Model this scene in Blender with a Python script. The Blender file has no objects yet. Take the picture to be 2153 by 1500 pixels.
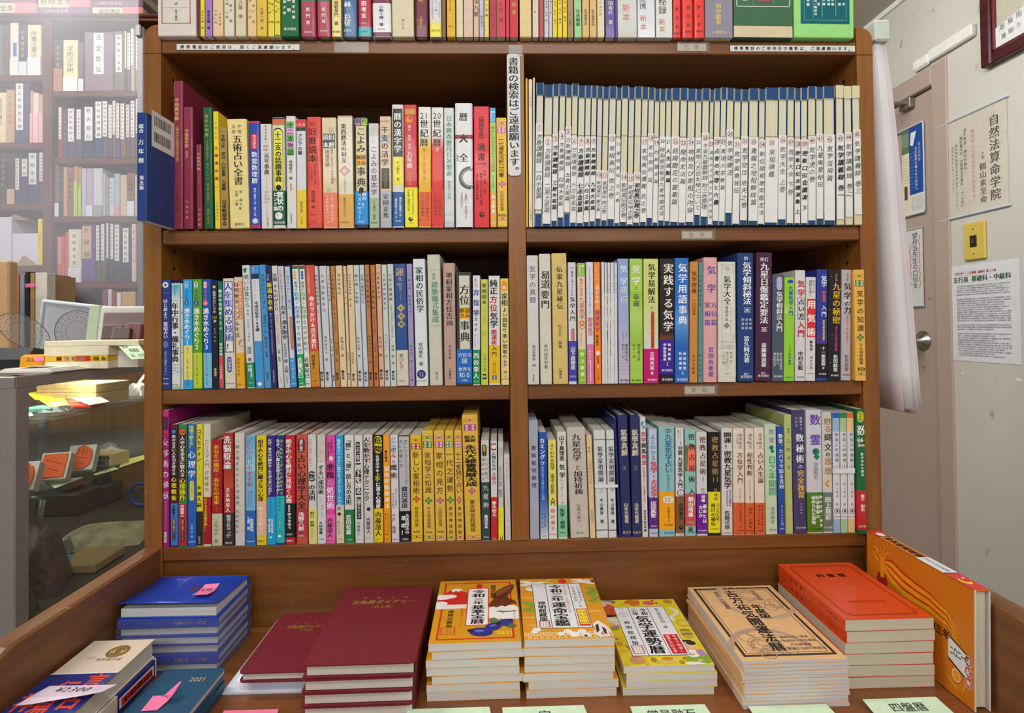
import bpy, math, random
from mathutils import Vector, Matrix
random.seed(7)
SC = bpy.context.scene
COL = SC.collection
# ---------------------------------------------------------------- camera
FPX, PX0, PY0 = 1131.77, 1076.5, 671.18          # focal length and principal point for a 2153x1500 frame
YAW, PITCH, ROLL = 0.02593, 0.01399, 0.01106
CAMLOC = Vector((0, -0.935, 1.40))
def _rot():
    cy, sy = math.cos(YAW), math.sin(YAW); cp, sp = math.cos(PITCH), math.sin(PITCH); cr, sr = math.cos(ROLL), math.sin(ROLL)
    return (Matrix(((cy, sy, 0), (-sy, cy, 0), (0, 0, 1))) @ Matrix(((1, 0, 0), (0, cp, -sp), (0, sp, cp)))
            @ Matrix(((cr, 0, sr), (0, 1, 0), (-sr, 0, cr))))
RM = _rot()
cam = bpy.data.cameras.new('camera')
cam.sensor_width = 36.0
cam.lens = FPX / 2153 * 36
cam.shift_y = -(750 - PY0) / 2153
cam.clip_start = 0.02
camo = bpy.data.objects.new('camera', cam); COL.objects.link(camo)
camo.matrix_world = Matrix.Translation(CAMLOC) @ Matrix([[RM[i][0], RM[i][2], -RM[i][1]] for i in range(3)]).to_4x4()
SC.camera = camo
# ---------------------------------------------------------------- world, lights, exposure
W = bpy.data.worlds.new('world'); SC.world = W; W.use_nodes = True
bg = W.node_tree.nodes['Background']
bg.inputs[0].default_value = (1.0, 0.97, 0.93, 1); bg.inputs[1].default_value = 0.37
SC.view_settings.view_transform = 'Standard'; SC.view_settings.look = 'None'
SC.view_settings.exposure = 0.0; SC.view_settings.gamma = 1.0
def area(name, loc, rot, sx, sy, power, col=(1, 1, 1)):
    l = bpy.data.lights.new(name, 'AREA'); l.shape = 'RECTANGLE'; l.size = sx; l.size_y = sy; l.energy = power; l.color = col
    o = bpy.data.objects.new(name, l); COL.objects.link(o); o.location = loc; o.rotation_euler = rot
    return o
# fluorescent tubes under the shop ceiling
area('ceiling_tube_front', (0.0, -1.15, 2.50), (math.radians(28), 0, 0), 1.25, 0.30, 16, (1, .985, .96))
area('ceiling_tube_rear', (0.1, -2.6, 2.50), (math.radians(50), 0, 0), 2.5, 0.30, 36, (1, .985, .96))
area('ceiling_tube_left', (-1.7, 0.0, 2.90), (math.radians(25), 0, 0), 1.2, 0.35, 34, (1, .96, .92))
area('ceiling_tube_right', (0.55, 0.25, 2.50), (0, math.radians(-50), 0), 0.25, 1.2, 15, (1, .99, .97))
# strip lamp inside the glass showcase
area('showcase_lamp', (-0.93, 0.40, 1.310), (0, math.radians(20), 0), 0.06, 0.7, 2.0, (1, .92, .78))
# ---------------------------------------------------------------- picture measurement helpers
def ray(px, py): return RM @ Vector(((px - PX0) / FPX, 1, (PY0 - py) / FPX))
def onY(px, py, Y):
    d = ray(px, py); return CAMLOC + d * ((Y - CAMLOC.y) / d.y)
def onZ(px, py, Z):
    d = ray(px, py); return CAMLOC + d * ((Z - CAMLOC.z) / d.z)
def onX(px, py, X):
    d = ray(px, py); return CAMLOC + d * ((X - CAMLOC.x) / d.x)
def pix(P):
    c = RM.transposed() @ (Vector(P) - CAMLOC); return PX0 + FPX * c.x / c.y, PY0 - FPX * c.z / c.y
# ---------------------------------------------------------------- materials
def lin(h):
    def f(c): return c / 12.92 if c <= .04045 else ((c + .055) / 1.055) ** 2.4
    return tuple(f(int(h[i:i + 2], 16) / 255) for i in (0, 2, 4)) + (1.0,)
MATS = {}
def mat(h, rough=.45, coat=0.0, metal=0.0, var=.05, scale=60., key=None):
    k = (h, rough, coat, metal, var, scale)
    if k in MATS: return MATS[k]
    m = bpy.data.materials.new('paper_' + h); m.use_nodes = True
    nt = m.node_tree; b = nt.nodes['Principled BSDF']
    b.inputs['Roughness'].default_value = rough; b.inputs['Metallic'].default_value = metal
    b.inputs['Coat Weight'].default_value = coat
    b.inputs['Specular IOR Level'].default_value = .3
    c = lin(h)
    if var > 0:
        tc = nt.nodes.new('ShaderNodeTexCoord'); n = nt.nodes.new('ShaderNodeTexNoise'); n.inputs['Scale'].default_value = scale
        n.inputs['Detail'].default_value = 3
        r = nt.nodes.new('ShaderNodeValToRGB')
        r.color_ramp.elements[0].position = .3; r.color_ramp.elements[1].position = .7
        r.color_ramp.elements[0].color = tuple(x * (1 - var) for x in c[:3]) + (1,)
        r.color_ramp.elements[1].color = tuple(min(1, x * (1 + var)) for x in c[:3]) + (1,)
        nt.links.new(tc.outputs['Object'], n.inputs['Vector']); nt.links.new(n.outputs['Fac'], r.inputs['Fac'])
        nt.links.new(r.outputs['Color'], b.inputs['Base Color'])
    else: b.inputs['Base Color'].default_value = c
    MATS[k] = m
    return m
def wood(name, c0, c1, axis=2, scuff='c79a68', rough=.42, amount=.5):
    """varnished plywood: long grain along one axis, pores, pale scuffs"""
    m = bpy.data.materials.new(name); m.use_nodes = True
    nt = m.node_tree; N = nt.nodes; L = nt.links; b = N['Principled BSDF']
    tc = N.new('ShaderNodeTexCoord')
    mp = N.new('ShaderNodeMapping'); s = [38, 38, 38]; s[axis] = 2.2; mp.inputs['Scale'].default_value = s
    L.new(tc.outputs['Object'], mp.inputs['Vector'])
    n1 = N.new('ShaderNodeTexNoise'); n1.inputs['Scale'].default_value = 1.6; n1.inputs['Detail'].default_value = 7; n1.inputs['Roughness'].default_value = .62
    L.new(mp.outputs[0], n1.inputs['Vector'])
    r1 = N.new('ShaderNodeValToRGB'); r1.color_ramp.elements[0].position = .3; r1.color_ramp.elements[1].position = .72
    r1.color_ramp.elements[0].color = lin(c0); r1.color_ramp.elements[1].color = lin(c1)
    L.new(n1.outputs['Fac'], r1.inputs['Fac'])
    n2 = N.new('ShaderNodeTexNoise'); n2.inputs['Scale'].default_value = 9; n2.inputs['Detail'].default_value = 2
    L.new(tc.outputs['Object'], n2.inputs['Vector'])
    mx = N.new('ShaderNodeMixRGB'); mx.blend_type = 'MULTIPLY'; mx.inputs['Fac'].default_value = .3
    L.new(r1.outputs[0], mx.inputs[1]); L.new(n2.outputs['Color'], mx.inputs[2])
    # scuffs: thin slanted scratches
    mp2 = N.new('ShaderNodeMapping'); mp2.inputs['Scale'].default_value = (60, 60, 60); mp2.inputs['Rotation'].default_value = (.6, .5, .7)
    mp3 = N.new('ShaderNodeMapping'); mp3.inputs['Scale'].default_value = (9, .7, 3)
    L.new(tc.outputs['Object'], mp2.inputs['Vector']); L.new(mp2.outputs[0], mp3.inputs['Vector'])
    n3 = N.new('ShaderNodeTexNoise'); n3.inputs['Scale'].default_value = .55; n3.inputs['Detail'].default_value = 3
    L.new(mp3.outputs[0], n3.inputs['Vector'])
    r3 = N.new('ShaderNodeValToRGB'); r3.color_ramp.elements[0].position = .70; r3.color_ramp.elements[1].position = .76
    L.new(n3.outputs['Fac'], r3.inputs['Fac'])
    mu = N.new('ShaderNodeMath'); mu.operation = 'MULTIPLY'; mu.inputs[1].default_value = amount
    L.new(r3.outputs[0], mu.inputs[0])
    mx2 = N.new('ShaderNodeMixRGB'); L.new(mu.outputs[0], mx2.inputs['Fac'])
    L.new(mx.outputs[0], mx2.inputs[1]); mx2.inputs[2].default_value = lin(scuff)
    L.new(mx2.outputs[0], b.inputs['Base Color'])
    b.inputs['Roughness'].default_value = rough; b.inputs['Specular IOR Level'].default_value = .45
    bp = N.new('ShaderNodeBump'); bp.inputs['Strength'].default_value = .12; bp.inputs['Distance'].default_value = .002
    L.new(n1.outputs['Fac'], bp.inputs['Height']); L.new(bp.outputs[0], b.inputs['Normal'])
    return m
def pagemat(h='d8d3c4', axis=2):
    """paper edge: fine leaf lines across the thickness axis"""
    k = ('page', h, axis)
    if k in MATS: return MATS[k]
    m = bpy.data.materials.new('leaves_' + h); m.use_nodes = True
    nt = m.node_tree; N = nt.nodes; L = nt.links; b = N['Principled BSDF']
    tc = N.new('ShaderNodeTexCoord'); mp = N.new('ShaderNodeMapping')
    s = [3, 3, 3]; s[axis] = 900; mp.inputs['Scale'].default_value = s
    n = N.new('ShaderNodeTexNoise'); n.inputs['Scale'].default_value = 1; n.inputs['Detail'].default_value = 2
    r = N.new('ShaderNodeValToRGB'); c = lin(h)
    r.color_ramp.elements[0].position = .3; r.color_ramp.elements[1].position = .7
    r.color_ramp.elements[0].color = tuple(x * .86 for x in c[:3]) + (1,); r.color_ramp.elements[1].color = tuple(min(1, x * 1.05) for x in c[:3]) + (1,)
    L.new(tc.outputs['Object'], mp.inputs['Vector']); L.new(mp.outputs[0], n.inputs['Vector'])
    L.new(n.outputs['Fac'], r.inputs['Fac']); L.new(r.outputs[0], b.inputs['Base Color'])
    b.inputs['Roughness'].default_value = .8; b.inputs['Specular IOR Level'].default_value = .1
    MATS[k] = m
    return m
def clear(name, tint=(1, 1, 1), haze=.0, gloss=.06, hazecol=(.9, .92, .95), rough=.05):
    """thin clear sheet: mostly see-through, a little milky, a little glossy"""
    m = bpy.data.materials.new(name); m.use_nodes = True
    nt = m.node_tree; N = nt.nodes; L = nt.links
    for n in list(N):
        if n.type == 'BSDF_PRINCIPLED': N.remove(n)
    out = [n for n in N if n.type == 'OUTPUT_MATERIAL'][0]
    t = N.new('ShaderNodeBsdfTransparent'); t.inputs[0].default_value = (*tint, 1)
    g = N.new('ShaderNodeBsdfGlossy'); g.inputs['Roughness'].default_value = rough
    d = N.new('ShaderNodeBsdfDiffuse'); d.inputs[0].default_value = (*hazecol, 1)
    a = N.new('ShaderNodeMixShader'); c = N.new('ShaderNodeMixShader')
    if haze > 0:
        nz = N.new('ShaderNodeTexNoise'); nz.inputs['Scale'].default_value = 3; nz.inputs['Detail'].default_value = 4
        mr = N.new('ShaderNodeMapRange'); mr.inputs[1].default_value = .3; mr.inputs[2].default_value = .7
        mr.inputs[3].default_value = haze * .75; mr.inputs[4].default_value = haze * 1.25
        tc = N.new('ShaderNodeTexCoord'); L.new(tc.outputs['Object'], nz.inputs['Vector'])
        L.new(nz.outputs['Fac'], mr.inputs[0]); L.new(mr.outputs[0], a.inputs[0])
    else: a.inputs[0].default_value = 0
    L.new(t.outputs[0], a.inputs[1]); L.new(d.outputs[0], a.inputs[2])
    fr = N.new('ShaderNodeLayerWeight'); fr.inputs[0].default_value = .25
    mm = N.new('ShaderNodeMath'); mm.operation = 'MULTIPLY_ADD'; mm.inputs[1].default_value = gloss * 3; mm.inputs[2].default_value = gloss
    L.new(fr.outputs['Fresnel'], mm.inputs[0]); L.new(mm.outputs[0], c.inputs[0])
    L.new(a.outputs[0], c.inputs[1]); L.new(g.outputs[0], c.inputs[2])
    L.new(c.outputs[0], out.inputs[0])
    return m
# ---------------------------------------------------------------- mesh builder
class MB:
    def __init__(s): s.v = []; s.f = []; s.m = []; s.mats = []; s.sm = []
    def mi(s, m):
        if m not in s.mats: s.mats.append(m)
        return s.mats.index(m)
    def add(s, vs, fs, m, smooth=False):
        o = len(s.v); i = s.mi(m); s.v.extend(vs)
        for f in fs: s.f.append(tuple(o + k for k in f)); s.m.append(i); s.sm.append(smooth)
    def box(s, x0, x1, y0, y1, z0, z1, m):
        vs = [(x, y, z) for z in (z0, z1) for y in (y0, y1) for x in (x0, x1)]
        s.add(vs, [(0, 2, 3, 1), (4, 5, 7, 6), (0, 1, 5, 4), (2, 6, 7, 3), (0, 4, 6, 2), (1, 3, 7, 5)], m)
    def bbox(s, x0, x1, y0, y1, z0, z1, m, r=.001):
        """box with chamfered edges"""
        r = min(r, (x1 - x0) * .45, (y1 - y0) * .45, (z1 - z0) * .45)
        vs = []
        for (x, sx) in ((x0, 1), (x1, -1)):
            for (y, sy) in ((y0, 1), (y1, -1)):
                for (z, sz) in ((z0, 1), (z1, -1)):
                    vs += [(x, y + sy * r, z + sz * r), (x + sx * r, y, z + sz * r), (x + sx * r, y + sy * r, z)]
        I = lambda a, b, c, k: ((a * 2 + b) * 2 + c) * 3 + k
        F = []
        F += [(I(0,0,0,0), I(0,0,1,0), I(0,1,1,0), I(0,1,0,0)), (I(1,0,0,0), I(1,1,0,0), I(1,1,1,0), I(1,0,1,0))]
        F += [(I(0,0,0,1), I(1,0,0,1), I(1,0,1,1), I(0,0,1,1)), (I(0,1,0,1), I(0,1,1,1), I(1,1,1,1), I(1,1,0,1))]
        F += [(I(0,0,0,2), I(0,1,0,2), I(1,1,0,2), I(1,0,0,2)), (I(0,0,1,2), I(1,0,1,2), I(1,1,1,2), I(0,1,1,2))]
        for a in (0, 1):
            for b in (0, 1):
                F.append((I(a, b, 0, 0), I(a, b, 1, 0), I(a, b, 1, 1), I(a, b, 0, 1)))
                F.append((I(a, 0, b, 0), I(a, 1, b, 0), I(a, 1, b, 2), I(a, 0, b, 2)))
                F.append((I(0, a, b, 1), I(1, a, b, 1), I(1, a, b, 2), I(0, a, b, 2)))
                for c in (0, 1): F.append((I(a, b, c, 0), I(a, b, c, 1), I(a, b, c, 2)))
        s.add(vs, F, m)
    def quad(s, a, b, c, d, m): s.add([a, b, c, d], [(0, 1, 2, 3)], m)
    def prism(s, loop, z0, z1, m, axis=2):
        """extrude a closed 2-D loop along an axis (loop gives the two other coordinates in order)"""
        n = len(loop)
        def P(p, z):
            return (p[0], p[1], z) if axis == 2 else (p[0], z, p[1]) if axis == 1 else (z, p[0], p[1])
        vs = [P(p, z0) for p in loop] + [P(p, z1) for p in loop]
        s.add(vs, [(i, (i + 1) % n, n + (i + 1) % n, n + i) for i in range(n)] + [tuple(range(n))[::-1], tuple(range(n, 2 * n))], m)
    def tube(s, pts, r, m, n=8, closed=False):
        k = len(pts); vs = []; fs = []
        for i, p in enumerate(pts):
            a = Vector(pts[(i - 1) % k] if closed or i > 0 else p); b = Vector(pts[(i + 1) % k] if closed or i < k - 1 else p)
            t = (b - a).normalized(); u = t.cross(Vector((0, 0, 1)))
            if u.length < .01: u = t.cross(Vector((1, 0, 0)))
            u.normalize(); w = t.cross(u)
            rr = r[i] if isinstance(r, (list, tuple)) else r
            for j in range(n):
                q = 2 * math.pi * j / n; vs.append(tuple(Vector(p) + u * math.cos(q) * rr + w * math.sin(q) * rr))
        for i in range(k if closed else k - 1):
            for j in range(n):
                fs.append((i * n + j, i * n + (j + 1) % n, ((i + 1) % k) * n + (j + 1) % n, ((i + 1) % k) * n + j))
        if not closed: fs += [tuple(range(n))[::-1], tuple(range((k - 1) * n, k * n))]
        s.add(vs, fs, m, True)
    def lathe(s, prof, c, axis, m, n=20):
        """revolve (r, h) pairs about an axis through c"""
        vs = []; fs = []; ax = Vector(axis).normalized(); u = ax.orthogonal().normalized(); w = ax.cross(u)
        for (r, h) in prof:
            for j in range(n):
                q = 2 * math.pi * j / n; vs.append(tuple(Vector(c) + ax * h + u * r * math.cos(q) + w * r * math.sin(q)))
        for i in range(len(prof) - 1):
            for j in range(n): fs.append((i * n + j, i * n + (j + 1) % n, (i + 1) * n + (j + 1) % n, (i + 1) * n + j))
        s.add(vs, fs, m, True)
    def build(s, name, parent=None, loc=None, rot=None):
        me = bpy.data.meshes.new(name); me.from_pydata(s.v, [], s.f)
        for m in s.mats: me.materials.append(m)
        me.polygons.foreach_set('material_index', s.m); me.polygons.foreach_set('use_smooth', s.sm); me.update()
        o = bpy.data.objects.new(name, me); COL.objects.link(o)
        if parent: o.parent = parent
        if loc is not None: o.location = loc
        if rot is not None: o.rotation_euler = rot
        return o
def tag(o, label, cat, group=None):
    o['label'] = label; o['category'] = cat
    if group: o['group'] = group
    return o
def thing(name, label, cat, loc=(0, 0, 0), rot=(0, 0, 0), group=None):
    o = bpy.data.objects.new(name, None); COL.objects.link(o); o.location = loc; o.rotation_euler = rot
    o.empty_display_size = .02
    return tag(o, label, cat, group)
def struct(o): o['kind'] = 'structure'; return o
def copy_tree(o, parent=None):
    c = o.copy(); COL.objects.link(c)
    if parent is not None: c.parent = parent
    for ch in list(o.children): copy_tree(ch, c)
    return c
ORD = ['', 'first', 'second', 'third', 'fourth', 'fifth', 'sixth', 'seventh', 'eighth', 'ninth', 'tenth', 'eleventh', 'twelfth', 'thirteenth', 'fourteenth',
       'fifteenth', 'sixteenth', 'seventeenth', 'eighteenth', 'nineteenth']
def ordinal(n):
    if n < 20: return ORD[n]
    t = {2: 'twent', 3: 'thirt', 4: 'fort', 5: 'fift', 6: 'sixt', 7: 'sevent'}[n // 10]
    return t + 'ieth' if n % 10 == 0 else t + 'y-' + ORD[n % 10]
# ---------------------------------------------------------------- lettering
GL = {}
GSC = bpy.data.scenes.new('lettering')
def glyph(ch, style='n'):
    k = (ch, style)
    if k in GL: return GL[k]
    cu = bpy.data.curves.new('glyph', 'FONT'); cu.body = ch; cu.size = 1; cu.resolution_u = 2 if style != 's' else 1
    o = bpy.data.objects.new('glyph', cu); GSC.collection.objects.link(o); vl = GSC.view_layers[0]; vl.update()
    me = bpy.data.meshes.new_from_object(o.evaluated_get(vl.depsgraph))
    vs = [(v.co.x, v.co.y) for v in me.vertices]; fs = [tuple(p.vertices) for p in me.polygons]
    bpy.data.objects.remove(o); bpy.data.curves.remove(cu); bpy.data.meshes.remove(me)
    if vs and ord(ch) < 0x2000:                                  # latin letters and digits: centre them in the em box
        x0 = min(v[0] for v in vs); x1 = max(v[0] for v in vs)
        vs = [(v[0] - (x0 + x1) / 2 + .5, v[1] * 1.1) for v in vs]
    sh = {'m': ((-.024, 0), (.024, 0)), 'b': ((-.034, -.012), (.034, -.012), (0, .018))}.get(style, ((0, 0),))
    n = len(vs); fs = [tuple(n * l + i for i in f) for l in range(len(sh)) for f in fs]     # heavier strokes: shifted sheets, each a hair higher
    vs = [(x + dx, y + dy, l) for l, (dx, dy) in enumerate(sh) for x, y in vs]
    GL[k] = (vs, fs)
    return GL[k]
TURN = set('ー（）()「」『』〈〉《》【】［］[]〔〕―～…—')
def put(mb, ch, xc, zc, w, h, m, style, S, off=0.0, turn=0):
    vs, fs = glyph(ch, style)
    if not fs: return
    out = []
    for gx, gy, gl in vs:
        a, b = gx - .5, gy - .38
        if turn: a, b = b, -a
        out.append(S(xc + a * w, zc + b * h, off + gl * 3e-5))
    mb.add(out, fs, m)
def vtext(mb, s, xc, z1, z0, size, m, S, style='n', hmax=None, off=0.0):
    """a column of characters from height z1 down to z0; S maps (x, z, off) to a point"""
    n = len(s); span = z1 - z0
    h = size if n == 1 else min(size, span / (n - 1 + .97) * 1.02)
    if n > 1 and (span - h) / (n - 1) < h * .97: h = (span - h) / (n - 1) / .97
    p = (span - h) / (n - 1) if n > 1 else 0
    for i, ch in enumerate(s):
        if ch == '_': continue
        z = z1 - h / 2 - i * p; x = xc
        if ch in '、。': x += size * .55; z += h * .5
        put(mb, ch, x, z, size, h, m, style, S, off, ch in TURN)
def htext(mb, s, xc, zc, size, m, S, style='n', adv=1.0, off=0.0):
    def aw(c): return (.56 if ord(c) < 0x2000 else 1.0) * size * adv
    x = xc - sum(aw(c) for c in s) / 2
    for c in s:
        if c != '_': put(mb, c, x + aw(c) / 2, zc, size, size, m, style, S, off)
        x += aw(c)
# ---------------------------------------------------------------- standing books
TC = dict(k='1b1817', w='f1f1ee', r='c4202a', g='c8a048', y='f0dc2c', b='2a3a9c', n='232f5c', m='b83c90', G='2c7c4c', o='e0702a', B='6a4430', p='54407c', s='8c8a86', t='3c7c80', d='4a4644')
def tcol(c): return TC.get(c, c)
NAMES = [('white', 'e0e0de'), ('white', 'd2d4d4'), ('pale grey', 'c0c4c4'), ('grey', '8c8c8c'), ('black', '1e1c1e'), ('dark grey', '48484c'), ('cream', 'dcd4bc'), ('cream', 'd4c8a4'), ('beige', 'dcc49c'),
         ('tan', 'c8a878'), ('yellow', 'e8d038'), ('golden yellow', 'e4b840'), ('pale yellow', 'e0d888'), ('orange', 'f09020'), ('orange-red', 'd86030'), ('red', 'd03038'), ('red', 'b82838'), ('maroon', '702030'), ('maroon', '7a3048'),
         ('rose red', 'a84358'), ('pink', 'dca0a8'), ('magenta', 'c02880'), ('bright pink', 'e050a8'), ('salmon', 'e88060'), ('brown', '805838'), ('ochre brown', 'b87840'), ('dusty pink', 'c8a090'), ('purple', '603890'), ('dark purple', '48244a'), ('lavender', 'b0a4cc'), ('lilac', 'a57cc0'),
         ('navy blue', '283060'), ('blue', '2450b0'), ('royal blue', '3c3cb0'), ('sky blue', '2c98d8'), ('light blue', '98bcdc'), ('slate blue', '4c5870'), ('steel blue', '4878a8'), ('blue-grey', 'a0a8b8'), ('dark blue-grey', '3c4058'),
         ('dark green', '1c5a38'), ('green', '208848'), ('dark green', '3c6448'), ('lime green', '90c838'), ('pale green', 'b0d4a0'), ('yellow-green', 'b8c858'), ('teal', '107078'), ('pale teal', '88bcc0'), ('turquoise', '28b0b8'), ('sage green', 'a8b898'), ('olive green', '4c8020'), ('grey-green', '687c70')]
def colname(h):
    c = [int(h[i:i + 2], 16) for i in (0, 2, 4)]
    def d(g):
        e = [int(g[i:i + 2], 16) for i in (0, 2, 4)]
        r = (c[0] + e[0]) / 2
        return (2 + r / 256) * (c[0] - e[0]) ** 2 + 4 * (c[1] - e[1]) ** 2 + (2 + (255 - r) / 256) * (c[2] - e[2]) ** 2
    return min(NAMES, key=lambda n: d(n[1]))[0]
DEPTHK = .71
def spine_profile(kind, w):
    if kind == 'h': e, b = min(w * .22, .005), min(w * .12, .0030)
    elif kind == 's': e, b = min(w * .12, .0016), min(w * .08, .0011)
    elif kind == 'c': e, b = min(w * .08, .0014), min(w * .08, .0014)
    else: e, b = min(w * .06, .0006), min(w * .05, .0004)
    def yc(x):
        a = w / 2 - abs(x)
        if a >= e: return 0.0
        t = 1 - max(a, 0) / e
        return b * (1 - math.sqrt(max(0, 1 - t * t)))
    xs = [-w / 2 + e * (1 - math.cos(math.pi / 2 * k / 4)) for k in range(5)]
    xs = xs + [-x for x in xs[::-1]]
    return yc, xs
def stripe(mb, xs, yc, z0, z1, m, off, x0=None, x1=None):
    if x0 is not None:
        X = [x0] + [x for x in xs if x0 + 1e-5 < x < x1 - 1e-5] + [x1]
    else: X = xs
    vs = [(x, yc(x) - off, z) for z in (z0, z1) for x in X]; n = len(X)
    mb.add(vs, [(i, i + 1, n + i + 1, n + i) for i in range(n - 1)], m)
def wrap(mb, xs, yc, w, dd, z0, z1, t, m, off=0.0):
    """U-shaped cover: spine and two boards reaching back dd, thickness t (inwards)"""
    o = [(-w / 2 - off, dd)] + [(x * (1 + 2 * off / w), yc(x) - off) for x in xs] + [(w / 2 + off, dd)]
    k = max(.02, 1 - 2 * (t + 0) / w)
    i = [(-w / 2 * k, dd)] + [(x * k, yc(x) + t) for x in xs] + [(w / 2 * k, dd)]
    n = len(o)
    vs = [(x, y, z) for z in (z0, z1) for x, y in o] + [(x, y, z) for z in (z0, z1) for x, y in i]
    F = []
    for a in range(n - 1):
        F.append((a, a + 1, n + a + 1, n + a)); F.append((2 * n + a + 1, 2 * n + a, 3 * n + a, 3 * n + a + 1))
        F.append((n + a, n + a + 1, 3 * n + a + 1, 3 * n + a)); F.append((a + 1, a, 2 * n + a, 2 * n + a + 1))
    F.append((0, n, 3 * n, 2 * n)); F.append((2 * n - 1, n - 1, 3 * n - 1, 4 * n - 1))
    mb.add(vs, F, m)
class Zoom: pass
def parse_rows(txt):
    z = (0, 0, 1.0); out = []
    for line in txt.strip().splitlines():
        line = line.strip()
        if not line or line[0] == '%': continue
        if line[0] == '@': z = tuple(float(a) for a in line[1:].split()); continue
        parts = [p.strip() for p in line.split(';')]
        h = parts[0].split()
        out.append((z, h, [p for p in parts[1:] if p]))
    return out
BANDS = {}
def shelf_books(txt, ysp, zs, place, group, dmax, name='book', cat='book', bay=None):
    """read one bay's spines, left to right, and stand the books on the shelf at height zs"""
    B = []
    for z, h, el in parse_rows(txt):
        ox, oy, s = z
        b = Zoom(); b.z = z; b.kind = h[4]; b.col = h[5]; b.el = el; b.dy = float(h[6]) if len(h) > 6 else 0.0
        Y = ysp + b.dy
        def foot(zx):
            y = 700
            for _ in range(3): P = onY(ox + zx / s, y, Y); y = pix((P.x, Y, zs))[1]
            return P.x, y
        (b.xl, yb), (b.xr, _) = foot(float(h[0])), foot(float(h[1]))
        T = onY(ox + float(h[2]) / s, oy + float(h[3]) / s, Y)
        b.H = T.z - zs; b.lean = (T.x - b.xl) / b.H; b.Y = Y; b.zs = zs
        if bay and b.dy > -.05:
            if b.xl < bay[0] + .0005: b.xr += bay[0] + .0005 - b.xl if b.xr - b.xl < .004 else 0; b.xl = bay[0] + .0005
            if b.xr > bay[1] - .0016: d = b.xr - bay[1] + .0016; b.xr -= d; b.xl -= min(d, .004)
            b.lean = max(b.lean, (bay[0] + .0005 - b.xl) / b.H); b.lean = min(b.lean, (bay[1] - .0012 - b.xr) / b.H) if b.xr > bay[1] - .02 else b.lean
        B.append(b)
    for a, b in zip(B, B[1:]):
        if abs(a.dy - b.dy) > .03: continue
        for t in (0.0, min(a.H, b.H)):
            v = (a.xr + a.lean * t + .0004) - (b.xl + b.lean * t)
            if v > 0:
                if a.xr - a.xl > b.xr - b.xl: a.xr -= v
                else: b.xl += v
    for i, b in enumerate(B):
        b.w = max(.003, b.xr - b.xl - .0008)
        stand(b, place, group, dmax, ordinal(i + 1), name, cat)
    return B
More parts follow.
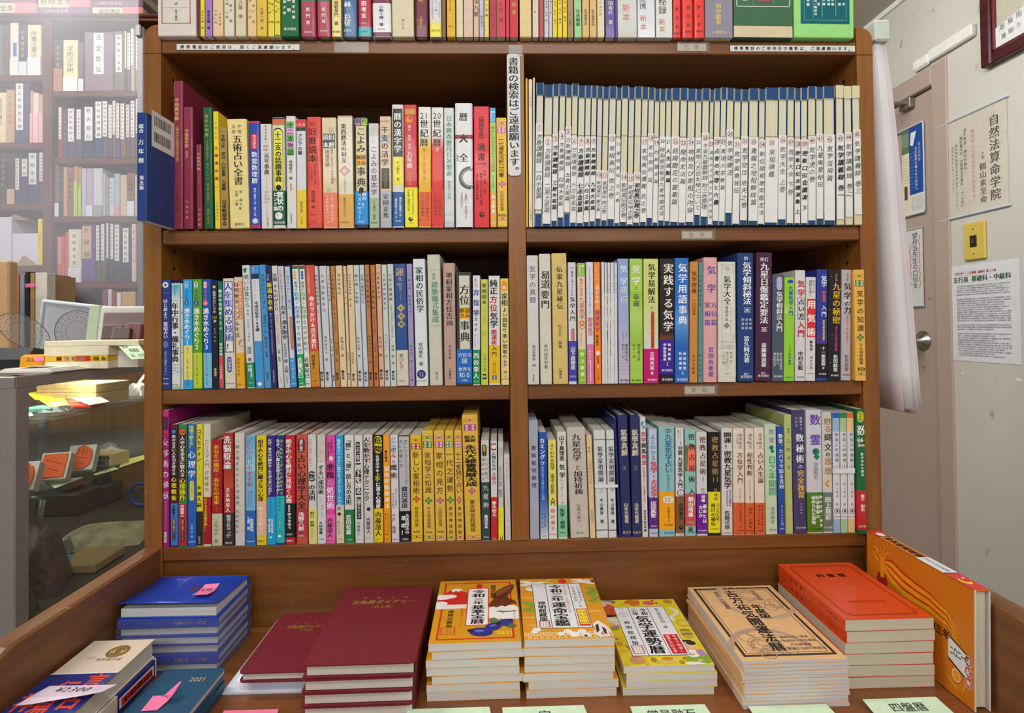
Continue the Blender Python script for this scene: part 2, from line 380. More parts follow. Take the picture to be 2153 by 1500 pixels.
def stand(b, place, group, dmax, nth, name, cat):
    ox, oy, s = b.z; Y = b.Y; w = b.w; ang = math.atan(b.lean); H = b.H / math.cos(ang) * .999
    xc = (b.xl + b.xr) / 2
    root = thing(name, '', cat, (xc, Y, b.zs + max(0, w / 2 * abs(math.sin(ang))) + .0002), (0, ang, 0), group)
    px_m = abs(onY(ox + 100, 700, Y).x - onY(ox, 700, Y).x) / 100 / s        # metres per zoom pixel
    cxp = pix((xc, Y, b.zs))[0]
    def Z(zy): return max(.0005, min(H - .0005, (onY(cxp + b.lean * 100, oy + zy / s, Y).z - b.zs) / math.cos(ang)))
    def Zf(zy): return (onY(cxp + b.lean * 100, oy + zy / s, Y).z - b.zs) / math.cos(ang)
    yc, xs = spine_profile(b.kind, w)
    S = lambda x, z, off: (max(-w / 2, min(w / 2, x)), yc(x) - off, z)
    cl = lambda x: max(-w / 2, min(w / 2, x))
    dd = min(dmax, H * DEPTHK) if b.kind != 'c' else min(dmax, H * DEPTHK + .004)
    coverm = mat(b.col, .38 if b.kind in 'sh' else .6, .15 if b.kind in 'sh' else 0)
    mb = MB(); look = None; band = None; obis = []; title = None
    if b.kind == 'c': pass
    for e in b.el:
        if e[0] == '!': look = e[1:]
        if e[0] == 'O':
            a = e[1:].split(); obis.append((float(a[0]), float(a[1]), tcol(a[2])))
            if band is None and tcol(a[2]) != b.col: band = colname(tcol(a[2]))
    if b.kind == 'c':
        t = .001
        o = [(-w / 2, dd)] + [(x, yc(x)) for x in xs] + [(w / 2, dd)]
        n = len(o); r = min(.0012, w * .1)
        vs = []
        for (z, k) in ((0, r), (r, 0), (H - r, 0), (H, r)):
            vs += [(x - math.copysign(min(k, abs(x)), x), max(y, k) if 0 < q < n - 1 else y, z) for q, (x, y) in enumerate(o)]
        F = [(l * n + a, l * n + a + 1, (l + 1) * n + a + 1, (l + 1) * n + a) for l in range(3) for a in range(n - 1)]
        F += [tuple(range(n))[::-1], tuple(range(3 * n, 4 * n)), tuple([0, n, 2 * n, 3 * n]) + tuple([4 * n - 1, 3 * n - 1, 2 * n - 1, n - 1])]
        mb.add(vs, F, coverm)
    else:
        wrap(mb, xs, yc, w, dd, 0, H, .0022 if b.kind == 'h' else .0005, coverm)
        pb = MB(); ins = .003 if b.kind == 'h' else .0004; t = .0023 if b.kind == 'h' else .0006
        tt = min(t, w * .25)
        pb.box(-w / 2 + tt, w / 2 - tt, .0012 + t, dd - ins, ins, H - ins, pagemat('dcd8cc', 0))
        pb.build('page_block', root)
    layers = [(mb, None)]
    for (y0, y1, c) in obis:
        ob = MB(); z1, z0 = Z(y0), Z(y1)
        wrap(ob, xs, yc, w, dd * .96, z0, z1, .0002, mat(c, .38, .15), .00025)
        layers.append((ob, (y0, y1)))
    def layer(y):
        for k, (L, r) in enumerate(layers):
            if r and r[0] - 2 <= y <= r[1] + 2: return k
        return 0
    seq = {0: .00010}
    for e in b.el:
        if e[0] in 'O!': continue
        a = e[1:].split(); k = e[0]
        if k == '=': ym = (float(a[0]) + float(a[1])) / 2
        elif k in '#oLG': ym = (float(a[2]) + float(a[3])) / 2
        elif k == 'T': ym = (float(a[2]) + float(a[3])) / 2
        elif k == 'H': ym = float(a[2])
        else: ym = float(a[1])
        li = layer(ym); L = layers[li][0]; base = .00028 if li else 0
        seq[li] = seq.get(li, .0001) + .00002; off = base + seq[li]
        if k == '=': stripe(L, xs, yc, Z(float(a[1])), Z(float(a[0])), mat(tcol(a[2]), .4, .1), off)
        elif k == '#':
            u0, u1 = float(a[0]), float(a[1]); stripe(L, xs, yc, Z(float(a[3])), Z(float(a[2])), mat(tcol(a[4]), .4, .1), off, (u0 - .5) * w, (u1 - .5) * w)
        elif k == 'G':
            u0, u1, y0, y1 = map(float, a[:4]); c0, c1 = tcol(a[4]), tcol(a[5]); n = 14
            for q in range(n):
                f = q / (n - 1); c = ''.join('%02x' % int(int(c0[j:j + 2], 16) * (1 - f) + int(c1[j:j + 2], 16) * f) for j in (0, 2, 4))
                stripe(L, xs, yc, Z(y0 + (y1 - y0) * (q + 1) / n), Z(y0 + (y1 - y0) * q / n), mat(c, .4, .1), off, (u0 - .5) * w, (u1 - .5) * w)
        elif k == 'o':                                                        # rounded pill or ellipse
            u0, u1, y0, y1 = map(float, a[:4]); x0, x1 = (u0 - .5) * w, (u1 - .5) * w; z1, z0 = Z(y0), Z(y1)
            r = min((x1 - x0), (z1 - z0)) / 2; pts = []
            for (cx, cz, q0) in ((x1 - r, z1 - r, 0), (x0 + r, z1 - r, 90), (x0 + r, z0 + r, 180), (x1 - r, z0 + r, 270)):
                for q in range(0, 91, 18): t = math.radians(q0 + q); pts.append((cx + r * math.cos(t), cz + r * math.sin(t)))
            L.add([S(x, z, off) for x, z in pts], [tuple(range(len(pts)))], mat(tcol(a[4]), .4, .1))
        elif k == 'L':
            u0, u1, y0, y1 = map(float, a[:4]); x0, x1 = (u0 - .5) * w, (u1 - .5) * w; z1, z0 = Z(y0), Z(y1); t = (float(a[5]) if len(a) > 5 else 4) * px_m
            m = mat(tcol(a[4]), .4, .1)
            for (p, q, r, v) in ((x0, x1, z1 - t, z1), (x0, x1, z0, z0 + t), (x0, x0 + t, z0, z1), (x1 - t, x1, z0, z1)): stripe(L, xs, yc, r, v, m, off, p, q)
        elif k in 'DFCR':
            u, y, r = float(a[0]), float(a[1]), float(a[2]) * px_m; x = (u - .5) * w; z = Z(y); m = mat(tcol(a[3]), .4, .1)
            if k == 'D': L.add([S(cl(x + p * r), z + q * r, off) for p, q in ((0, 1), (-1, 0), (0, -1), (1, 0))], [(0, 1, 2, 3)], m)
            elif k == 'C': L.add([S(cl(x + r * math.cos(q * math.pi / 10)), z + r * math.sin(q * math.pi / 10), off) for q in range(20)], [tuple(range(20))], m)
            elif k == 'R':
                n = 28; L.add([S(cl(x + f * r * math.cos(q * 2 * math.pi / n)), z + f * r * math.sin(q * 2 * math.pi / n), off) for f in (1, .8) for q in range(n)], [(q, (q + 1) % n, n + (q + 1) % n, n + q) for q in range(n)], m)
            else:
                for q in range(4):
                    t = q * math.pi / 2; c, sn = math.cos(t), math.sin(t)
                    pts = [(.12, 0), (.5, .34), (1.05, 0), (.5, -.34)]
                    L.add([S(cl(x + (p * c - v * sn) * r), z + (p * sn + v * c) * r, off) for p, v in pts], [(0, 1, 2, 3)], m)
        elif k == 'T':
            c, u, y0, y1, sz, st = a[0], float(a[1]), float(a[2]), float(a[3]), float(a[4]), a[5]
            style = a[6] if len(a) > 6 else ('m' if sz >= 34 else 'n')
            if title is None or sz > title[0]: title = (sz, colname(tcol(c)))
            vtext(L, st, (u - .5) * w, Zf(y0), Zf(y1), sz * px_m, mat(tcol(c), .45), S, style, off=off + .00004)
        elif k == 'H':
            c, u, y, sz, st = a[0], float(a[1]), float(a[2]), float(a[3]), a[4]
            htext(L, st, (u - .5) * w, Zf(y), sz * px_m, mat(tcol(c), .45), S, 'n', off=off + .00004)
    mb.build('slipcase' if b.kind == 'c' else 'cover', root)
    for (ob, r) in layers[1:]: ob.build('paper_band', root)
    if look is None:
        kd = {'h': 'hardback', 's': 'paperback', 'c': 'boxed book', 'p': 'thin book'}[b.kind]
        look = f"{colname(b.col)} {kd}" + (f", {title[1]} title" if title else '') + (f", {band} band" if band else '')
    root['label'] = f"{look}, {nth} from left {place}"
    return root
# xb0 xb1 xt0 ytop kind colour [dy] ; elements   (zoomed picture coordinates, see @ lines: origin and scale)
ROW0 = '''
@ 320 0 5.3825
62 500 52 -900 c d9d3c9 ; L .10 .86 -900 270 a8673c 10 ; #.12 .85 86 90 c8a890 ; T k .48 -40 65 42 著述 n ; T k .48 110 238 30 東洋書院 n ; !thick cream boxed book with brown line frame
508 540 505 -700 h 6b1f35
542 594 540 -700 s e4d63c ; T k .5 125 328 26 宮本光雲_著 n
596 680 592 -750 s a57cc0 ; T n .5 120 335 36 菅原光龍_著 b
684 805 678 -800 c e4c698 ; T a07850 .3 110 270 30 佐藤六龍 n ; T a07850 .68 110 290 30 _張耀文著 n
812 928 806 -800 c d9d8c0 ; T d .3 -70 210 36 _佐藤_六龍 n ; T d .68 -70 255 36 張_耀文_著 n
942 1062 936 -800 c d8ceae ; T 9c4a34 .5 -40 210 50 藤六龍_著 m
1080 1180 1074 -800 c e6c68e ; T 8a6a40 .28 -70 210 34 佐藤_六龍 n ; T 8a6a40 .68 -70 265 34 張_耀文_著 n
1184 1300 1178 -800 c e0bc4c ; T d .5 85 340 40 佐藤六龍_著 n
1310 1382 1304 -750 s e6d444 ; T 6a6230 .3 -30 265 30 佐藤六龍_訳 n ; T 6a6230 .72 -30 265 30 張耀文_著 n
1384 1450 1380 -750 s e2d23e ; =395 440 2a7ab0 ; T 6a6a30 .3 -60 265 28 佐藤六龍_訳 n ; T 6a6a30 .72 -60 265 28 張耀文_著 n
1460 1660 1450 -700 c 1e683a ; T w .2 -60 165 36 川相才訳 b ; T w .45 -140 135 44 滴源徳 b ; T w .72 -60 215 40 天育才共著 b ; H w .5 330 36 東洋書院
1680 1852 1664 -600 h a8435a ; =-600 20 4a7a62 ; T w .5 85 280 48 黒門著 m ; H w .5 365 22 東洋書院
1868 2018 1852 -600 h b0485a ; =-600 12 4a7a62 ; T w .5 85 265 46 黒門著 m ; H w .5 352 22 東洋書院 ; !rose red hardback, white title, lighter of the two alike
2030 2142 2020 -650 h e2d074 ; L .05 .95 -650 400 e8e8d8 5 ; T k .5 10 290 50 高根黒門_著 m ; H k .5 362 24 東洋書院
@ 720 0 5.3825
8 168 -2 -620 h 3f6a94 ; T w .32 15 295 86 林_巨征 m ; H w .3 348 30 鉄箱社
176 330 166 -620 h b02838 ; T w .45 -60 210 62 式田考玄 b ; H w .45 265 22 青鳥社 ; O 305 425 3aa5ad ; H t .5 358 20 青鳥社
340 556 322 -620 h e0e0e0 ; =-600 38 7a3048 ; =366 450 7a3048 ; T k .48 62 300 52 小野十傳_著 m ; H d .48 330 26 Gakken
562 812 548 -640 c dad0b0 ; T d .5 215 335 34 青山社 n
820 972 815 -620 h 6c2232 ; T g .45 -30 25 60 典 m ; T g .45 178 325 40 八幡書店 m
985 1126 972 -560 h d6d6da ; G 0 1 210 320 d6d6da e8dc3c ; =320 420 e8dc3c ; T d .25 10 225 24 現代方位術活用法 n ; T d .55 -30 165 26 プラスに導く n ; T s .82 20 205 24 みなたの日時も n ; H k .55 350 36 修学社
1128 1170 1124 -520 p 8a6a48
1180 1280 1172 -560 c e2b43c ; T B .42 -60 120 22 中学資料宝鑑 n ; H B .5 300 20 鶴元社
1288 1368 1282 -560 p dad4aa
1370 1478 1368 -560 p debdae
1484 1546 1480 -560 p dabe96 ; T k .5 -10 190 62 る九星 m
1550 1602 1546 -560 p c2bad8 ; T k .5 175 305 30 藤村秀之 n
1604 1660 1600 -560 p e2d472 ; T k .5 -20 190 32 六大宮著 n
1666 1742 1662 -560 p ba4450 ; T d .5 40 295 30 松本_彰生_著 n
1746 1846 1742 -560 p d24a52 ; T 5a2a3a .5 30 250 44 月治_著 n
1850 1892 1848 -560 p c44652
1894 1990 1892 -560 p ca4248 ; T g .5 -60 165 50 四暗盤 m
2006 2142 2000 -560 c e0ca90
@ 1090 0 5.3825
160 232 160 -560 p deccba ; T d .4 -60 145 20 歌堂乃下_著 n
236 290 232 -560 p ba5c62
292 344 290 -560 p cacace ; T d .5 10 245 24 満尚書_月満_編 n
346 384 344 -560 p c6c4d2 ; T d .5 -20 155 20 教案乃下_著 n
388 440 386 -560 p ead040 ; T 6a6030 .5 10 280 26 松本_哲生_講述 n
444 498 440 -560 p ead042 ; T k .5 -10 270 28 松本_哲生_講述 n
502 552 498 -560 p eace40 ; T k .5 -20 245 27 松本_哲生_講述 n
556 624 550 -560 p aa8c6a ; T 6a563c .4 140 295 22 東京_鴨書店 n
630 718 616 -560 p a0d294 ; T k .5 -40 35 46 久 n ; T k .5 105 298 46 月清圓蔵 m
722 804 716 -560 c dab67a ; T k .5 105 290 32 東京鴨書店版 n
808 888 802 -560 c dab67c ; T k .45 110 295 32 東京鴨書店版 n
894 976 886 -560 c e2d6b2 ; T 6a6450 .45 -20 178 30 中利貞訳註 n
984 1096 974 -560 s 60509a ; T e8dcb0 .55 10 280 52 田喜代_著 m
1100 1116 1094 -560 p 6a55a0
1122 1345 1110 -620 c d2d4ce ; #0 1 355 410 c8c0b4 ; T d8604c .45 45 240 92 新本 n ; !wide pale grey book with red handwriting on its wrapper
1350 1550 1340 -620 s d8dce0 ; T k .3 -40 110 86 虎携 n ; T d8502c .32 170 345 80 新本 n ; !white wrapped book, black and red handwriting
1558 1746 1548 -620 s d6dad4 ; T k .4 -30 165 100 秘録 n ; T d8502c .35 210 370 80 新本 n ; !pale green-white wrapped book, black and red handwriting
1752 1840 1746 -620 h e24238 ; T 4a2a48 .5 85 325 42 望月治 m ; H 3a2048 .5 380 26 鴨書店
1856 1980 1846 -620 h e44038 ; T 4a2a48 .55 65 305 44 望月治 m ; H 3a2048 .55 360 28 鴨書店
1990 2112 1980 -620 h e43e36 ; T 4a2a48 .42 60 300 44 望月治 m ; H 3a2048 .5 355 28 鴨書店
@ 1450 0 5.3825
172 492 164 -640 s 8c8698 ; T e0c868 .48 38 285 62 田中胎東 m ; H e0c868 .5 368 42 八幡書店
500 1170 490 -640 c 3c6648 ; =300 470 cfc0a0 ; L .045 .96 -640 82 e4e8e0 8 ; L .075 .93 -640 62 5a8468 4 ; #.38 .62 -200 12 c04858 ; #.325 .33 -600 60 8ab094 ; #.67 .675 -600 60 8ab094 ; T w .19 -70 20 48 書院 m ; !very thick dark green boxed book with cream foot
1182 1862 1172 -640 c 94d47c ; #.11 .93 -640 276 0c6068 ; L .165 .875 -640 236 6aa8a8 5 ; #.315 .322 -600 205 8ab8b8 ; #.468 .475 -600 205 8ab8b8 ; #.695 .702 -600 190 8ab8b8 ; T w .235 -60 75 36 銀妹篇 b ; T w .36 -80 180 32 のく法／略記法 b ; T w .41 -60 70 34 鬮茶 b ; T w .5 -60 68 34 地人篇 b ; T w .58 -60 68 34 鳥獣篇 b ; T w .645 -60 68 34 草木篇 b ; T w .76 -60 68 34 機篇 b ; T w .83 -60 68 34 生学 b ; !very thick lime green boxed book with teal panel
'''
ROW1L = '''
@ 280 150 4.2853
30 124 30 372 s 20407e -.072 ; T w .45 475 560 46 総合 m ; T w .45 615 830 52 万年暦 m ; T w .5 940 1070 42 第五版 m ; !navy blue paperback pulled forward over shelf edge
360 448 360 86 h 8a3048 ; T d8b868 .38 240 445 40 令和萬年暦 m ; T d8b868 .42 480 840 32 （明治大正昭和平成令和） n ; T 5a1c28 .45 1095 1260 26 大泉学会 n ; !tallest maroon hardback, gold title
452 540 450 322 h 8a3048 ; T d8b868 .35 520 690 36 令和萬年暦 m ; T d8b868 .38 705 795 24 （携帯版） n ; T d8b868 .38 1165 1330 26 大泉学会 n ; !middle-height maroon hardback, gold title
572 622 562 660 h 8a3048 ; T d8b868 .5 735 895 28 令和萬年暦 m ; T b89850 .5 920 1030 18 （手帳版） n ; T d8b868 .55 1235 1395 26 大泉学会 n ; !shortest maroon hardback, gold title
638 720 626 326 h 1f6038 ; T g .42 390 590 34 運命の明鑑 m ; T g .48 610 810 20 （人年暗剣早成表付） n ; T g .5 830 980 22 萬年こよみ n ; T g .5 1010 1190 22 改訂版（携帯用） n ; T g .5 1240 1380 26 増井五平令 n
738 786 718 362 p ecd034 ; T k .5 460 610 20 令和三年 n ; T r .5 675 985 36 太極運命暦 b ; H r .5 1045 16 2021 ; T s .5 1180 1345 20 太極運命学会 n
784 862 766 505 p a88c4a ; H c04030 .4 545 18 2021年 ; T k .5 570 1075 40 令和三年_辛丑_六白金星_九星暦 b ; T k .5 1160 1395 44 日本断易学会 b
868 1052 840 430 c ead890 ; T k .32 480 565 38 正統 n ; T k .62 480 565 38 中国 n ; T k .5 575 1030 88 五術占い全書 m ; T d .38 1075 1215 30 佐藤_六龍 n ; T d .6 1075 1215 30 張_耀文 n ; T d .55 1225 1260 28 著 n ; H k .5 1382 30 香草社
1052 1150 1040 448 h 2c46ac ; =448 470 c83038 ; =1385 1425 c83038 ; #.15 .8 568 705 d03038 ; T w .5 572 702 38 カスタマ b ; T w .5 725 1015 56 数霊数理暦 m ; T w .5 1050 1310 30 カウンセラーズ・オフィス b ; C .5 1350 26 e8e8f0 ; R .5 1350 18 2c46ac
1155 1256 1142 476 s d8d5ce ; #.5 .56 480 1420 d8a8a0 ; T d .5 490 620 18 東京堂選書 n ; T d .38 665 720 24 新版 n ; T d .62 665 720 24 改訂 n ; T k .55 735 935 50 元号事典 m ; T s .4 1080 1190 22 池田政弘 n ; T s .68 1080 1190 22 川口謙二 n ; T d .6 1320 1400 16 東京美術 n
1258 1372 1246 415 h dad6c6 ; =415 450 302c2c ; =432 488 d86840 ; =470 488 a89040 ; o .1 .9 510 1090 1c1c1c ; o .15 .86 522 1085 e8e050 ; C .5 1050 26 1c1c1c ; T k .5 545 1005 62 十二支の話題事典 b ; O 1075 1388 1c5c3c ; T w .62 1085 1265 62 賀状の b ; T w .24 1090 1260 42 ヒント集 b ; C .5 1305 34 e8ece8 ; T k .5 1285 1325 40 ！ b ; H w .45 1365 24 東京堂出版
@ 600 200 5.0
14 118 2 222 h dadad6 ; #.1 .85 280 350 58b848 ; #.1 .85 350 421 e0a0d0 ; #.1 .85 421 492 58b848 ; #.1 .85 492 563 e0a0d0 ; #.1 .85 563 636 58b848 ; T k .47 283 634 64 十二支物語 m ; T k .47 685 895 38 諸橋轍次_著 n ; o .36 .58 930 1010 e0b080 ; T B .47 935 1005 16 新装版 n ; T k .47 1240 1355 20 大修館書店 n
122 222 112 258 s d6d6da ; =258 346 d03038 ; =346 378 2c2c2c ; H w .45 312 36 あじあ ; H s .4 360 14 025 ; T k .4 405 630 46 アジアの暦 b ; O 1000 1398 e8c834 ; T d .5 1120 1240 32 岡田芳朗 n ; T d .5 1275 1360 16 大修館書店 n
234 390 218 230 h d84c3e ; T 5a201c .32 280 330 26 新版 n ; T 5a201c .52 280 330 26 改訂 n ; T 3a1814 .4 345 710 86 旧暦読本 m ; T 8a2a20 .55 730 960 24 日本の暮らしを愉し n ; T 8a2a20 .3 760 900 24 こよみの知恵 n ; O 952 1352 e2543e ; T 4a1a14 .4 1005 1195 42 岡田芳朗_著 m ; H 6a2018 .4 1262 20 創元社 ; H 6a2018 .4 1330 18 創元社
400 552 380 238 s decaa6 ; C .65 368 30 b8b8a0 ; C .8 890 20 b0b888 ; C .4 1010 30 b4bc90 ; #.06 .92 408 562 2e2c2c ; T w .26 412 558 64 読本 m ; T w .68 412 558 64 旧暦 m ; T k .35 575 758 46 岡田芳朗 n ; T k .68 570 935 28 現代に生きるこよみの知恵 n ; O 1030 1390 ec7c5c ; T w .3 1040 1300 36 こよみのすべて n ; T w .64 1045 1320 36 この一冊でわかる n ; H w .48 1335 18 創元社
562 722 544 218 s e1d8c2 ; =218 236 d8a8a0 ; T k .4 300 715 60 東西暦法の対立 m ; D .44 800 62 d0a098 ; D .44 800 30 e0c8c0 ; T s .44 880 1035 20 法則暦術全図史 n ; O 1045 1390 deaa54 ; T k .4 1080 1290 26 東西交渉のドラマ n ; H d .4 1342 20 平河出版社
730 872 722 234 h 2e364a ; #.11 .9 326 1010 d8ca9a ; #.02 .46 248 320 b08cc8 ; #.54 .98 248 320 a8d048 ; T k .24 250 318 54 現 m ; T k .76 250 318 54 代 m ; T k .5 338 610 98 こよみ m ; #.14 .86 628 744 e0a020 ; T 3a2408 .32 632 740 50 解き m ; T 3a2408 .68 632 740 50 読み m ; T k .5 755 965 98 事典 m ; o .33 .68 970 1060 1c1c1c ; O 1012 1362 1f90da ; T w .72 1025 1110 50 暦の m ; T w .36 1030 1305 42 ベストセラー m ; T w .74 1130 1290 60 ！ b ; H w .5 1332 20 柏書房
882 990 872 298 s cac9c6 ; G 0 1 430 1080 dcd8dc d4c8d0 ; =1080 1400 a8ba98 ; C .5 360 26 c8c8a8 ; T s .42 405 505 20 占い入門 n ; T k .5 535 1060 74 こよみの基本学 n ; T d .5 1105 1315 34 江口鳳祥_編著 n ; H k .5 1345 24 神宮館
998 1118 990 225 s d8bea0 ; H c03030 .45 278 24 【新装版】 ; #.1 .9 420 520 b0b0b4 ; T k .45 330 745 78 干支の活学 m ; #.12 .84 770 985 32302e ; T a08048 .48 780 975 40 人間学講話 n ; =1010 1395 b2b6be ; T k .5 1040 1295 60 安岡正篤 m ; H s .5 1340 14 プレジデント社
1124 1250 1116 100 h dad6c8 ; #.1 .92 145 650 302e2e ; T w .5 185 608 84 暦の漢字学 m ; #.1 .92 650 946 f0e02c ; T k .5 690 905 42 水上静夫_著 n ; O 1020 1382 1c5ea0 ; T w .7 1075 1280 26 発生と仕組みへの b ; T w .32 1090 1300 26 漢字学的アプローチ b ; H w .5 1325 20 雄山閣
@ 820 100 3.7517
118 220 108 452 s ca222e ; #.08 .92 485 530 c89038 ; C .42 568 28 e08828 ; C .5 560 12 ca222e ; T w .42 612 812 26 風水・択日・奇門 n ; T w .42 820 955 46 万年暦 m ; T e8c030 .42 975 1095 22 【増補改訂版】 n ; O 1106 1422 f0e626 ; T k .3 1120 1310 20 万年暦の増補改訂版！ n ; T k .66 1120 1325 20 ひと目ですべてがわかる！ n ; C .45 1355 18 1c1c1c ; C .5 1350 8 f0e626 ; H k .45 1385 12 太玄社
225 326 222 470 s e2dfd8 ; G 0 1 680 830 e2dfd8 e8b224 ; =830 1420 e8b224 ; H k .46 540 62 21 ; T k .46 570 785 70 世紀暦 m ; T r .46 792 1050 22 曜日・干支・九星・旧暦・六曜 n ; O 1140 1412 e26432 ; T k .32 1150 1345 30 二一〇〇年まで n ; T k .7 1150 1345 30 二〇〇一年から n ; H d .5 1362 12 日本アソシエーツ
329 424 326 473 s e2e0da ; G 0 1 690 840 e2e0da da3230 ; =840 1420 da3230 ; H k .46 540 62 20 ; T k .46 570 785 68 世紀暦 m ; T w .48 792 1050 22 曜日・干支・九星・旧暦・六曜 n ; O 1122 1395 e8ca3c ; T k .32 1150 1335 30 二〇〇〇年まで n ; T k .7 1150 1335 30 一八七三年から n ; H d .5 1348 12 日本アソシエーツ
428 508 424 476 s d4d8d6 ; T 44906a .5 535 1020 48 日本暦西暦月日対照表 m ; T 5a9a78 .5 1050 1200 28 野島寿三郎編 n ; H 44906a .5 1322 12 日本アソシエーツ ; =1370 1420 c0c8c4
516 658 510 440 h dededf ; T k .48 512 600 72 暦 m ; T k .48 680 770 72 大 m ; T k .48 835 925 72 全 m ; =690 722 a83a46 ; T k .48 685 765 72 大 m ; T k .14 840 900 18 三須啓仙 n ; R .85 1030 92 505058 ; R .85 1030 74 8a8a90 ; T 9a4848 .36 1130 1280 22 「日吉凶方位」 n ; T 9a4848 .6 1150 1365 24 を選択し、を伝授する！ n
664 788 660 466 s da282e ; T 3a1010 .48 525 740 44 【鍾福堂版】 m ; T 3a1010 .48 755 895 64 通書 m ; H 3a1010 .48 918 20 2020年版 ; T 4a1010 .7 970 1175 22 中国・香港・台湾で n ; T 4a1010 .46 990 1260 22 愛用されている吉凶暦「通書」 n ; T 4a1010 .2 1000 1225 22 遂に日本語版が登場！ n ; C .5 1320 22 3a1010 ; C .55 1314 9 da282e
792 842 784 476 s a0cc64 ; =476 592 2c9cda ; T w .3 500 585 20 おきたい b ; T w .7 500 580 20 知って b ; T r .5 620 985 34 幸せになれるこよみの活用術 n ; T d .5 1010 1110 14 暦注こよみ術 n ; O 1145 1420 eaa244 ; T w .5 1165 1310 34 井上象英 b ; H w .5 1385 14 神宮館
848 934 838 552 c eac04a ; J c058a0 600 626 676 1078 1353 ; T k .45 710 1025 46 一代運気活断口伝書 n ; T 8a7030 .48 1130 1290 34 松田定象著 n ; H k .45 1325 22 神宮館
'''
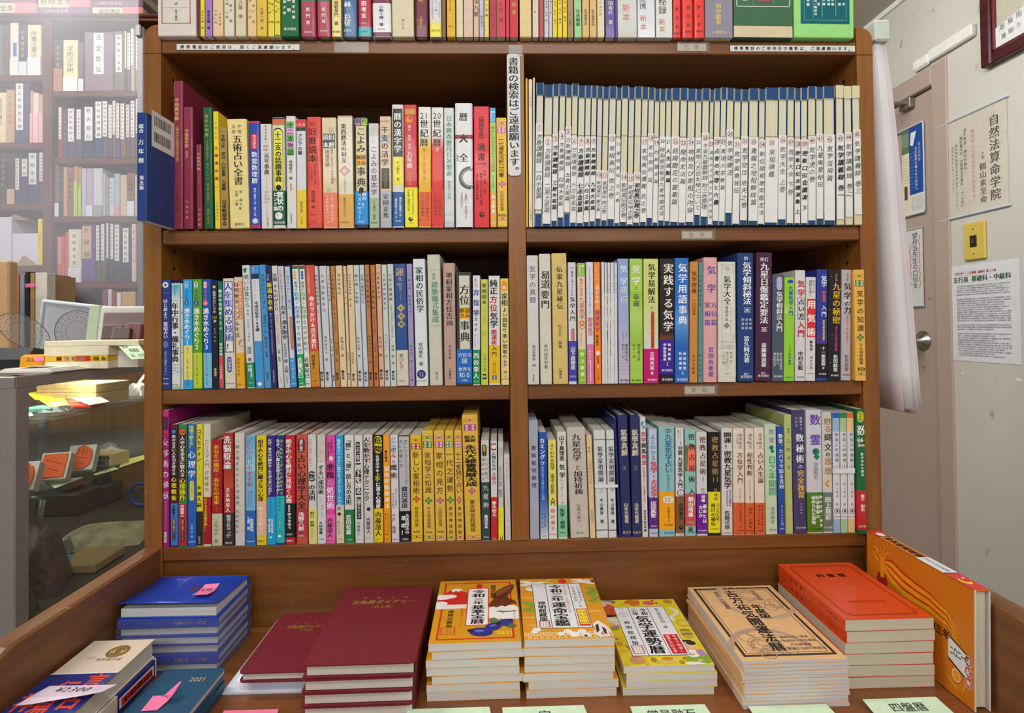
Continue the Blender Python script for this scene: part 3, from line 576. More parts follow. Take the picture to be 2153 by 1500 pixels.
ROW2L = '''
@ 330 530 5
56 148 46 290 s 2c3a88 ; C .42 348 32 d8dce4 ; D .42 348 16 2c3a88 ; H 8088b8 .42 432 15 TELEPHONE ; T w .42 495 715 48 はじめよう m ; T w .42 735 915 48 電話占い m ; o .12 .72 940 1010 6870a8 ; T c8cce0 .4 1045 1300 30 五十六謎屋もっちい n ; H w .42 1335 15 明窓書院 ; H w .42 1388 15 明窓書院
153 253 147 326 s a0c4ac ; #.06 .92 345 1410 dce0da ; G .06 .92 350 500 48b0d4 c8d8d8 ; T d .42 360 490 16 東京堂選書21 n ; H d .42 514 18 改訂新版 ; T k .42 535 1165 76 年中行事・儀礼事典 b ; T d .2 1180 1290 20 池田政弘 n ; T d .45 1180 1290 20 池田孝一 n ; T d .7 1180 1310 20 川口謙二 n ; H k .42 1395 16 東京美術
255 277 247 330 p d4d2d6 ; D .5 480 8 4878c8 ; D .5 640 8 d05050 ; D .5 830 8 d05050 ; D .5 900 8 4878c8 ; D .5 1060 8 d05050 ; D .5 1240 8 4878c8
280 376 272 290 s 2ca2e2 ; o .2 .58 315 380 e8f0f4 ; T b .4 320 376 26 関西 b ; T 1a5a98 .4 400 510 34 地下水の旅 n ; C .4 535 24 1c60b0 ; H w .4 535 34 4 ; T w .44 592 985 66 湧き水めぐり1 b ; =985 1346 e8d86c ; T d .45 1005 1330 20 湧き水サーベイ関西_編著_東方出版 n ; T 1a4a78 .45 1350 1405 18 東方出版 n
379 480 370 287 s 5aa020 ; o .2 .6 315 382 e8f4e8 ; T b .42 322 378 26 関西 b ; T 1a5a98 .42 400 510 34 地下水の旅 n ; C .42 540 26 2c50a8 ; H w .42 540 36 5 ; T w .44 592 1035 68 湧き水めぐり2 b ; =1062 1432 bcd034 ; T d .45 1090 1400 20 湧き水サーベイ関西_編著_東方出版 n
488 584 472 287 s 1c54b0 ; o .15 .58 312 385 f08098 ; T w .37 318 380 26 関西 b ; T e87898 .37 400 515 34 地下水の旅 n ; C .37 540 26 e87080 ; H w .37 540 36 6 ; T w .4 592 1035 66 湧き水めぐり3 b ; =1065 1432 7cbcdc ; T d .4 1090 1400 20 湧き水サーベイ関西_編著_東方出版 n
586 650 568 322 s 201e24 ; T d8d8d8 .5 355 645 32 関・東西のおいしい水 b ; H e0c020 .5 690 32 100 ; T d8d8d8 .55 715 745 30 選 b ; T a8a8a8 .5 800 950 22 富士見_徹_著 n ; D .5 1270 20 c8a840 ; T w .5 1225 1310 26 淡交 b
654 704 638 312 s 1c7054 ; T w .5 395 665 38 東京の自然水 b ; T w .5 675 825 38 124 b ; T w .5 960 1095 30 岡田哲明 b ; =1100 1432 d44850 ; T w .5 1195 1335 28 けやき出版 n
713 828 688 280 s dad0be ; #.1 .93 312 1058 e4e2dc ; L .1 .93 312 1058 2a3aa8 8 ; T 2a3aa8 .5 322 945 88 人を集める技術 m ; T 2a3aa8 .5 960 1045 72 ！ b ; o .26 .68 1105 1270 3c48a8 ; T w .47 1120 1255 34 内藤孝宏 n ; H 6a6aa0 .46 1385 16 東京新聞出版局
838 944 806 266 s decab2 ; T k .25 320 900 50 自然療法シンプル生活 m ; #.5 .96 308 710 e8883c ; T w .74 320 700 30 免疫力の高い体をつくる n ; C .8 960 40 b09880 ; O 1062 1428 e8aa1c ; T 6a4010 .3 1115 1305 34 東城百合子 n ; H 6a4010 .35 1395 16 日東書院
949 1030 890 142 s d4dadc ; C .32 190 14 1c7a4c ; C .48 185 14 1c7a4c ; C .4 208 14 1c7a4c ; T k .5 238 590 58 病いは食から n ; T s .52 605 945 28 食養_日常食と治療食 n ; T k .5 995 1155 46 沼田_勇 m ; O 1168 1428 1c8e6c ; T w .65 1190 1335 24 食と健康の古典1 b ; T w .35 1190 1260 24 の古典 b ; H w .5 1380 14 農文協
1040 1126 984 145 s d4d8da ; =145 232 3c94d4 ; =232 285 1c3050 ; T w .3 160 225 16 名著ベスト n ; T s .42 305 495 16 名泉いい水のみ水 n ; T k .52 522 840 46 平成の名水100選 b ; =940 1432 3c98dc ; C .5 1390 22 e8e8f0 ; D .4 1370 10 d03848
1134 1206 1070 136 s 4c94cc ; T 1a6a90 .5 230 600 44 常磐線沿線の湧水 n ; T 2a3a58 .52 660 860 34 福島茂太・文 n ; T 2a3a58 .54 890 1110 34 磯村克宏・写真 n ; T 2a3a58 .52 1270 1350 26 崙書房 n
@ 560 530 5
56 114 -8 146 s 2a2a60 ; T c8c8d8 .3 235 305 24 改訂版 n ; T e8d820 .5 322 618 56 新潟の名水 b ; T d0d0e0 .5 645 1080 18 湧水・名水・湧_豊かなる水の名所を訪ねて n ; T c8c8d8 .5 1245 1380 18 新潟日報事業社 n
116 186 42 146 s d6d4ce ; T k .5 225 315 48 京都 m ; T 2858b0 .5 340 385 44 水 m ; T k .5 390 628 46 ものがたり m ; T c86068 .5 655 995 34 平安京一二〇〇年を歩く n ; T k .5 1020 1155 32 平野_圭祐 n ; T s .5 1320 1380 20 淡交社 n
191 254 116 150 s c6cad2 ; T c84048 .4 185 340 24 水の達人厳選 n ; T d .5 350 560 26 街歩き・里歩きの n ; T k .55 562 925 56 名水・湧水散歩 m ; T d .5 965 1110 28 新装増補版 n ; T k .5 1130 1275 38 南_正時 m ; T d .5 1305 1390 16 自由国民社 n
258 322 186 146 s 2452a4 ; #.08 .9 160 1118 ccd0d4 ; T s .4 185 235 18 改訂版 n ; T 3a5a68 .5 245 605 36 鹿児島のおいしい湧き水 n ; o .36 .86 682 1032 c46434 ; T e8c8a0 .6 700 1020 24 自然水を求めてシンプルに n ; =1118 1425 3c94d4 ; T w .5 1130 1335 36 かくのぶえ n ; H w .55 1388 16 南方新社
340 408 264 142 s dae0dc ; =142 158 c83028 ; =158 182 28783c ; D .42 215 18 e8b030 ; D .42 245 18 e8b030 ; D .42 275 18 e8b030 ; T 3a5a50 .5 310 415 38 東海の n ; T 2888c0 .5 420 705 58 名水・わき水 m ; T k .5 720 1062 44 やすらぎ紀行 n ; O 1078 1412 20a04c ; T w .42 1110 1330 58 近藤紀巳 b ; H w .5 1385 16 風媒社
413 470 342 140 s dadedc ; =140 156 c83028 ; =156 182 28783c ; D .5 215 18 3858b0 ; D .5 245 18 3858b0 ; D .5 275 18 3858b0 ; T 3a5a50 .5 310 415 38 東海の n ; T 58b038 .5 420 705 56 名水・わき水 m ; T k .5 720 1042 42 さわやか紀行 n ; O 1078 1412 dcdcda ; T k .42 1110 1330 50 近藤紀巳 m ; H d .5 1388 16 風媒社
472 570 406 140 s d4503e ; T f0d8d0 .3 170 460 28 365日吉方位の開運！ n ; o .26 .82 470 520 e8e0d8 ; T d4503e .52 476 516 20 ７大 b ; T w .55 525 1020 54 おでかけ＆吉方旅行 b ; O 1050 1412 ca8a20 ; T k .4 1085 1235 38 西谷泰人 m ; H 3a2008 .45 1360 14 NEWYORK
572 610 502 150 p cac6c6 ; T d .45 240 645 32 密教占星術資料集_2 n ; T k .45 1262 1360 30 雲玄堂 b
616 694 554 148 p ccccd2 ; T k .4 235 632 36 九星活断秘密伝 n ; T d .42 885 1150 32 陽新堂主人_著 n ; T k .42 1265 1355 30 雲玄堂 b
698 728 630 150 p cacaca ; T d .5 240 515 20 九星術奥伝秘書 n ; T d .5 915 1100 20 柳田_足象_著 n ; T k .5 1300 1362 20 雲玄堂 b
731 779 672 148 p bc8044 ; T 5a3a18 .42 240 495 30 八宅明鏡秘録 n ; T 7a5028 .45 520 865 24 ー乾輪・東元二四座秘ー n ; T 6a4420 .5 950 1155 28 田代陽泉_著 n ; T k .45 1270 1350 28 雲玄堂 b
782 852 724 145 p e2caa2 ; T k .45 230 450 36 淘宮術秘伝 n ; T d .5 895 1110 34 高橋北堂_著 n ; T k .42 1245 1345 34 雲玄堂 b
858 888 806 148 p e0caa2 ; T d .5 235 550 18 田中胎東著作集_第一巻 n ; T d .5 1055 1145 16 田中胎東 n ; T k .5 1280 1345 18 雲玄堂 b
893 962 846 140 p dec69e ; T d .35 230 580 28 田中胎東著作集_第二巻 n ; T d .4 1055 1180 28 田中胎東 n ; T k .4 1280 1360 28 雲玄堂 b
964 1022 914 140 p caced2 ; T k .4 235 545 38 闇の曙／牛馬問 n ; T d .4 895 1110 30 新井白蛾_著 n ; T k .4 1250 1360 32 雲玄堂 b
1027 1076 976 138 p c6ced6 ; T k .5 235 545 34 法華九星辰術口伝 n ; T k .45 1265 1365 28 雲玄堂 b
1080 1126 1032 136 p ba7a4a ; T k .5 235 595 34 干支九星霊気学 n ; T 5a3a20 .5 880 1175 26 霊気学研究会_編 n ; T k .45 1265 1350 30 雲玄堂 b
@ 770 530 5
85 134 41 138 p ba7a46 ; T 4a2c14 .42 225 320 20 野人之術 n ; T k .42 345 605 32 九星神秘術 n ; T 6a4420 .45 640 890 18 《附録_星命大太極真伝》 n ; T 6a4420 .5 940 1215 20 小堀乾蒙_松本儀章 n ; T k .45 1270 1350 26 雲玄堂 b
140 194 97 128 p daac94 ; T k .42 210 495 34 九星象意大全 n ; T k .42 890 1100 34 石門会_編 n ; T k .42 1235 1345 32 雲玄堂 b
198 254 158 135 p cacec8 ; T k .45 230 608 32 九星運命極意旨伝 n ; T s .42 865 1110 26 陽新堂主人_著 n ; T k .42 1245 1350 30 雲玄堂 b
258 322 220 128 p c6cec6 ; T k .42 228 515 36 九星方鑑講義 n ; T d .45 540 635 20 《附録》 n ; T d .5 650 900 22 淨酒法・干支吉方法 n ; T d .5 980 1185 28 渡邊_鎮_著 n ; T k .45 1250 1350 30 雲玄堂 b
322 448 290 126 s 2e5290 ; T c8a878 .45 170 250 92 運 m ; T c8a878 .5 260 320 50 を m ; T c8a878 .45 325 375 62 創る n ; T c8a878 .48 375 415 40 る n ; #.47 .5 440 505 c8a878 ; D .5 592 44 c0a468 ; D .5 678 44 c0a468 ; D .5 762 44 c0a468 ; T 3a4a78 .5 572 612 36 方 m ; T 3a4a78 .5 658 698 36 位 m ; T 3a4a78 .5 742 782 36 編 m ; O 1035 1408 d6ceb6 ; T k .42 1070 1240 44 賀川礼子 n ; H k .42 1358 20 評言社
452 512 420 125 s a094bc ; T 4a3c6c .5 285 650 30 象占学_制敗篇入門 n ; T 4a3c6c .5 980 1360 24 陳希夷_著_ミツム著 n
525 655 487 75 s dae0e2 ; T k .5 155 640 82 家相の民俗学 m ; T k .45 955 1200 48 宮内貴久_著 m ; C .45 1288 46 28386c ; T c8d0e0 .36 1265 1315 18 歴史文化 n ; T c8d0e0 .55 1265 1315 18 文化教養 n ; H d .45 1358 20 吉川弘文館
668 806 638 28 c c8c8b6 ; T 5a6a60 .48 220 300 42 実用 n ; T 3c8c74 .55 310 748 74 建築儀式集成 m ; #.16 .85 186 190 7aa890 ; #.12 .88 775 780 7aa890 ; T d .55 1265 1350 30 青山社 n ; !tallest boxed book, pale green-grey with green title
820 950 802 118 h bc9c8e ; T k .5 212 780 70 地相家相方位吉凶 m ; T k .5 980 1130 34 多田鳴鳳 n ; T k .48 1215 1340 32 八幡書店 n
955 1118 942 214 s 3a3a40 ; #.2 .88 250 1025 d2cdb8 ; T k .54 345 562 108 方位 m ; #.2 .88 585 704 e8b020 ; T 3a2808 .36 590 698 54 解き m ; T 3a2808 .72 590 698 54 読み m ; T k .54 722 948 108 事典 m ; O 1024 1382 1c6ac4 ; H w .52 1085 48 方位の ; H w .5 1145 64 謎 ; H w .52 1235 46 世界を ; H w .52 1295 62 知る ; H w .5 1352 20 柏書房
1120 1200 1118 248 s dadae2 ; T c83848 .42 280 375 34 正しい b ; T 8890c8 .52 398 680 66 方位学 b ; T k .46 392 672 66 方位学 m ; T k .42 690 840 40 ガイド b ; T s .7 870 990 18 いい方位へ n ; T s .32 870 1000 18 悪いところがある n ; O 1030 1392 1c8c4c ; T w .45 1062 1335 62 西谷泰人 m ; H e0e8a0 .5 1365 14 NEWYORK
1206 1284 1202 288 s cacb52 ; C .7 700 26 b8bc3c ; C .4 860 30 b8bc3c ; T k .48 330 555 50 家相読本 m ; T 5a6020 .5 580 755 18 マザアーのための n ; T 8a9030 .55 1070 1255 32 光藤俊夫著 n ; #.24 .74 1285 1340 1c1c1c ; C .48 1312 14 cacb52
1290 1416 1284 252 s dadada ; T k .44 290 450 86 純正 b ; T r .44 460 630 84 方位 b ; T k .46 635 800 84 気学 b ; T r .46 815 985 62 開運術 b ; =985 1382 e8ba1c ; T k .47 985 1105 58 入門 m ; T k .47 1130 1285 36 ・田口二州 n ; #.28 .68 1295 1345 3a5a8a ; T w .48 1298 1342 24 東洋 n
1422 1510 1416 280 s e2d08c ; =280 420 e8c828 ; o .08 .82 305 410 e8883c ; T w .45 355 405 40 本 b ; T k .5 430 570 72 家相 m ; T k .5 585 850 50 よい間取り m ; T k .5 860 1130 50 悪い間取り m ; T d .5 1140 1320 34 鶴野_晴山 n ; H k .5 1338 14 日本実業出版
'''
ROW2R = '''
@ 1095 520 4.84
72 190 58 84 c d3cfcb ; T 4c3c68 .5 190 572 68 気学の真髄 n ; T 4c3c68 .55 995 1220 40 聖法氣學會_編 n ; T d .5 1295 1375 22 東洋書院 n
200 320 182 68 c d3cfbf ; T k .55 238 425 96 易道 m ; T k .5 440 628 90 要門 m ; T k .5 990 1240 40 幸村研究所著 n
330 486 310 62 c d6ba72 ; T k .52 195 635 66 仏家九星秘伝 m ; T k .5 790 1032 40 白日孔_編著 n ; T k .48 1225 1340 32 八幡書店 n
490 572 478 155 s d3d3d8 ; o .25 .8 200 225 b8a8c8 ; T k .52 240 500 34 運命に克つための n ; T k .54 505 755 54 気学入門 m ; #.36 .75 832 952 c02838 ; T w .55 840 945 18 新装改訂版 n ; O 955 1367 4242b4 ; T w .52 1010 1250 50 山下真理恵 m ; H c8c8e8 .52 1318 24 海鳥社
586 668 572 162 s dfcbb2 ; =162 298 8cb830 ; T w .3 180 290 28 おきたい b ; T w .72 180 290 28 知って b ; T d05040 .5 318 500 34 幸せになれる b ; T c83838 .54 505 740 58 九星気学 n ; C .54 775 28 e07828 ; C .54 815 28 e07828 ; T w .54 755 840 36 入門 b ; T d88860 .4 860 1010 16 九星術の思想を解く n ; O 1040 1402 92bc30 ; T w .52 1070 1320 46 井上象英 b ; H w .52 1355 18 神宮館
674 748 663 152 s dad6de ; T d .48 200 700 22 あなたにも信じられないほど幸せが舞いこむ！ n ; T d05838 .5 712 915 52 開運氣学 m ; =990 1402 e272aa ; T f4d8e8 .4 1045 1170 24 勝沼慧衣 n ; #.48 .56 1160 1370 f0e0ec
756 822 740 152 s f28424 ; T w .3 185 400 18 次々起こる！いいこと n ; T w .65 185 390 18 いいことばかりが n ; T f4e8e0 .5 392 632 48 幸せを呼ぶ n ; T b04880 .5 642 865 50 開運氣学 b ; T 5a2010 .42 895 1005 26 勝沼慧衣 b ; D .5 1150 52 c83820 ; C .5 1080 24 f0d8c0 ; #.42 .46 1190 1230 f0e8e0 ; #.55 .59 1190 1230 f0e8e0 ; T 5a2010 .5 1280 1355 16 二見書房 n
828 858 820 150 p d6d6d6
859 884 851 156 p d8d8da
886 915 882 156 p d4d4d6 ; T s .4 270 470 16 気学・家相講座 n
917 952 914 156 p dadadc
954 986 950 158 p d4d4d8 ; T s .5 280 470 16 気学・家相講座 n
998 1108 985 118 s 8aa6d6 ; G 0 1 400 1402 94a8d8 c8b8c8 ; T d8e4f8 .56 180 390 82 気学 b ; T 2a4aa0 .56 180 390 76 気学 n ; T d8e0f0 .58 400 570 72 新解 b ; T k .58 400 570 66 新解 m ; T d .75 860 925 14 気学宗家 n ; T d .42 860 970 14 気学宗家三世 n ; T k .75 985 1165 32 園田真次郎 n ; T k .42 985 1135 32 前沢一光 n ; #0 1 1180 1184 a098b8 ; #0 1 1215 1219 a098b8 ; #0 1 1250 1254 a098b8 ; #0 1 1285 1289 a098b8 ; H k .55 1358 24 東洋書院
@ 1335 520 4.84
-48 84 -55 118 s a8cc54 ; G 0 1 450 700 98c040 b4d468 ; G 0 1 700 1000 b4d468 98c440 ; T e8f0d8 .5 185 385 84 気学 b ; T 6a2a78 .5 185 385 78 気学 n ; T 2c6c30 .52 395 450 44 と n ; T d .5 475 610 70 幸運 m ; T k .68 985 1160 32 園田真次郎 n ; T k .3 985 1130 32 前沢一光 n ; H k .5 1358 24 東洋書院
90 244 86 120 s ced27c ; G 0 1 500 1035 ced27c d4d6c8 ; T k .54 165 575 78 気学易解法 m ; T d .54 590 650 34 （全） n ; o .48 .72 655 1035 d84828 ; T 3a1008 .6 680 1020 24 未来を決定する_より的確な指針 n ; O 1035 1388 c21070 ; T w .55 1065 1255 46 吉岡秀憲 m ; T w .55 1270 1310 30 著 b ; H w .55 1352 24 東洋書院
244 402 250 118 s 261e1e ; G 0 1 850 940 261e1e 7a3c20 ; T f0e8dc .6 165 862 106 実践する気学 m ; O 940 1298 3c1e96 ; T w .36 980 1160 32 伊藤聖優雨 b ; T w .68 980 1155 32 松田統聖 b ; T w .55 1170 1210 16 共著 b ; H w .52 1255 28 東洋書院 ; H w .55 1350 28 東洋書院
406 550 405 112 s 2a6cc0 ; G 0 1 560 760 2a6cc0 5c98dc ; G 0 1 760 1050 5c98dc 2860b0 ; T w .56 165 792 94 気学用語事典 m ; T w .38 1070 1250 32 作道潤聖 b ; T w .7 1070 1250 32 松田統聖 b ; T w .55 1265 1300 16 共著 b ; H w .52 1350 28 東洋書院
552 644 560 150 p ca8844 ; T 3a2410 .52 245 470 52 気学密義 m ; T 5a3c1c .52 525 695 36 七大凶殺篇 n ; T 4a3018 .5 1100 1295 34 中村文聡著 n
643 690 648 155 p 5c908c ; T 2c4a48 .4 285 600 28 気学精義同会篇 n ; T 2c4a48 .45 1090 1320 26 中村文聡著 n
692 840 694 106 h dfa4a4 ; T 4c48a8 .56 190 290 92 気 m ; T 4c48a8 .56 375 475 92 学 m ; T 4c48a8 .28 560 800 62 家相篇 m ; T 4c48a8 .76 560 800 62 方位篇 m ; T 4c48a8 .54 1015 1325 58 宮田有峯著 m
846 1030 842 150 s d8d6cc ; L .2 .88 172 968 b8b4a0 6 ; L .38 .88 265 890 d0ccb8 4 ; C .54 220 28 c0bca8 ; #.36 .86 290 880 e0ded4 ; T k .52 290 590 76 氣学大全 m ; T k .48 600 755 40 喜嶋帝童 n ; D .48 800 34 8a8478 ; T b83838 .72 600 880 16 人生の道しるべ_基礎から鑑定まで n ; =968 972 c8c4b4 ; O 975 1320 d8d6ca ; #.14 .86 1000 1032 a8a698 ; H w .5 1016 26 増補改訂版 ; T 6c6a5c .72 1065 1180 32 気学を n ; T 6c6a5c .5 1065 1240 32 学ぶために、 n ; T 6c6a5c .3 1065 1195 32 この一冊 n ; H s .5 1288 14 日貿出版
1046 1212 1040 60 c 20407a ; T w .55 98 135 44 修訂 m ; T w .6 150 590 90 気学傾斜秘法 m ; T w .6 598 685 70 ［全］ m ; T d8dce8 .32 725 840 30 開運編 n ; T d8dce8 .56 725 840 30 運勢編 n ; T d8dce8 .8 725 840 30 乾坤編 n ; T w .55 905 1180 60 富久純光著 m ; H w .52 1295 28 発行 ; H w .52 1322 30 東洋書院
@ 1575 520 4.8385
58 222 74 56 c 4a2442 ; H w .5 128 44 修訂 ; T w .52 160 785 90 九星日盤鑑定要法 m ; T w .54 800 882 60 ［全］ m ; T w .54 975 1225 54 斎藤擁道著 m ; H w .52 1285 24 発行 ; H w .52 1312 28 東洋書院
230 352 238 278 s 4e566a ; o .36 .85 302 438 c0bce0 ; T 3a3a6a .48 315 425 20 ガイダンス n ; T 3a3a6a .74 315 425 20 法則への n ; T w .62 450 862 64 気学傾斜法入門 m ; T w .22 1075 1220 28 富久知江子 n ; T w .5 1075 1195 28 富久真江 n ; T w .78 1075 1250 28 富久純光監修 n ; H w .55 1318 24 東洋書院
352 462 360 310 s 94d034 ; o .3 .85 335 368 2848a8 ; T 2848a8 .62 395 695 48 九星気学入門 b ; G 0 1 560 680 94d034 b8e060 ; T 3a6a28 .55 985 1075 18 八雲雄峰 n ; T 2848a8 .55 1085 1200 24 松田統聖 b ; H 2848a8 .5 1328 18 東洋書院
467 575 470 236 s d8d4d4 ; T c82838 .58 335 505 78 気学 b ; L .24 .94 514 740 2a2a2a 4 ; T k .6 525 735 62 占い方 b ; T c82838 .58 755 918 78 入門 b ; T k .52 1060 1255 52 中村文聡 b ; H k .5 1325 18 東洋書院
574 676 580 306 s dbd7d7 ; T d .45 335 510 38 運勢を開く n ; T d .8 335 470 30 あなたの n ; #.1 .96 528 918 da3434 ; T w .56 540 910 88 用気術 b ; T k .55 950 1060 34 新気学 b ; T d .55 1110 1245 30 横井伯典 n ; H s .5 1288 14 日本開運学会
684 796 690 228 s 2e3e94 ; G 0 1 700 985 2e3e94 5a3494 ; T w .66 290 410 60 気学 m ; o .5 .86 432 570 502c78 ; T e06828 .66 440 565 40 命象学 b ; T w .66 590 710 54 入門 m ; T e8e028 .64 740 965 24 神秘の原点学術公開！ b ; O 985 1332 1e1c24 ; T w .62 1010 1210 42 十一條龍樹 m ; T w .62 1220 1260 24 著 m ; H w .55 1292 20 東洋書院
798 930 808 232 s 221e24 ; T d8b030 .62 275 350 24 改訂版 n ; T e8b820 .64 362 785 82 九星の秘密 m ; T e030a0 .64 800 1060 28 あなたの未来の羅針盤 b ; T w .6 1095 1270 46 松田統聖 m ; H w .55 1308 20 東洋書院 ; C .2 300 3 d8d8e0 ; C .85 480 3 d8d8e0 ; C .15 640 3 d8d8e0 ; C .3 900 3 d8d8e0 ; C .2 1180 3 d8d8e0
936 1060 942 230 s bab0b2 ; C .4 580 50 d4c8c4 ; C .6 760 60 c8bab8 ; T d .62 270 345 24 改訂版 n ; T k .62 362 535 76 気学 m ; T k .6 545 600 58 の m ; T k .62 605 670 78 力 m ; T c83040 .62 690 975 24 吉方位から良い家相まで n ; T k .56 1095 1265 42 松田統聖 n ; H k .55 1302 18 東洋書院
1066 1205 1078 229 s eab452 -.006 ; J 2c8040 295 336 400 918 1292 ; T k .54 440 860 70 気学の知識 n ; T 6a5020 .54 980 1195 44 平木場泰義著 n ; L .24 .86 1225 1262 4a3a18 3 ; H k .54 1243 28 神宮館
'''
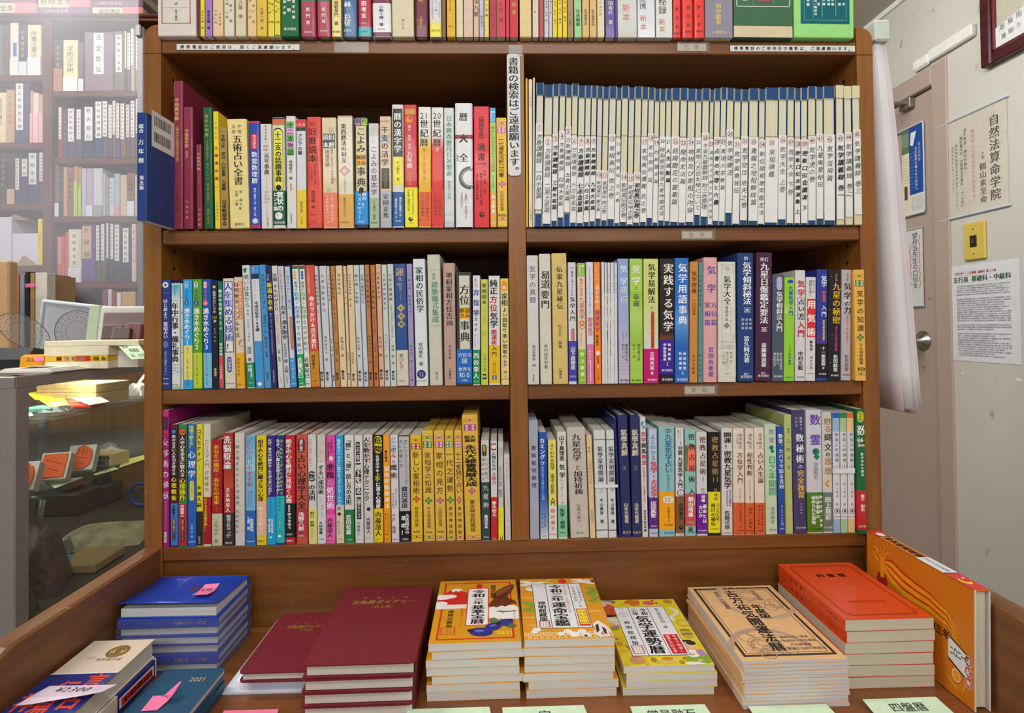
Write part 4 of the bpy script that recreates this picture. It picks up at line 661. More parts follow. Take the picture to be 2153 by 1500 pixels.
ROW3L = '''
@ 325 840 4.616
72 140 68 105 s a42474 ; =105 170 c83080 ; #.04 .85 170 300 4a2848 ; D .4 240 34 e078b0 ; #.05 .85 300 335 c82868 ; T w .42 385 970 72 交渉術の極意 n ; T d0a0c0 .5 985 1290 24 ジョシュアニルソンハート n ; T w .42 1285 1392 30 産調出版 m
156 224 154 245 s 6c1e28 ; o .08 .9 285 1000 241c20 ; C .45 315 20 3088c8 ; T w .48 345 740 40 意のままに人を引き寄せる m ; T e8d820 .48 752 985 52 心理戦術 b ; O 1015 1422 3082cc ; T 1a1a30 .45 1030 1145 34 内藤誼人 b ; o .25 .7 1155 1375 3a2030 ; T d8c060 .48 1165 1370 22 最強心理学シリーズ b
230 316 228 245 s 2c8c44 ; o .1 .93 285 985 54202c ; C .5 320 30 e86840 ; H 6a1c18 .5 320 20 図解 ; T w .5 360 755 44 人の心を手玉に取れる b ; T e8d820 .5 762 985 62 心理操作 b ; O 1015 1422 ac3244 ; T w .48 1022 1145 38 内藤誼人 b ; o .28 .72 1155 1378 50382c ; T d8b870 .5 1165 1370 22 最強心理学シリーズ b
322 404 320 242 s 2668be ; T e8e030 .45 255 480 48 現場で使える！ b ; T w .5 500 765 76 心理学 m ; o .25 .78 790 985 e8d840 ; T 2a5a90 .52 800 975 28 スグに役立つ！ n ; T c8d8e8 .5 1220 1345 28 伊達一啓_著 n ; H w .45 1385 14 河出書房新社
405 470 402 242 s e4d428 ; T k .42 290 610 48 コスモナイン b ; T a8a030 .45 620 790 24 COSMO_NINE n ; T k .45 835 940 46 永瀬 m ; T k .45 950 1050 46 久嗣 m ; =1090 1422 2e2e2e ; T c0c0b8 .45 1330 1405 24 蝸鳳社 n
471 547 468 240 s dbd7bb ; T 8a5a28 .5 390 665 46 カリスマ入門 n ; T 8a5a28 .48 690 900 44 古屋雄作 n ; O 950 1408 aa222a ; T e8d830 .32 960 1290 30 ビジネスの究極手段！！ b
550 656 548 392 h aa2424 ; T e8b830 .48 440 710 58 あなたの現在 b ; T e8b830 .48 760 1025 58 あなたの未来 b ; T e8b830 .48 1040 1095 30 ・・・ b ; T e8b830 .48 715 760 40 ・ b ; =1112 1430 cac6a4 ; T 4a443a .45 1165 1400 42 三峯山人_著 n
672 770 664 326 s aa3a2c ; G 0 1 680 860 aa3a2c c85038 ; T w .38 355 680 82 洗脳原論 m ; T w .42 862 1100 46 苫米地英人 m ; O 1106 1428 3c3636 ; T e0dcd8 .5 1120 1360 44 捏造される「心」 b ; H w .5 1395 22 春秋社
780 876 775 327 s d4ccc0 ; T 4a4a4a .28 390 1025 40 一瞬で相手をオトす洗脳術 n ; =1030 1033 c0b8ac ; T 4a4a4a .22 1070 1300 34 苫米地英人 n ; T s .5 1075 1250 14 実践篇_その二十 n
886 980 882 358 s 7ab8e0 ; G 0 1 360 700 64a8d8 a8d4ec ; T d83864 .4 380 855 64 正しい占いのすすめ m ; T 3a5a8a .28 890 1050 24 あなたのために n ; T 3a5a8a .6 885 1050 24 幸せになりたい n ; O 1080 1422 246cbc ; T w .3 1140 1270 34 七宮_恵 b ; T w .64 1155 1285 34 金森藍加 b ; H w .5 1380 14 河出書房新社
988 1088 985 354 s e8ca1c ; T k .42 390 995 56 相手の心を絶対に離さない心理 b ; O 992 1332 e8ba9a ; T f8ecdc .45 1040 1280 44 ゆうきゆう b ; H w .45 1302 18 海竜社 ; H k .45 1378 22 海竜社
1093 1178 1088 352 s 3a2a7c ; T w .34 385 935 38 なぜ、あの占い師はセールスが上手いのか？ b ; O 950 1412 24a4dc ; T 1a3a58 .4 960 1140 14 同じ売り物でも売れる n ; T w .6 1160 1300 24 石井裕之監修 b ; T w .25 1160 1290 24 森下裕道著 b ; C .4 1340 10 f0f4f8
@ 560 840 4.616
90 178 86 350 s 2a3a7c ; T w .22 385 935 38 なぜ、占い師は信用されるのか？ b ; T e8d830 .64 390 935 32 コールドリーディングのすべて b ; O 942 1396 2cb4bc ; T 1a4a50 .42 960 1085 24 石井裕之 n ; T e0f0f0 .45 1090 1250 14 セミナー監修者 n ; C .4 1330 14 f0f8f8
184 282 180 350 s c4242e ; T w .36 385 1012 58 相手の心を絶対に見抜く心理 b ; O 1012 1342 1e1e20 ; T w .4 1025 1095 20 精神科医 b ; T w .42 1100 1265 40 ゆうきゆう b ; H w .45 1312 20 海竜社 ; H w .45 1375 22 海竜社
288 408 284 344 h c45a44 ; o .14 .8 378 520 782430 ; T w .47 390 510 32 浅野八郎の b ; T k .5 535 1065 82 占い心理学大全 m ; O 1060 1342 b83c40 ; T w .46 1095 1280 56 浅野八郎 b ; H w .46 1325 20 説話社
411 492 400 346 s d8d4d0 ; T c84848 .3 380 660 28 判断と選択に役立つ n ; T k .45 670 985 66 《数》の法則 b ; O 1062 1396 e0da7a ; T k .45 1090 1240 42 野口_哲典 m ; T s .4 1250 1360 16 河出書房新社 n
497 578 490 346 s d2cabe ; T 9a9484 .4 500 620 24 鳥_鳥 n ; O 615 1398 d8d8d8 ; T k .45 640 925 56 ずるい成功術 b ; T s .6 940 1145 20 10人の「勝ち組」に学ぶ n ; T s .32 940 1120 20 サクランキング n ; T k .42 1185 1310 34 木村尚義 b ; H k .5 1358 14 河出書房
580 672 578 348 s e24ca4 ; T k .6 385 520 22 30秒で職からも b ; T k .25 420 590 20 知的な人と思われる b ; C .55 575 22 e8d8d0 ; T k .48 622 770 78 悪魔 m ; T c8b8c0 .48 775 845 70 の n ; T f8e8f4 .48 848 1070 78 処世術 m ; O 1120 1408 e868b0 ; T k .42 1150 1345 52 内藤誼人 m ; H k .45 1375 14 KKロング
680 756 670 350 s 2c9cd6 ; T w .42 385 545 38 苦手な人へ b ; T w .42 550 760 36 ラクに話せる b ; T w .45 765 1030 36 コミュニケーション b ; O 1028 1402 dcd4ac ; T 2c8cc0 .4 1040 1078 40 術 b ; D .4 1115 22 3a3a30 ; T 2c9cd6 .32 1180 1310 28 龍町光香 n ; H d .5 1360 12 河出書房
760 858 754 348 s dadad6 ; T k .44 370 1025 54 「情」と「理」話し方の法則 b ; O 1072 1396 188040 ; T w .42 1120 1315 50 岩田松雄 b ; H w .5 1365 14 三笠書房
862 946 850 350 s d8d8d4 ; #.18 .66 415 605 1c1c1c ; T w .42 425 598 34 たった一言で b ; #.12 .78 620 930 1c1c1c ; T w .45 630 922 62 部下を操る b ; #.24 .76 950 1166 1c1c1c ; T w .5 960 1158 36 心理テクニック b ; T d .42 1190 1320 34 内藤誼人 n ; H s .5 1362 10 KKロングセラーズ
952 1042 938 345 s d4d0cc ; T k .32 365 990 54 人を動かす心理テクニック b ; T d05050 .7 370 620 24 なぜ権力者は大衆を b ; C .5 1068 19 3a3a3a ; T k .45 1145 1305 40 内藤誼人 m ; H s .5 1350 12 KKロングセラーズ
1046 1134 1040 346 s 1e1e1e ; o .04 .92 358 528 e8d820 ; T k .48 364 522 76 危険 b ; T w .42 540 710 38 な世の中を b ; T e8d820 .42 712 800 52 上手 b ; T w .48 805 1060 46 に渡る心理術 b ; O 1062 1392 eaca24 ; T k .48 1090 1330 60 内藤誼人 m ; H k .5 1360 14 KKロング
@ 800 840 4.6138
35 102 22 344 s f2a024 ; T k .42 495 610 28 藤井雄成 b ; T f8f0d0 .5 650 1060 48 寝所移動開運法 b ; T 5a3008 .3 1110 1320 18 移動ごとの運 n ; T 5a3008 .65 1110 1320 18 方位ごとの見方がわかる n ; H B .5 1360 14 文芸社
105 184 88 346 s d8d8dc ; T 4858a8 .42 362 430 54 シン b ; T 4858a8 .42 435 500 54 ンボ b ; T 3c8c58 .42 470 515 54 ボ b ; T c83838 .42 520 580 54 ル b ; T d .42 585 625 44 の n ; T k .42 630 770 62 魔術 m ; T d .65 865 1040 24 あなたの人生は n ; T d .28 910 1060 24 あなたが創る n ; T k .3 1110 1305 38 今井_雅晴 n ; H d .5 1360 13 風雲出版
188 293 172 346 s bcbcc0 ; =346 362 5c2c4c ; T k .2 390 665 40 占いの使い方 n ; T k .66 395 520 40 正しい n ; T s .7 525 830 26 運命の答えはこの占い大原則 n ; T k .5 845 1060 60 織田誠康 m ; O 1086 1390 1e1c1c ; T w .7 1110 1310 40 占活用法の b ; T w .36 1130 1320 50 革命！ b ; H w .5 1358 22 文芸社
298 414 285 346 s e3c034 ; J b83838 398 428 488 970 1335 ; T k .5 510 920 68 新しい家相術 n ; T 7a6420 .5 1040 1240 42 鹿島秀峰著 n ; H k .5 1286 22 神宮館
420 530 398 308 c dfb84e ; J 2c8040 372 410 472 985 1340 ; T 4a3c18 .5 512 915 66 家相学の知識 n ; T 7a6420 .5 1045 1255 40 平木場泰義著 n ; H 5a4818 .5 1292 22 神宮館
534 638 513 308 c dfb748 ; J b848a0 372 412 472 982 1340 ; T k .5 515 920 70 家相の見方 n ; T 7a6420 .5 1040 1235 42 山田照胤著 n ; H k .5 1286 22 神宮館
644 730 620 306 c dfb648 ; J 2c8040 368 408 468 978 1340 ; T k .5 500 900 68 一代之運勢 n ; T k .5 1040 1310 40 東京神宮館 n
736 812 710 306 c dfb648 ; J b848a0 368 408 468 980 1340 ; T k .5 510 915 60 十二支独り占い n ; T k .5 1040 1310 40 東京神宮館 n
824 980 785 156 c dfb444 ; J b848a0 205 245 305 893 1340 ; T k .3 352 418 56 新選 b ; T k .66 352 418 56 天保 b ; T k .5 442 848 118 永代大雑書萬暦大成 b ; T k .5 975 1290 54 東京神宮館蔵版 n ; !tallest golden boxed book with heavy stacked black title
983 1064 972 400 s d0ccc8 ; o .14 .7 440 555 2c2420 ; T e8c830 .42 450 548 24 開運術11 b ; T d .25 570 790 32 運命を知る n ; T d .65 570 780 32 六つの星で n ; O 805 1378 2e4a4a ; T e0e4dc .55 832 1055 58 九星術 n ; T w .55 1120 1255 34 鎗田宗准 b ; H w .55 1338 16 説話社
1072 1138 1065 408 s d4d4d4 ; #.1 .85 430 495 c02c34 ; C .5 462 22 e8e0dc ; T k .5 510 695 42 人物たちの m ; T c83040 .5 705 830 42 人間力 m ; O 950 1388 c4262e ; T w .5 985 1140 42 藤木相元 m ; T e8c0c0 .5 1150 1225 12 Sogen n ; H w .5 1352 12 東洋
1144 1214 1138 410 s c8c8c0 ; T s .68 470 560 16 九気学で運が開ける n ; T s .25 470 580 16 運をつかむ n ; T 5a5a54 .4 650 790 34 KOHCH n ; T 5a5a54 .4 795 955 34 気学_開運法 n ; O 1054 1382 eae224 ; T s .4 1085 1215 18 九星術の本 n ; #.3 .8 1325 1362 2c2c2c ; #.4 .7 1325 1350 eae224
1222 1280 1208 534 s d0cccc ; T s .45 570 790 26 カラーで占う n ; T s .5 905 1040 22 トータルで n ; T s .5 1150 1190 16 風水 n ; T s .55 1235 1355 14 星の本の出版社 n
'''
ROW3R = '''
@ 1100 840 4.616
66 160 50 206 c a4a8b8 ; T 2c2c34 .5 450 860 46 萬病根切窮理 m
166 246 149 320 s 2254ac ; G 0 1 900 1350 2254ac c8c8d4 ; =1310 1372 d4d4d4 ; T w .42 378 640 50 カミングヮ b ; T c0ccdc .42 650 980 28 家族を癒す沖縄の正しい家相 n ; T n .25 1105 1250 22 長嶺哲成 n ; T n .6 1105 1240 22 長嶺伊佐雄 n ; H d .5 1328 12 楽園計画
250 332 238 398 s e4da6a ; T k .5 428 690 44 よくわかる気学 m ; T k .5 700 945 38 （東洋占星術） m ; T k .52 950 1032 42 入門 b ; O 1040 1368 dad8d8 ; T e86030 .5 1065 1275 40 野村徳子 b ; H c83840 .5 1310 20 弘文出版
341 432 328 318 s dcd8cc ; T k .48 350 600 52 山下真理恵 b ; T k .5 630 765 58 気学 b ; T k .45 770 1030 34 ハッピートーク n ; O 1026 1338 7ec49a ; T k .45 1060 1145 46 気学 b ; T k .45 1150 1180 30 への n ; T k .48 1180 1258 46 招待 b ; H d .48 1296 20 海鳥社
462 644 420 276 c c5bdb1 ; T 2a2622 .5 335 605 90 九星気学 m ; T 2a2622 .52 640 690 52 と m ; T 2a2622 .52 695 930 88 加持祈祷 m ; T 4a4640 .48 1010 1170 38 山路天酬 n ; T 4a4640 .48 1175 1205 18 著 n ; H 4a4640 .5 1300 24 青山社
651 704 612 350 p dfc394 ; T 8a6c44 .4 460 520 24 精解 n ; T 9a7c50 .5 590 825 28 九星気学方位術 n ; T 8a6c44 .5 1080 1195 28 宮本師洸 n
712 828 679 302 s d3d7d7 ; =390 396 2a2a2a ; =1268 1276 2a2a2a ; T 3a3a3a .52 455 805 56 氣學家祖撰論 m ; T 3a3a3a .52 868 905 40 上 n ; T 2a2a2a .5 965 1205 36 平山喜堂_著 b
831 930 803 302 s d3d7d7 ; =390 396 2a2a2a ; =1268 1276 2a2a2a ; T 3a3a3a .56 455 805 56 氣學家祖撰論 m ; T 3a3a3a .56 868 905 40 下 n ; T 2a2a2a .55 965 1205 36 平山喜堂_著 b
933 956 878 178 s 1e2e78
958 1058 914 152 h 2e3264 ; T d0c8b0 .56 290 552 66 氣學真解 b ; T c0b8a0 .5 630 705 34 （上） n ; T d0c8b0 .52 1005 1205 42 山本光養著 b ; H d0c8b0 .5 1295 28 真気学
1062 1152 1034 152 h 2e3264 ; T d0c8b0 .5 290 552 66 氣學真解 b ; T c0b8a0 .5 630 705 34 （下） n ; T d0c8b0 .5 1005 1205 42 山本光養著 b ; H d0c8b0 .5 1295 28 真気学
@ 1340 840 4.616
50 107 24 172 s d8d4d4 ; C .62 240 26 3090d0 ; D .62 275 14 3090d0 ; T d03838 .55 315 420 48 気学 b ; T k .55 425 530 48 競馬 b ; T d03838 .55 535 640 48 教室 b ; T c84848 .5 655 1055 20 大本命が消える！これは偶然ではない！！ b ; T k .5 1075 1285 24 西田気学研究所編 b
118 204 106 290 s bcc8e0 ; T 2a3a70 .52 340 595 50 よくわかる n ; T d02c38 .58 600 958 68 気学・方位学 b ; O 955 1258 5c2c8c ; T w .45 985 1150 50 山田凰聖 b ; T c8a8d8 .78 985 1130 14 聖法氣學會認定鑑定 n ; H w .5 1232 14 知道出版 ; H k .55 1300 18 知道出版
214 368 205 264 s 8ec0c4 ; o .42 .8 290 325 2c3434 ; H w .61 308 24 新修 ; T 2a6a9c .62 335 722 70 九星気学占い b ; T e8f4f4 .62 335 722 66 九星気学占い n ; T 3a4c50 .6 730 905 34 を始める人に n ; O 900 1262 f2a81c ; o .22 .96 942 1008 e4dccc ; T 6a5c40 .42 955 1000 22 深山 n ; T 6a5c40 .64 955 1000 22 凶象 n ; T 6a4410 .6 1045 1160 28 遠藤尚里 n ; T 6a4410 .6 1170 1190 16 著 n ; H 6a4410 .6 1222 22 東洋書院 ; H 2c5054 .6 1300 24 東洋書院
374 456 370 280 s d8d8d8 ; T d .32 300 380 18 最初から n ; T d .6 300 380 18 ていねいに n ; H k .58 428 50 1 ; T k .55 452 545 46 分間 b ; T k .55 560 862 48 九星気学入門 b ; R .6 910 34 3848a8 ; #.58 .62 870 950 c03838 ; O 945 1302 7c5a3a ; T k .62 1010 1170 42 石井貴士 b ; C .62 1245 20 1c1814 ; C .65 1240 9 7c5a3a ; H k .55 1318 16 太玄社
465 572 460 292 s 90c0ba ; #0 1 450 700 7a6a40 ; o .02 .92 450 700 ea7a62 ; T 2a2a22 .62 335 400 64 密 m ; T 2a2a22 .62 430 495 64 教 m ; T 2a2a22 .62 530 600 64 占 m ; T 2a2a22 .62 640 705 64 星 m ; T 2a2a22 .62 745 810 64 術 m ; T 2a2a22 .62 865 912 60 入 m ; O 922 1232 c45658 ; T w .5 945 1145 50 桐山靖雄 b ; T w .85 960 1030 14 阿含宗管長 n ; H w .5 1195 14 平河出版社 ; T 2a2a22 .5 1238 1270 50 雄 m ; H 2a2a22 .55 1295 14 平河出版社
580 686 570 320 s d4d4d4 ; T 6a3c2c .6 360 735 66 密教占星術 m ; H 6a3c2c .6 775 64 I ; T 6a4a40 .55 865 915 40 桐山 n ; O 920 1308 6c1e9c ; T w .6 930 1000 40 靖雄 b ; T w .72 1020 1205 42 運命とは b ; T w .35 1030 1150 42 なにか b ; H w .5 1275 18 平河出版社
690 808 685 318 s 1e1c1c ; T b08c50 .58 360 735 66 密教占星術 m ; H b08c50 .6 780 64 II ; T b08c50 .6 865 900 34 桐 n ; O 900 1298 eade24 ; T k .62 912 985 38 靖雄 n ; T k .78 1005 1215 36 三三九九星・ m ; T k .4 1010 1230 46 掛けの秘伝 m ; H k .5 1260 16 平河出版社
820 928 815 283 s d8d4d0 ; T k .55 320 430 76 開運 b ; T k .55 435 495 60 ！ b ; T k .56 500 870 74 密教九星気学 b ; T 6a4aa0 .5 885 1040 22 あなたが決める b ; T 6a4aa0 .78 880 1040 22 あなたの運勢は b ; T k .5 1080 1265 56 佐藤法俵 m ; H s .5 1300 20 日東書院
928 1046 918 284 s e3d7c7 ; T 4a342c .68 330 485 40 高木彬光 n ; T 6a5448 .4 340 405 18 易占集 n ; C .4 420 8 b84838 ; T 7a2c28 .62 515 818 56 方位学入門 m ; T a87868 .6 865 1000 24 知らぬと危ない n ; O 1004 1322 d46434 ; T 5a1c10 .62 1010 1250 30 ない方角の吉・凶 n ; H 5a1c10 .6 1276 16 東洋書院
1050 1136 1045 284 s e3d7c7 ; T 4a342c .6 330 485 38 高木彬光 n ; C .3 420 8 b84838 ; T 7a2c28 .52 515 748 56 相性判断 m ; T a87868 .52 770 1000 24 この人があなたに幸福を n ; O 1008 1322 d46434 ; T 5a1c10 .58 1020 1255 38 「相性」の神秘 n ; H 5a1c10 .55 1278 16 東洋書院
@ 1575 840 4.6154
60 158 48 278 s e3d7c7 ; T 4a342c .62 330 485 38 高木彬光 n ; C .3 425 8 b84838 ; T 7a2c28 .6 515 818 56 占い人生論 m ; O 1006 1318 d46434 ; T 5a1c10 .72 1030 1260 22 長年の実績が語る n ; T 5a1c10 .4 1030 1260 26 珠玉の人生論！ n ; H 5a1c10 .55 1276 16 東洋書院
162 284 145 242 s c4d8b8 ; T 6a58a8 .6 290 345 52 数 n ; T 6a58a8 .6 370 425 52 霊 n ; C .58 470 22 1c8058 ; D .66 505 20 1c8058 ; T 48b078 .62 550 935 76 日之本開闢 b ; T e8f4e8 .62 550 935 66 日之本開闢 n ; T 4a5a48 .6 1045 1210 38 深田剛史 n ; H d .6 1268 18 明窓出版
287 350 264 264 s 2252ae ; T w .62 335 870 46 数霊、カバラで知る吉凶 m ; =1000 1310 2848a0 ; T c8d4e8 .6 1025 1225 26 きょうせんた龍 n ; H w .55 1258 14 明窓社
356 428 338 150 p b6c27a ; T 4c5430 .55 280 330 26 増補 n ; T 4c5430 .55 385 680 38 占_数_学_全 n
432 560 406 104 s 46406e ; T d8d4e8 .36 170 270 30 わかる n ; T d8d4e8 .72 170 300 30 基礎から n ; T w .6 335 620 80 数秘術 m ; T w .62 630 670 46 の n ; T d8b848 .62 685 962 68 完全独習 b ; T c8c4d8 .6 1005 1115 20 水谷奏音 n ; H w .55 1248 20 日本文芸社
568 722 548 104 s d0d0d8 ; T 6a48a8 .6 145 260 108 数 b ; T e8d060 .6 148 257 100 数 n ; T 6a48a8 .6 338 452 108 霊 b ; T e8d060 .6 341 449 100 霊 n ; C .62 510 34 1c8c50 ; C .55 505 18 2050b8 ; D .66 560 32 1c8c50 ; T 6a6a6a .58 615 775 46 深田剛史 n ; T 9a9ab0 .62 780 890 14 Fukada n ; O 905 1292 4c8220 ; T w .4 935 1215 44 秘められた意味 b ; T w .68 935 1160 40 社会事象の b ; T w .9 935 1240 30 数の法則、歴史 b ; H 2a4a10 .6 1258 18 今日の話題社
722 818 703 126 s d0ccc4 ; T b08030 .6 180 325 76 甦る m ; T 3a3028 .6 330 505 76 縄文 m ; T 3a3028 .6 510 560 50 の m ; T b08030 .6 565 735 76 思想 m ; D .6 820 40 c8983c ; D .6 820 14 e8d0a0 ; O 905 1284 6a7e72 ; T w .5 945 1175 58 田上晃彩 b ; H w .5 1245 18 今日の話題社
820 890 809 130 s 9cb8d8 ; =100 182 2462bc ; =316 1165 dcdce0 ; T k .55 325 610 38 数霊占術講義 n ; H k .55 650 34 (1) ; T d .55 810 1035 26 田上晃彩_著 n ; R .55 1085 26 1c1c1c ; C .55 1085 10 1c1c1c ; =1140 1144 7a6a70
893 960 880 130 s a8cca4 ; =100 182 188c4c ; =316 1165 dcdce0 ; T k .6 325 610 36 数霊占術講義 n ; H k .6 650 34 (2) ; T d .58 810 1035 26 田上晃彩_著 n ; R .58 1085 26 1c1c1c ; C .58 1085 10 1c1c1c ; =1140 1144 7a6a70
963 1032 948 128 s eec890 ; =100 182 ea6a38 ; =316 1165 dcdce0 ; T k .6 325 610 36 数霊占術講義 n ; H k .6 650 34 (3) ; T d .58 810 1035 26 田上晃彩_著 n ; R .58 1085 26 1c1c1c ; C .58 1085 10 1c1c1c ; =1140 1144 7a6a70
1036 1150 1018 96 s 1e6a3c -.006 ; o .08 .88 118 225 c8c838 ; T 3a4a10 .5 130 215 30 改訂版 n ; T w .6 250 470 104 数霊 m ; T w .6 520 750 28 数が決める運命 b ; O 888 1268 ca2630 ; T w .56 920 1090 42 金子_彰生 b ; H w .55 1234 22 東洋書院
'''
BOOKLETS = '''
@ 1095 150 4.1667
138 203 -17 100 460 1215 1 方象講義録__一白水星篇
210 285 -28 118 585 1340 2 方象講義録__二黒土星篇
285 338 -36 110 555 1315 3 方象講義録__三碧木星篇
342 396 -40 108 530 1285 4 方象講義録__四緑木星篇
399 451 -42 118 490 1240 5 方象講義録__五黄土星篇
452 506 -45 108 575 1330 6 方象講義録__六白金星篇
508 568 -50 125 585 1335 7 方象講義録__七赤金星篇
569 621 -52 125 575 1325 8 方象講義録__八白土星篇
622 671 -53 125 575 1320 9 方象講義録__九紫火星篇
674 722 -53 130 870 1295 10 家相奥伝_東之巻
724 777 -53 137 875 1310 11 家相奥伝_西之巻
779 840 -52 130 555 1300 12 家相奥伝_南之巻
842 887 -52 142 600 1335 13 家相奥伝_北之巻
888 948 -53 128 890 1325 14 家相奥伝乾之巻
950 1002 -54 142 905 1345 15 家相奥伝坤之巻
@ 1325 150 4.168
46 105 -55 132 890 1330 16 家相奥伝巽之巻
106 162 -55 138 580 1325 17 家相奥伝講義_艮之巻
163 216 -56 142 548 1290 18 家相解説_篇
217 263 -56 153 590 1330 19 的殺鑑定篇
264 316 -56 153 575 1312 20 時刻救世秘法九星時鑑定法
318 367 -55 150 580 1318 21 人生活動篇
369 440 -52 148 578 1325 22 結婚鑑定の要素篇
442 505 -48 147 590 1330 23 開命玄法篇
507 576 -46 153 585 1325 24 地相及び家相の内容
578 633 -44 155 585 1262 25 家相八方位太極について
635 699 -42 148 545 1278 26 干支九星暦解説_附三合原理
701 739 -40 160 600 1345 27 国相上より観た日本の将来
741 796 -38 150 580 1315 28 占者の天理と六義
798 849 -34 142 580 1320 29 真理の宗教篇
851 913 -28 147 512 1245 30 気学健康法
915 976 -24 155 605 1340 31 気学奥意皆伝
978 1042 -20 158 575 1310 32 気学空位_地天之巻
@ 1565 150 4.1667
44 126 -12 148 580 1315 33 青龍之地相解説篇
130 186 -14 155 605 1340 34 彰位瑞那建両鑑定法
189 302 -16 145 590 1330 35 家相講義
304 377 -14 142 565 1302 36 気学大全_上巻
379 441 -12 142 588 1335 37 気学大全_下巻
443 496 -8 150 600 1335 38 密象口伝会講演集_上
498 556 -5 145 600 1335 39 密象口伝会講演_下
558 627 -3 132 570 1310 40 気学虎の巻
629 692 0 138 552 1295 41 九星奥意秘伝
694 790 4 130 560 1310 42 気学活用篇
800 869 8 122 552 1300 43 気学講義録_巻一
871 938 14 130 540 1278 44 気学講義録_巻二
942 1010 22 125 515 1258 45 気学講義録_巻三
'''
ROW1R_THIN = '''
@ 1095 150 4.1667
35 65 30 62 p eab424
70 103 68 70 s dad2c4 ; T s .5 180 305 18 九九鳳凰集 n ; T s .5 1190 1300 18 九九鳳凰 n
106 117 110 55 p d8ceb8
'''
# ---------------------------------------------------------------- bookcase with its display ledge
ZC = CAMLOC.z
XL0, XL1, XD0, XD1, XR0, XR1 = -.6035, -.5743, .0201, .0498, .6420, .6710
Z3, Z2, Z1, ZT = ZC - .3692, ZC - .1011, ZC + .1721, ZC + .5003      # shelf tops, low to high
TH, ZT0, DEEP, ZTAB = .0255, ZC + .4774, .235, .890
W_V = wood('wood_upright', '804c1a', 'a66a2c', 2, 'd0a070', .4, .35)
W_H = wood('wood_shelf', '70421c', '935c29', 0, 'b98a5a', .4, .5)
W_IN = wood('wood_inside', '6b3a14', '8a4e1c', 0, 'b07840', .45, .35)
W_INV = wood('wood_inside_upright', '7c4818', 'a06422', 2, 'b88848', .45, .3)
W_BK = wood('wood_back', '5c3012', '74401a', 0, '6a4020', .5, .15)
W_TB = wood('wood_ledge', '7a4622', '985c34', 0, 'c0906a', .32, .7)
W_PN = wood('wood_panel', '6a3c17', '8c5826', 0, 'b8906a', .38, .7)
W_RL = wood('wood_rail', '6e4220', '906036', 1, 'c8a074', .4, .5)
case = thing('bookcase', 'brown varnished double-bay wooden bookcase with low-sided display ledge', 'bookcase', (0, 0, 0))
def upright(x0, x1, zt, rl, rr):
    zb = ZTAB - .3 if rl or rr else Z3 + .0002; m = MB(); r = .024; L = [(x0, zb), (x1, zb)]
    if rr: L += [(x1 - r + r * math.cos(math.radians(a)), zt - r + r * math.sin(math.radians(a))) for a in range(0, 91, 15)]
    else: L += [(x1, zt)]
    if rl: L += [(x0 + r - r * math.sin(math.radians(a)), zt - r + r * math.cos(math.radians(a))) for a in range(0, 91, 15)]
    else: L += [(x0, zt)]
    m.prism(L, -.001, DEEP + .02, W_V, 1)
    return m
DK = mat('140c08', .8, var=0)
for (x0, x1, zt, a, b, hx) in ((XL0, XL1, ZT + .026, 1, 0, XL1 + .0004), (XD0, XD1, ZT0 - .001, 0, 0, None), (XR0, XR1, ZT + .026, 0, 1, XR0 - .0004)):
    m = upright(x0, x1, zt, a, b)
    if hx is not None:
        for z in (1.845, 1.815, 1.785, 1.755, 1.54, 1.51, 1.48, 1.28, 1.25):
            for y in (.035, .20):
                m.add([(hx, y + .0035 * math.cos(q * math.pi / 5), z + .0035 * math.sin(q * math.pi / 5)) for q in range(10)], [tuple(range(10))], DK)
        zs = ZT0 - .001
        m.box(x0 - .0004, x1 + .0004, -.0016, 0, zs - .0004, zs + .0004, mat('3a2010', .8, var=0))          # seam under the rounded cap
    m.build('upright', case)
m = MB(); m.bbox(XL1, XR0, 0.0, DEEP, ZT0, ZT, W_H, .0015); m.build('top_board', case)
for z in (Z1, Z2):
    for (x0, x1) in ((XL1, XD0), (XD1, XR0)):
        m = MB(); m.bbox(x0 + .0003, x1 - .0003, 0, DEEP, z - TH, z, W_H, .0018); m.build('shelf', case)
m = MB(); m.bbox(XL1, XR0, .0005, DEEP, Z3 - .024, Z3, W_H, .0018); m.build('shelf', case)
for (x0, x1) in ((XL1, XD0), (XD1, XR0)):
    m = MB(); m.box(x0, x1, DEEP - .004, DEEP + .006, Z3, ZT0 + .005, W_BK); m.build('back_board', case)
m = MB(); m.bbox(XL1, XR0, .006, .03, ZTAB - .05, Z3 - .0245, W_PN, .001); m.build('lower_panel', case)
m = MB(); m.bbox(XL1 - .004, XR0 + .004, -.52, .006, ZTAB - .03, ZTAB, W_TB, .002); m.build('ledge', case)
def rail(x0, x1):
    """side board of the ledge: level top, then a rounded drop at the front end"""
    m = MB(); zt = Z3 + .002; yf = -.27; n = 14; r = .16
    prof = [(-.002, zt)] + [(-.05 - .04 * k, zt) for k in range(5)]
    prof += [(yf - r * math.sin(math.radians(a)) * .55, zt - r * .9 * (1 - math.cos(math.radians(a)))) for a in range(0, 91, 9)]
    prof += [(-.52, prof[-1][1]), (-.52, ZTAB - .06)]
    top = len(prof) - 1; e = .004; vs = []; fs = []
    for (y, z) in prof:
        vs += [(x0, y, z - e), (x0 + e, y, z - .001), ((x0 + x1) / 2, y, z), (x1 - e, y, z - .001), (x1, y, z - e), (x1, y, ZTAB - .06), (x0, y, ZTAB - .06)]
    k = len(prof)
    for i in range(k - 1):
        for j in range(7): fs.append((i * 7 + j, i * 7 + (j + 1) % 7, (i + 1) * 7 + (j + 1) % 7, (i + 1) * 7 + j))
    fs += [tuple(range(7)), tuple(range((k - 1) * 7, k * 7))[::-1]]
    m.add(vs, fs, W_RL); return m
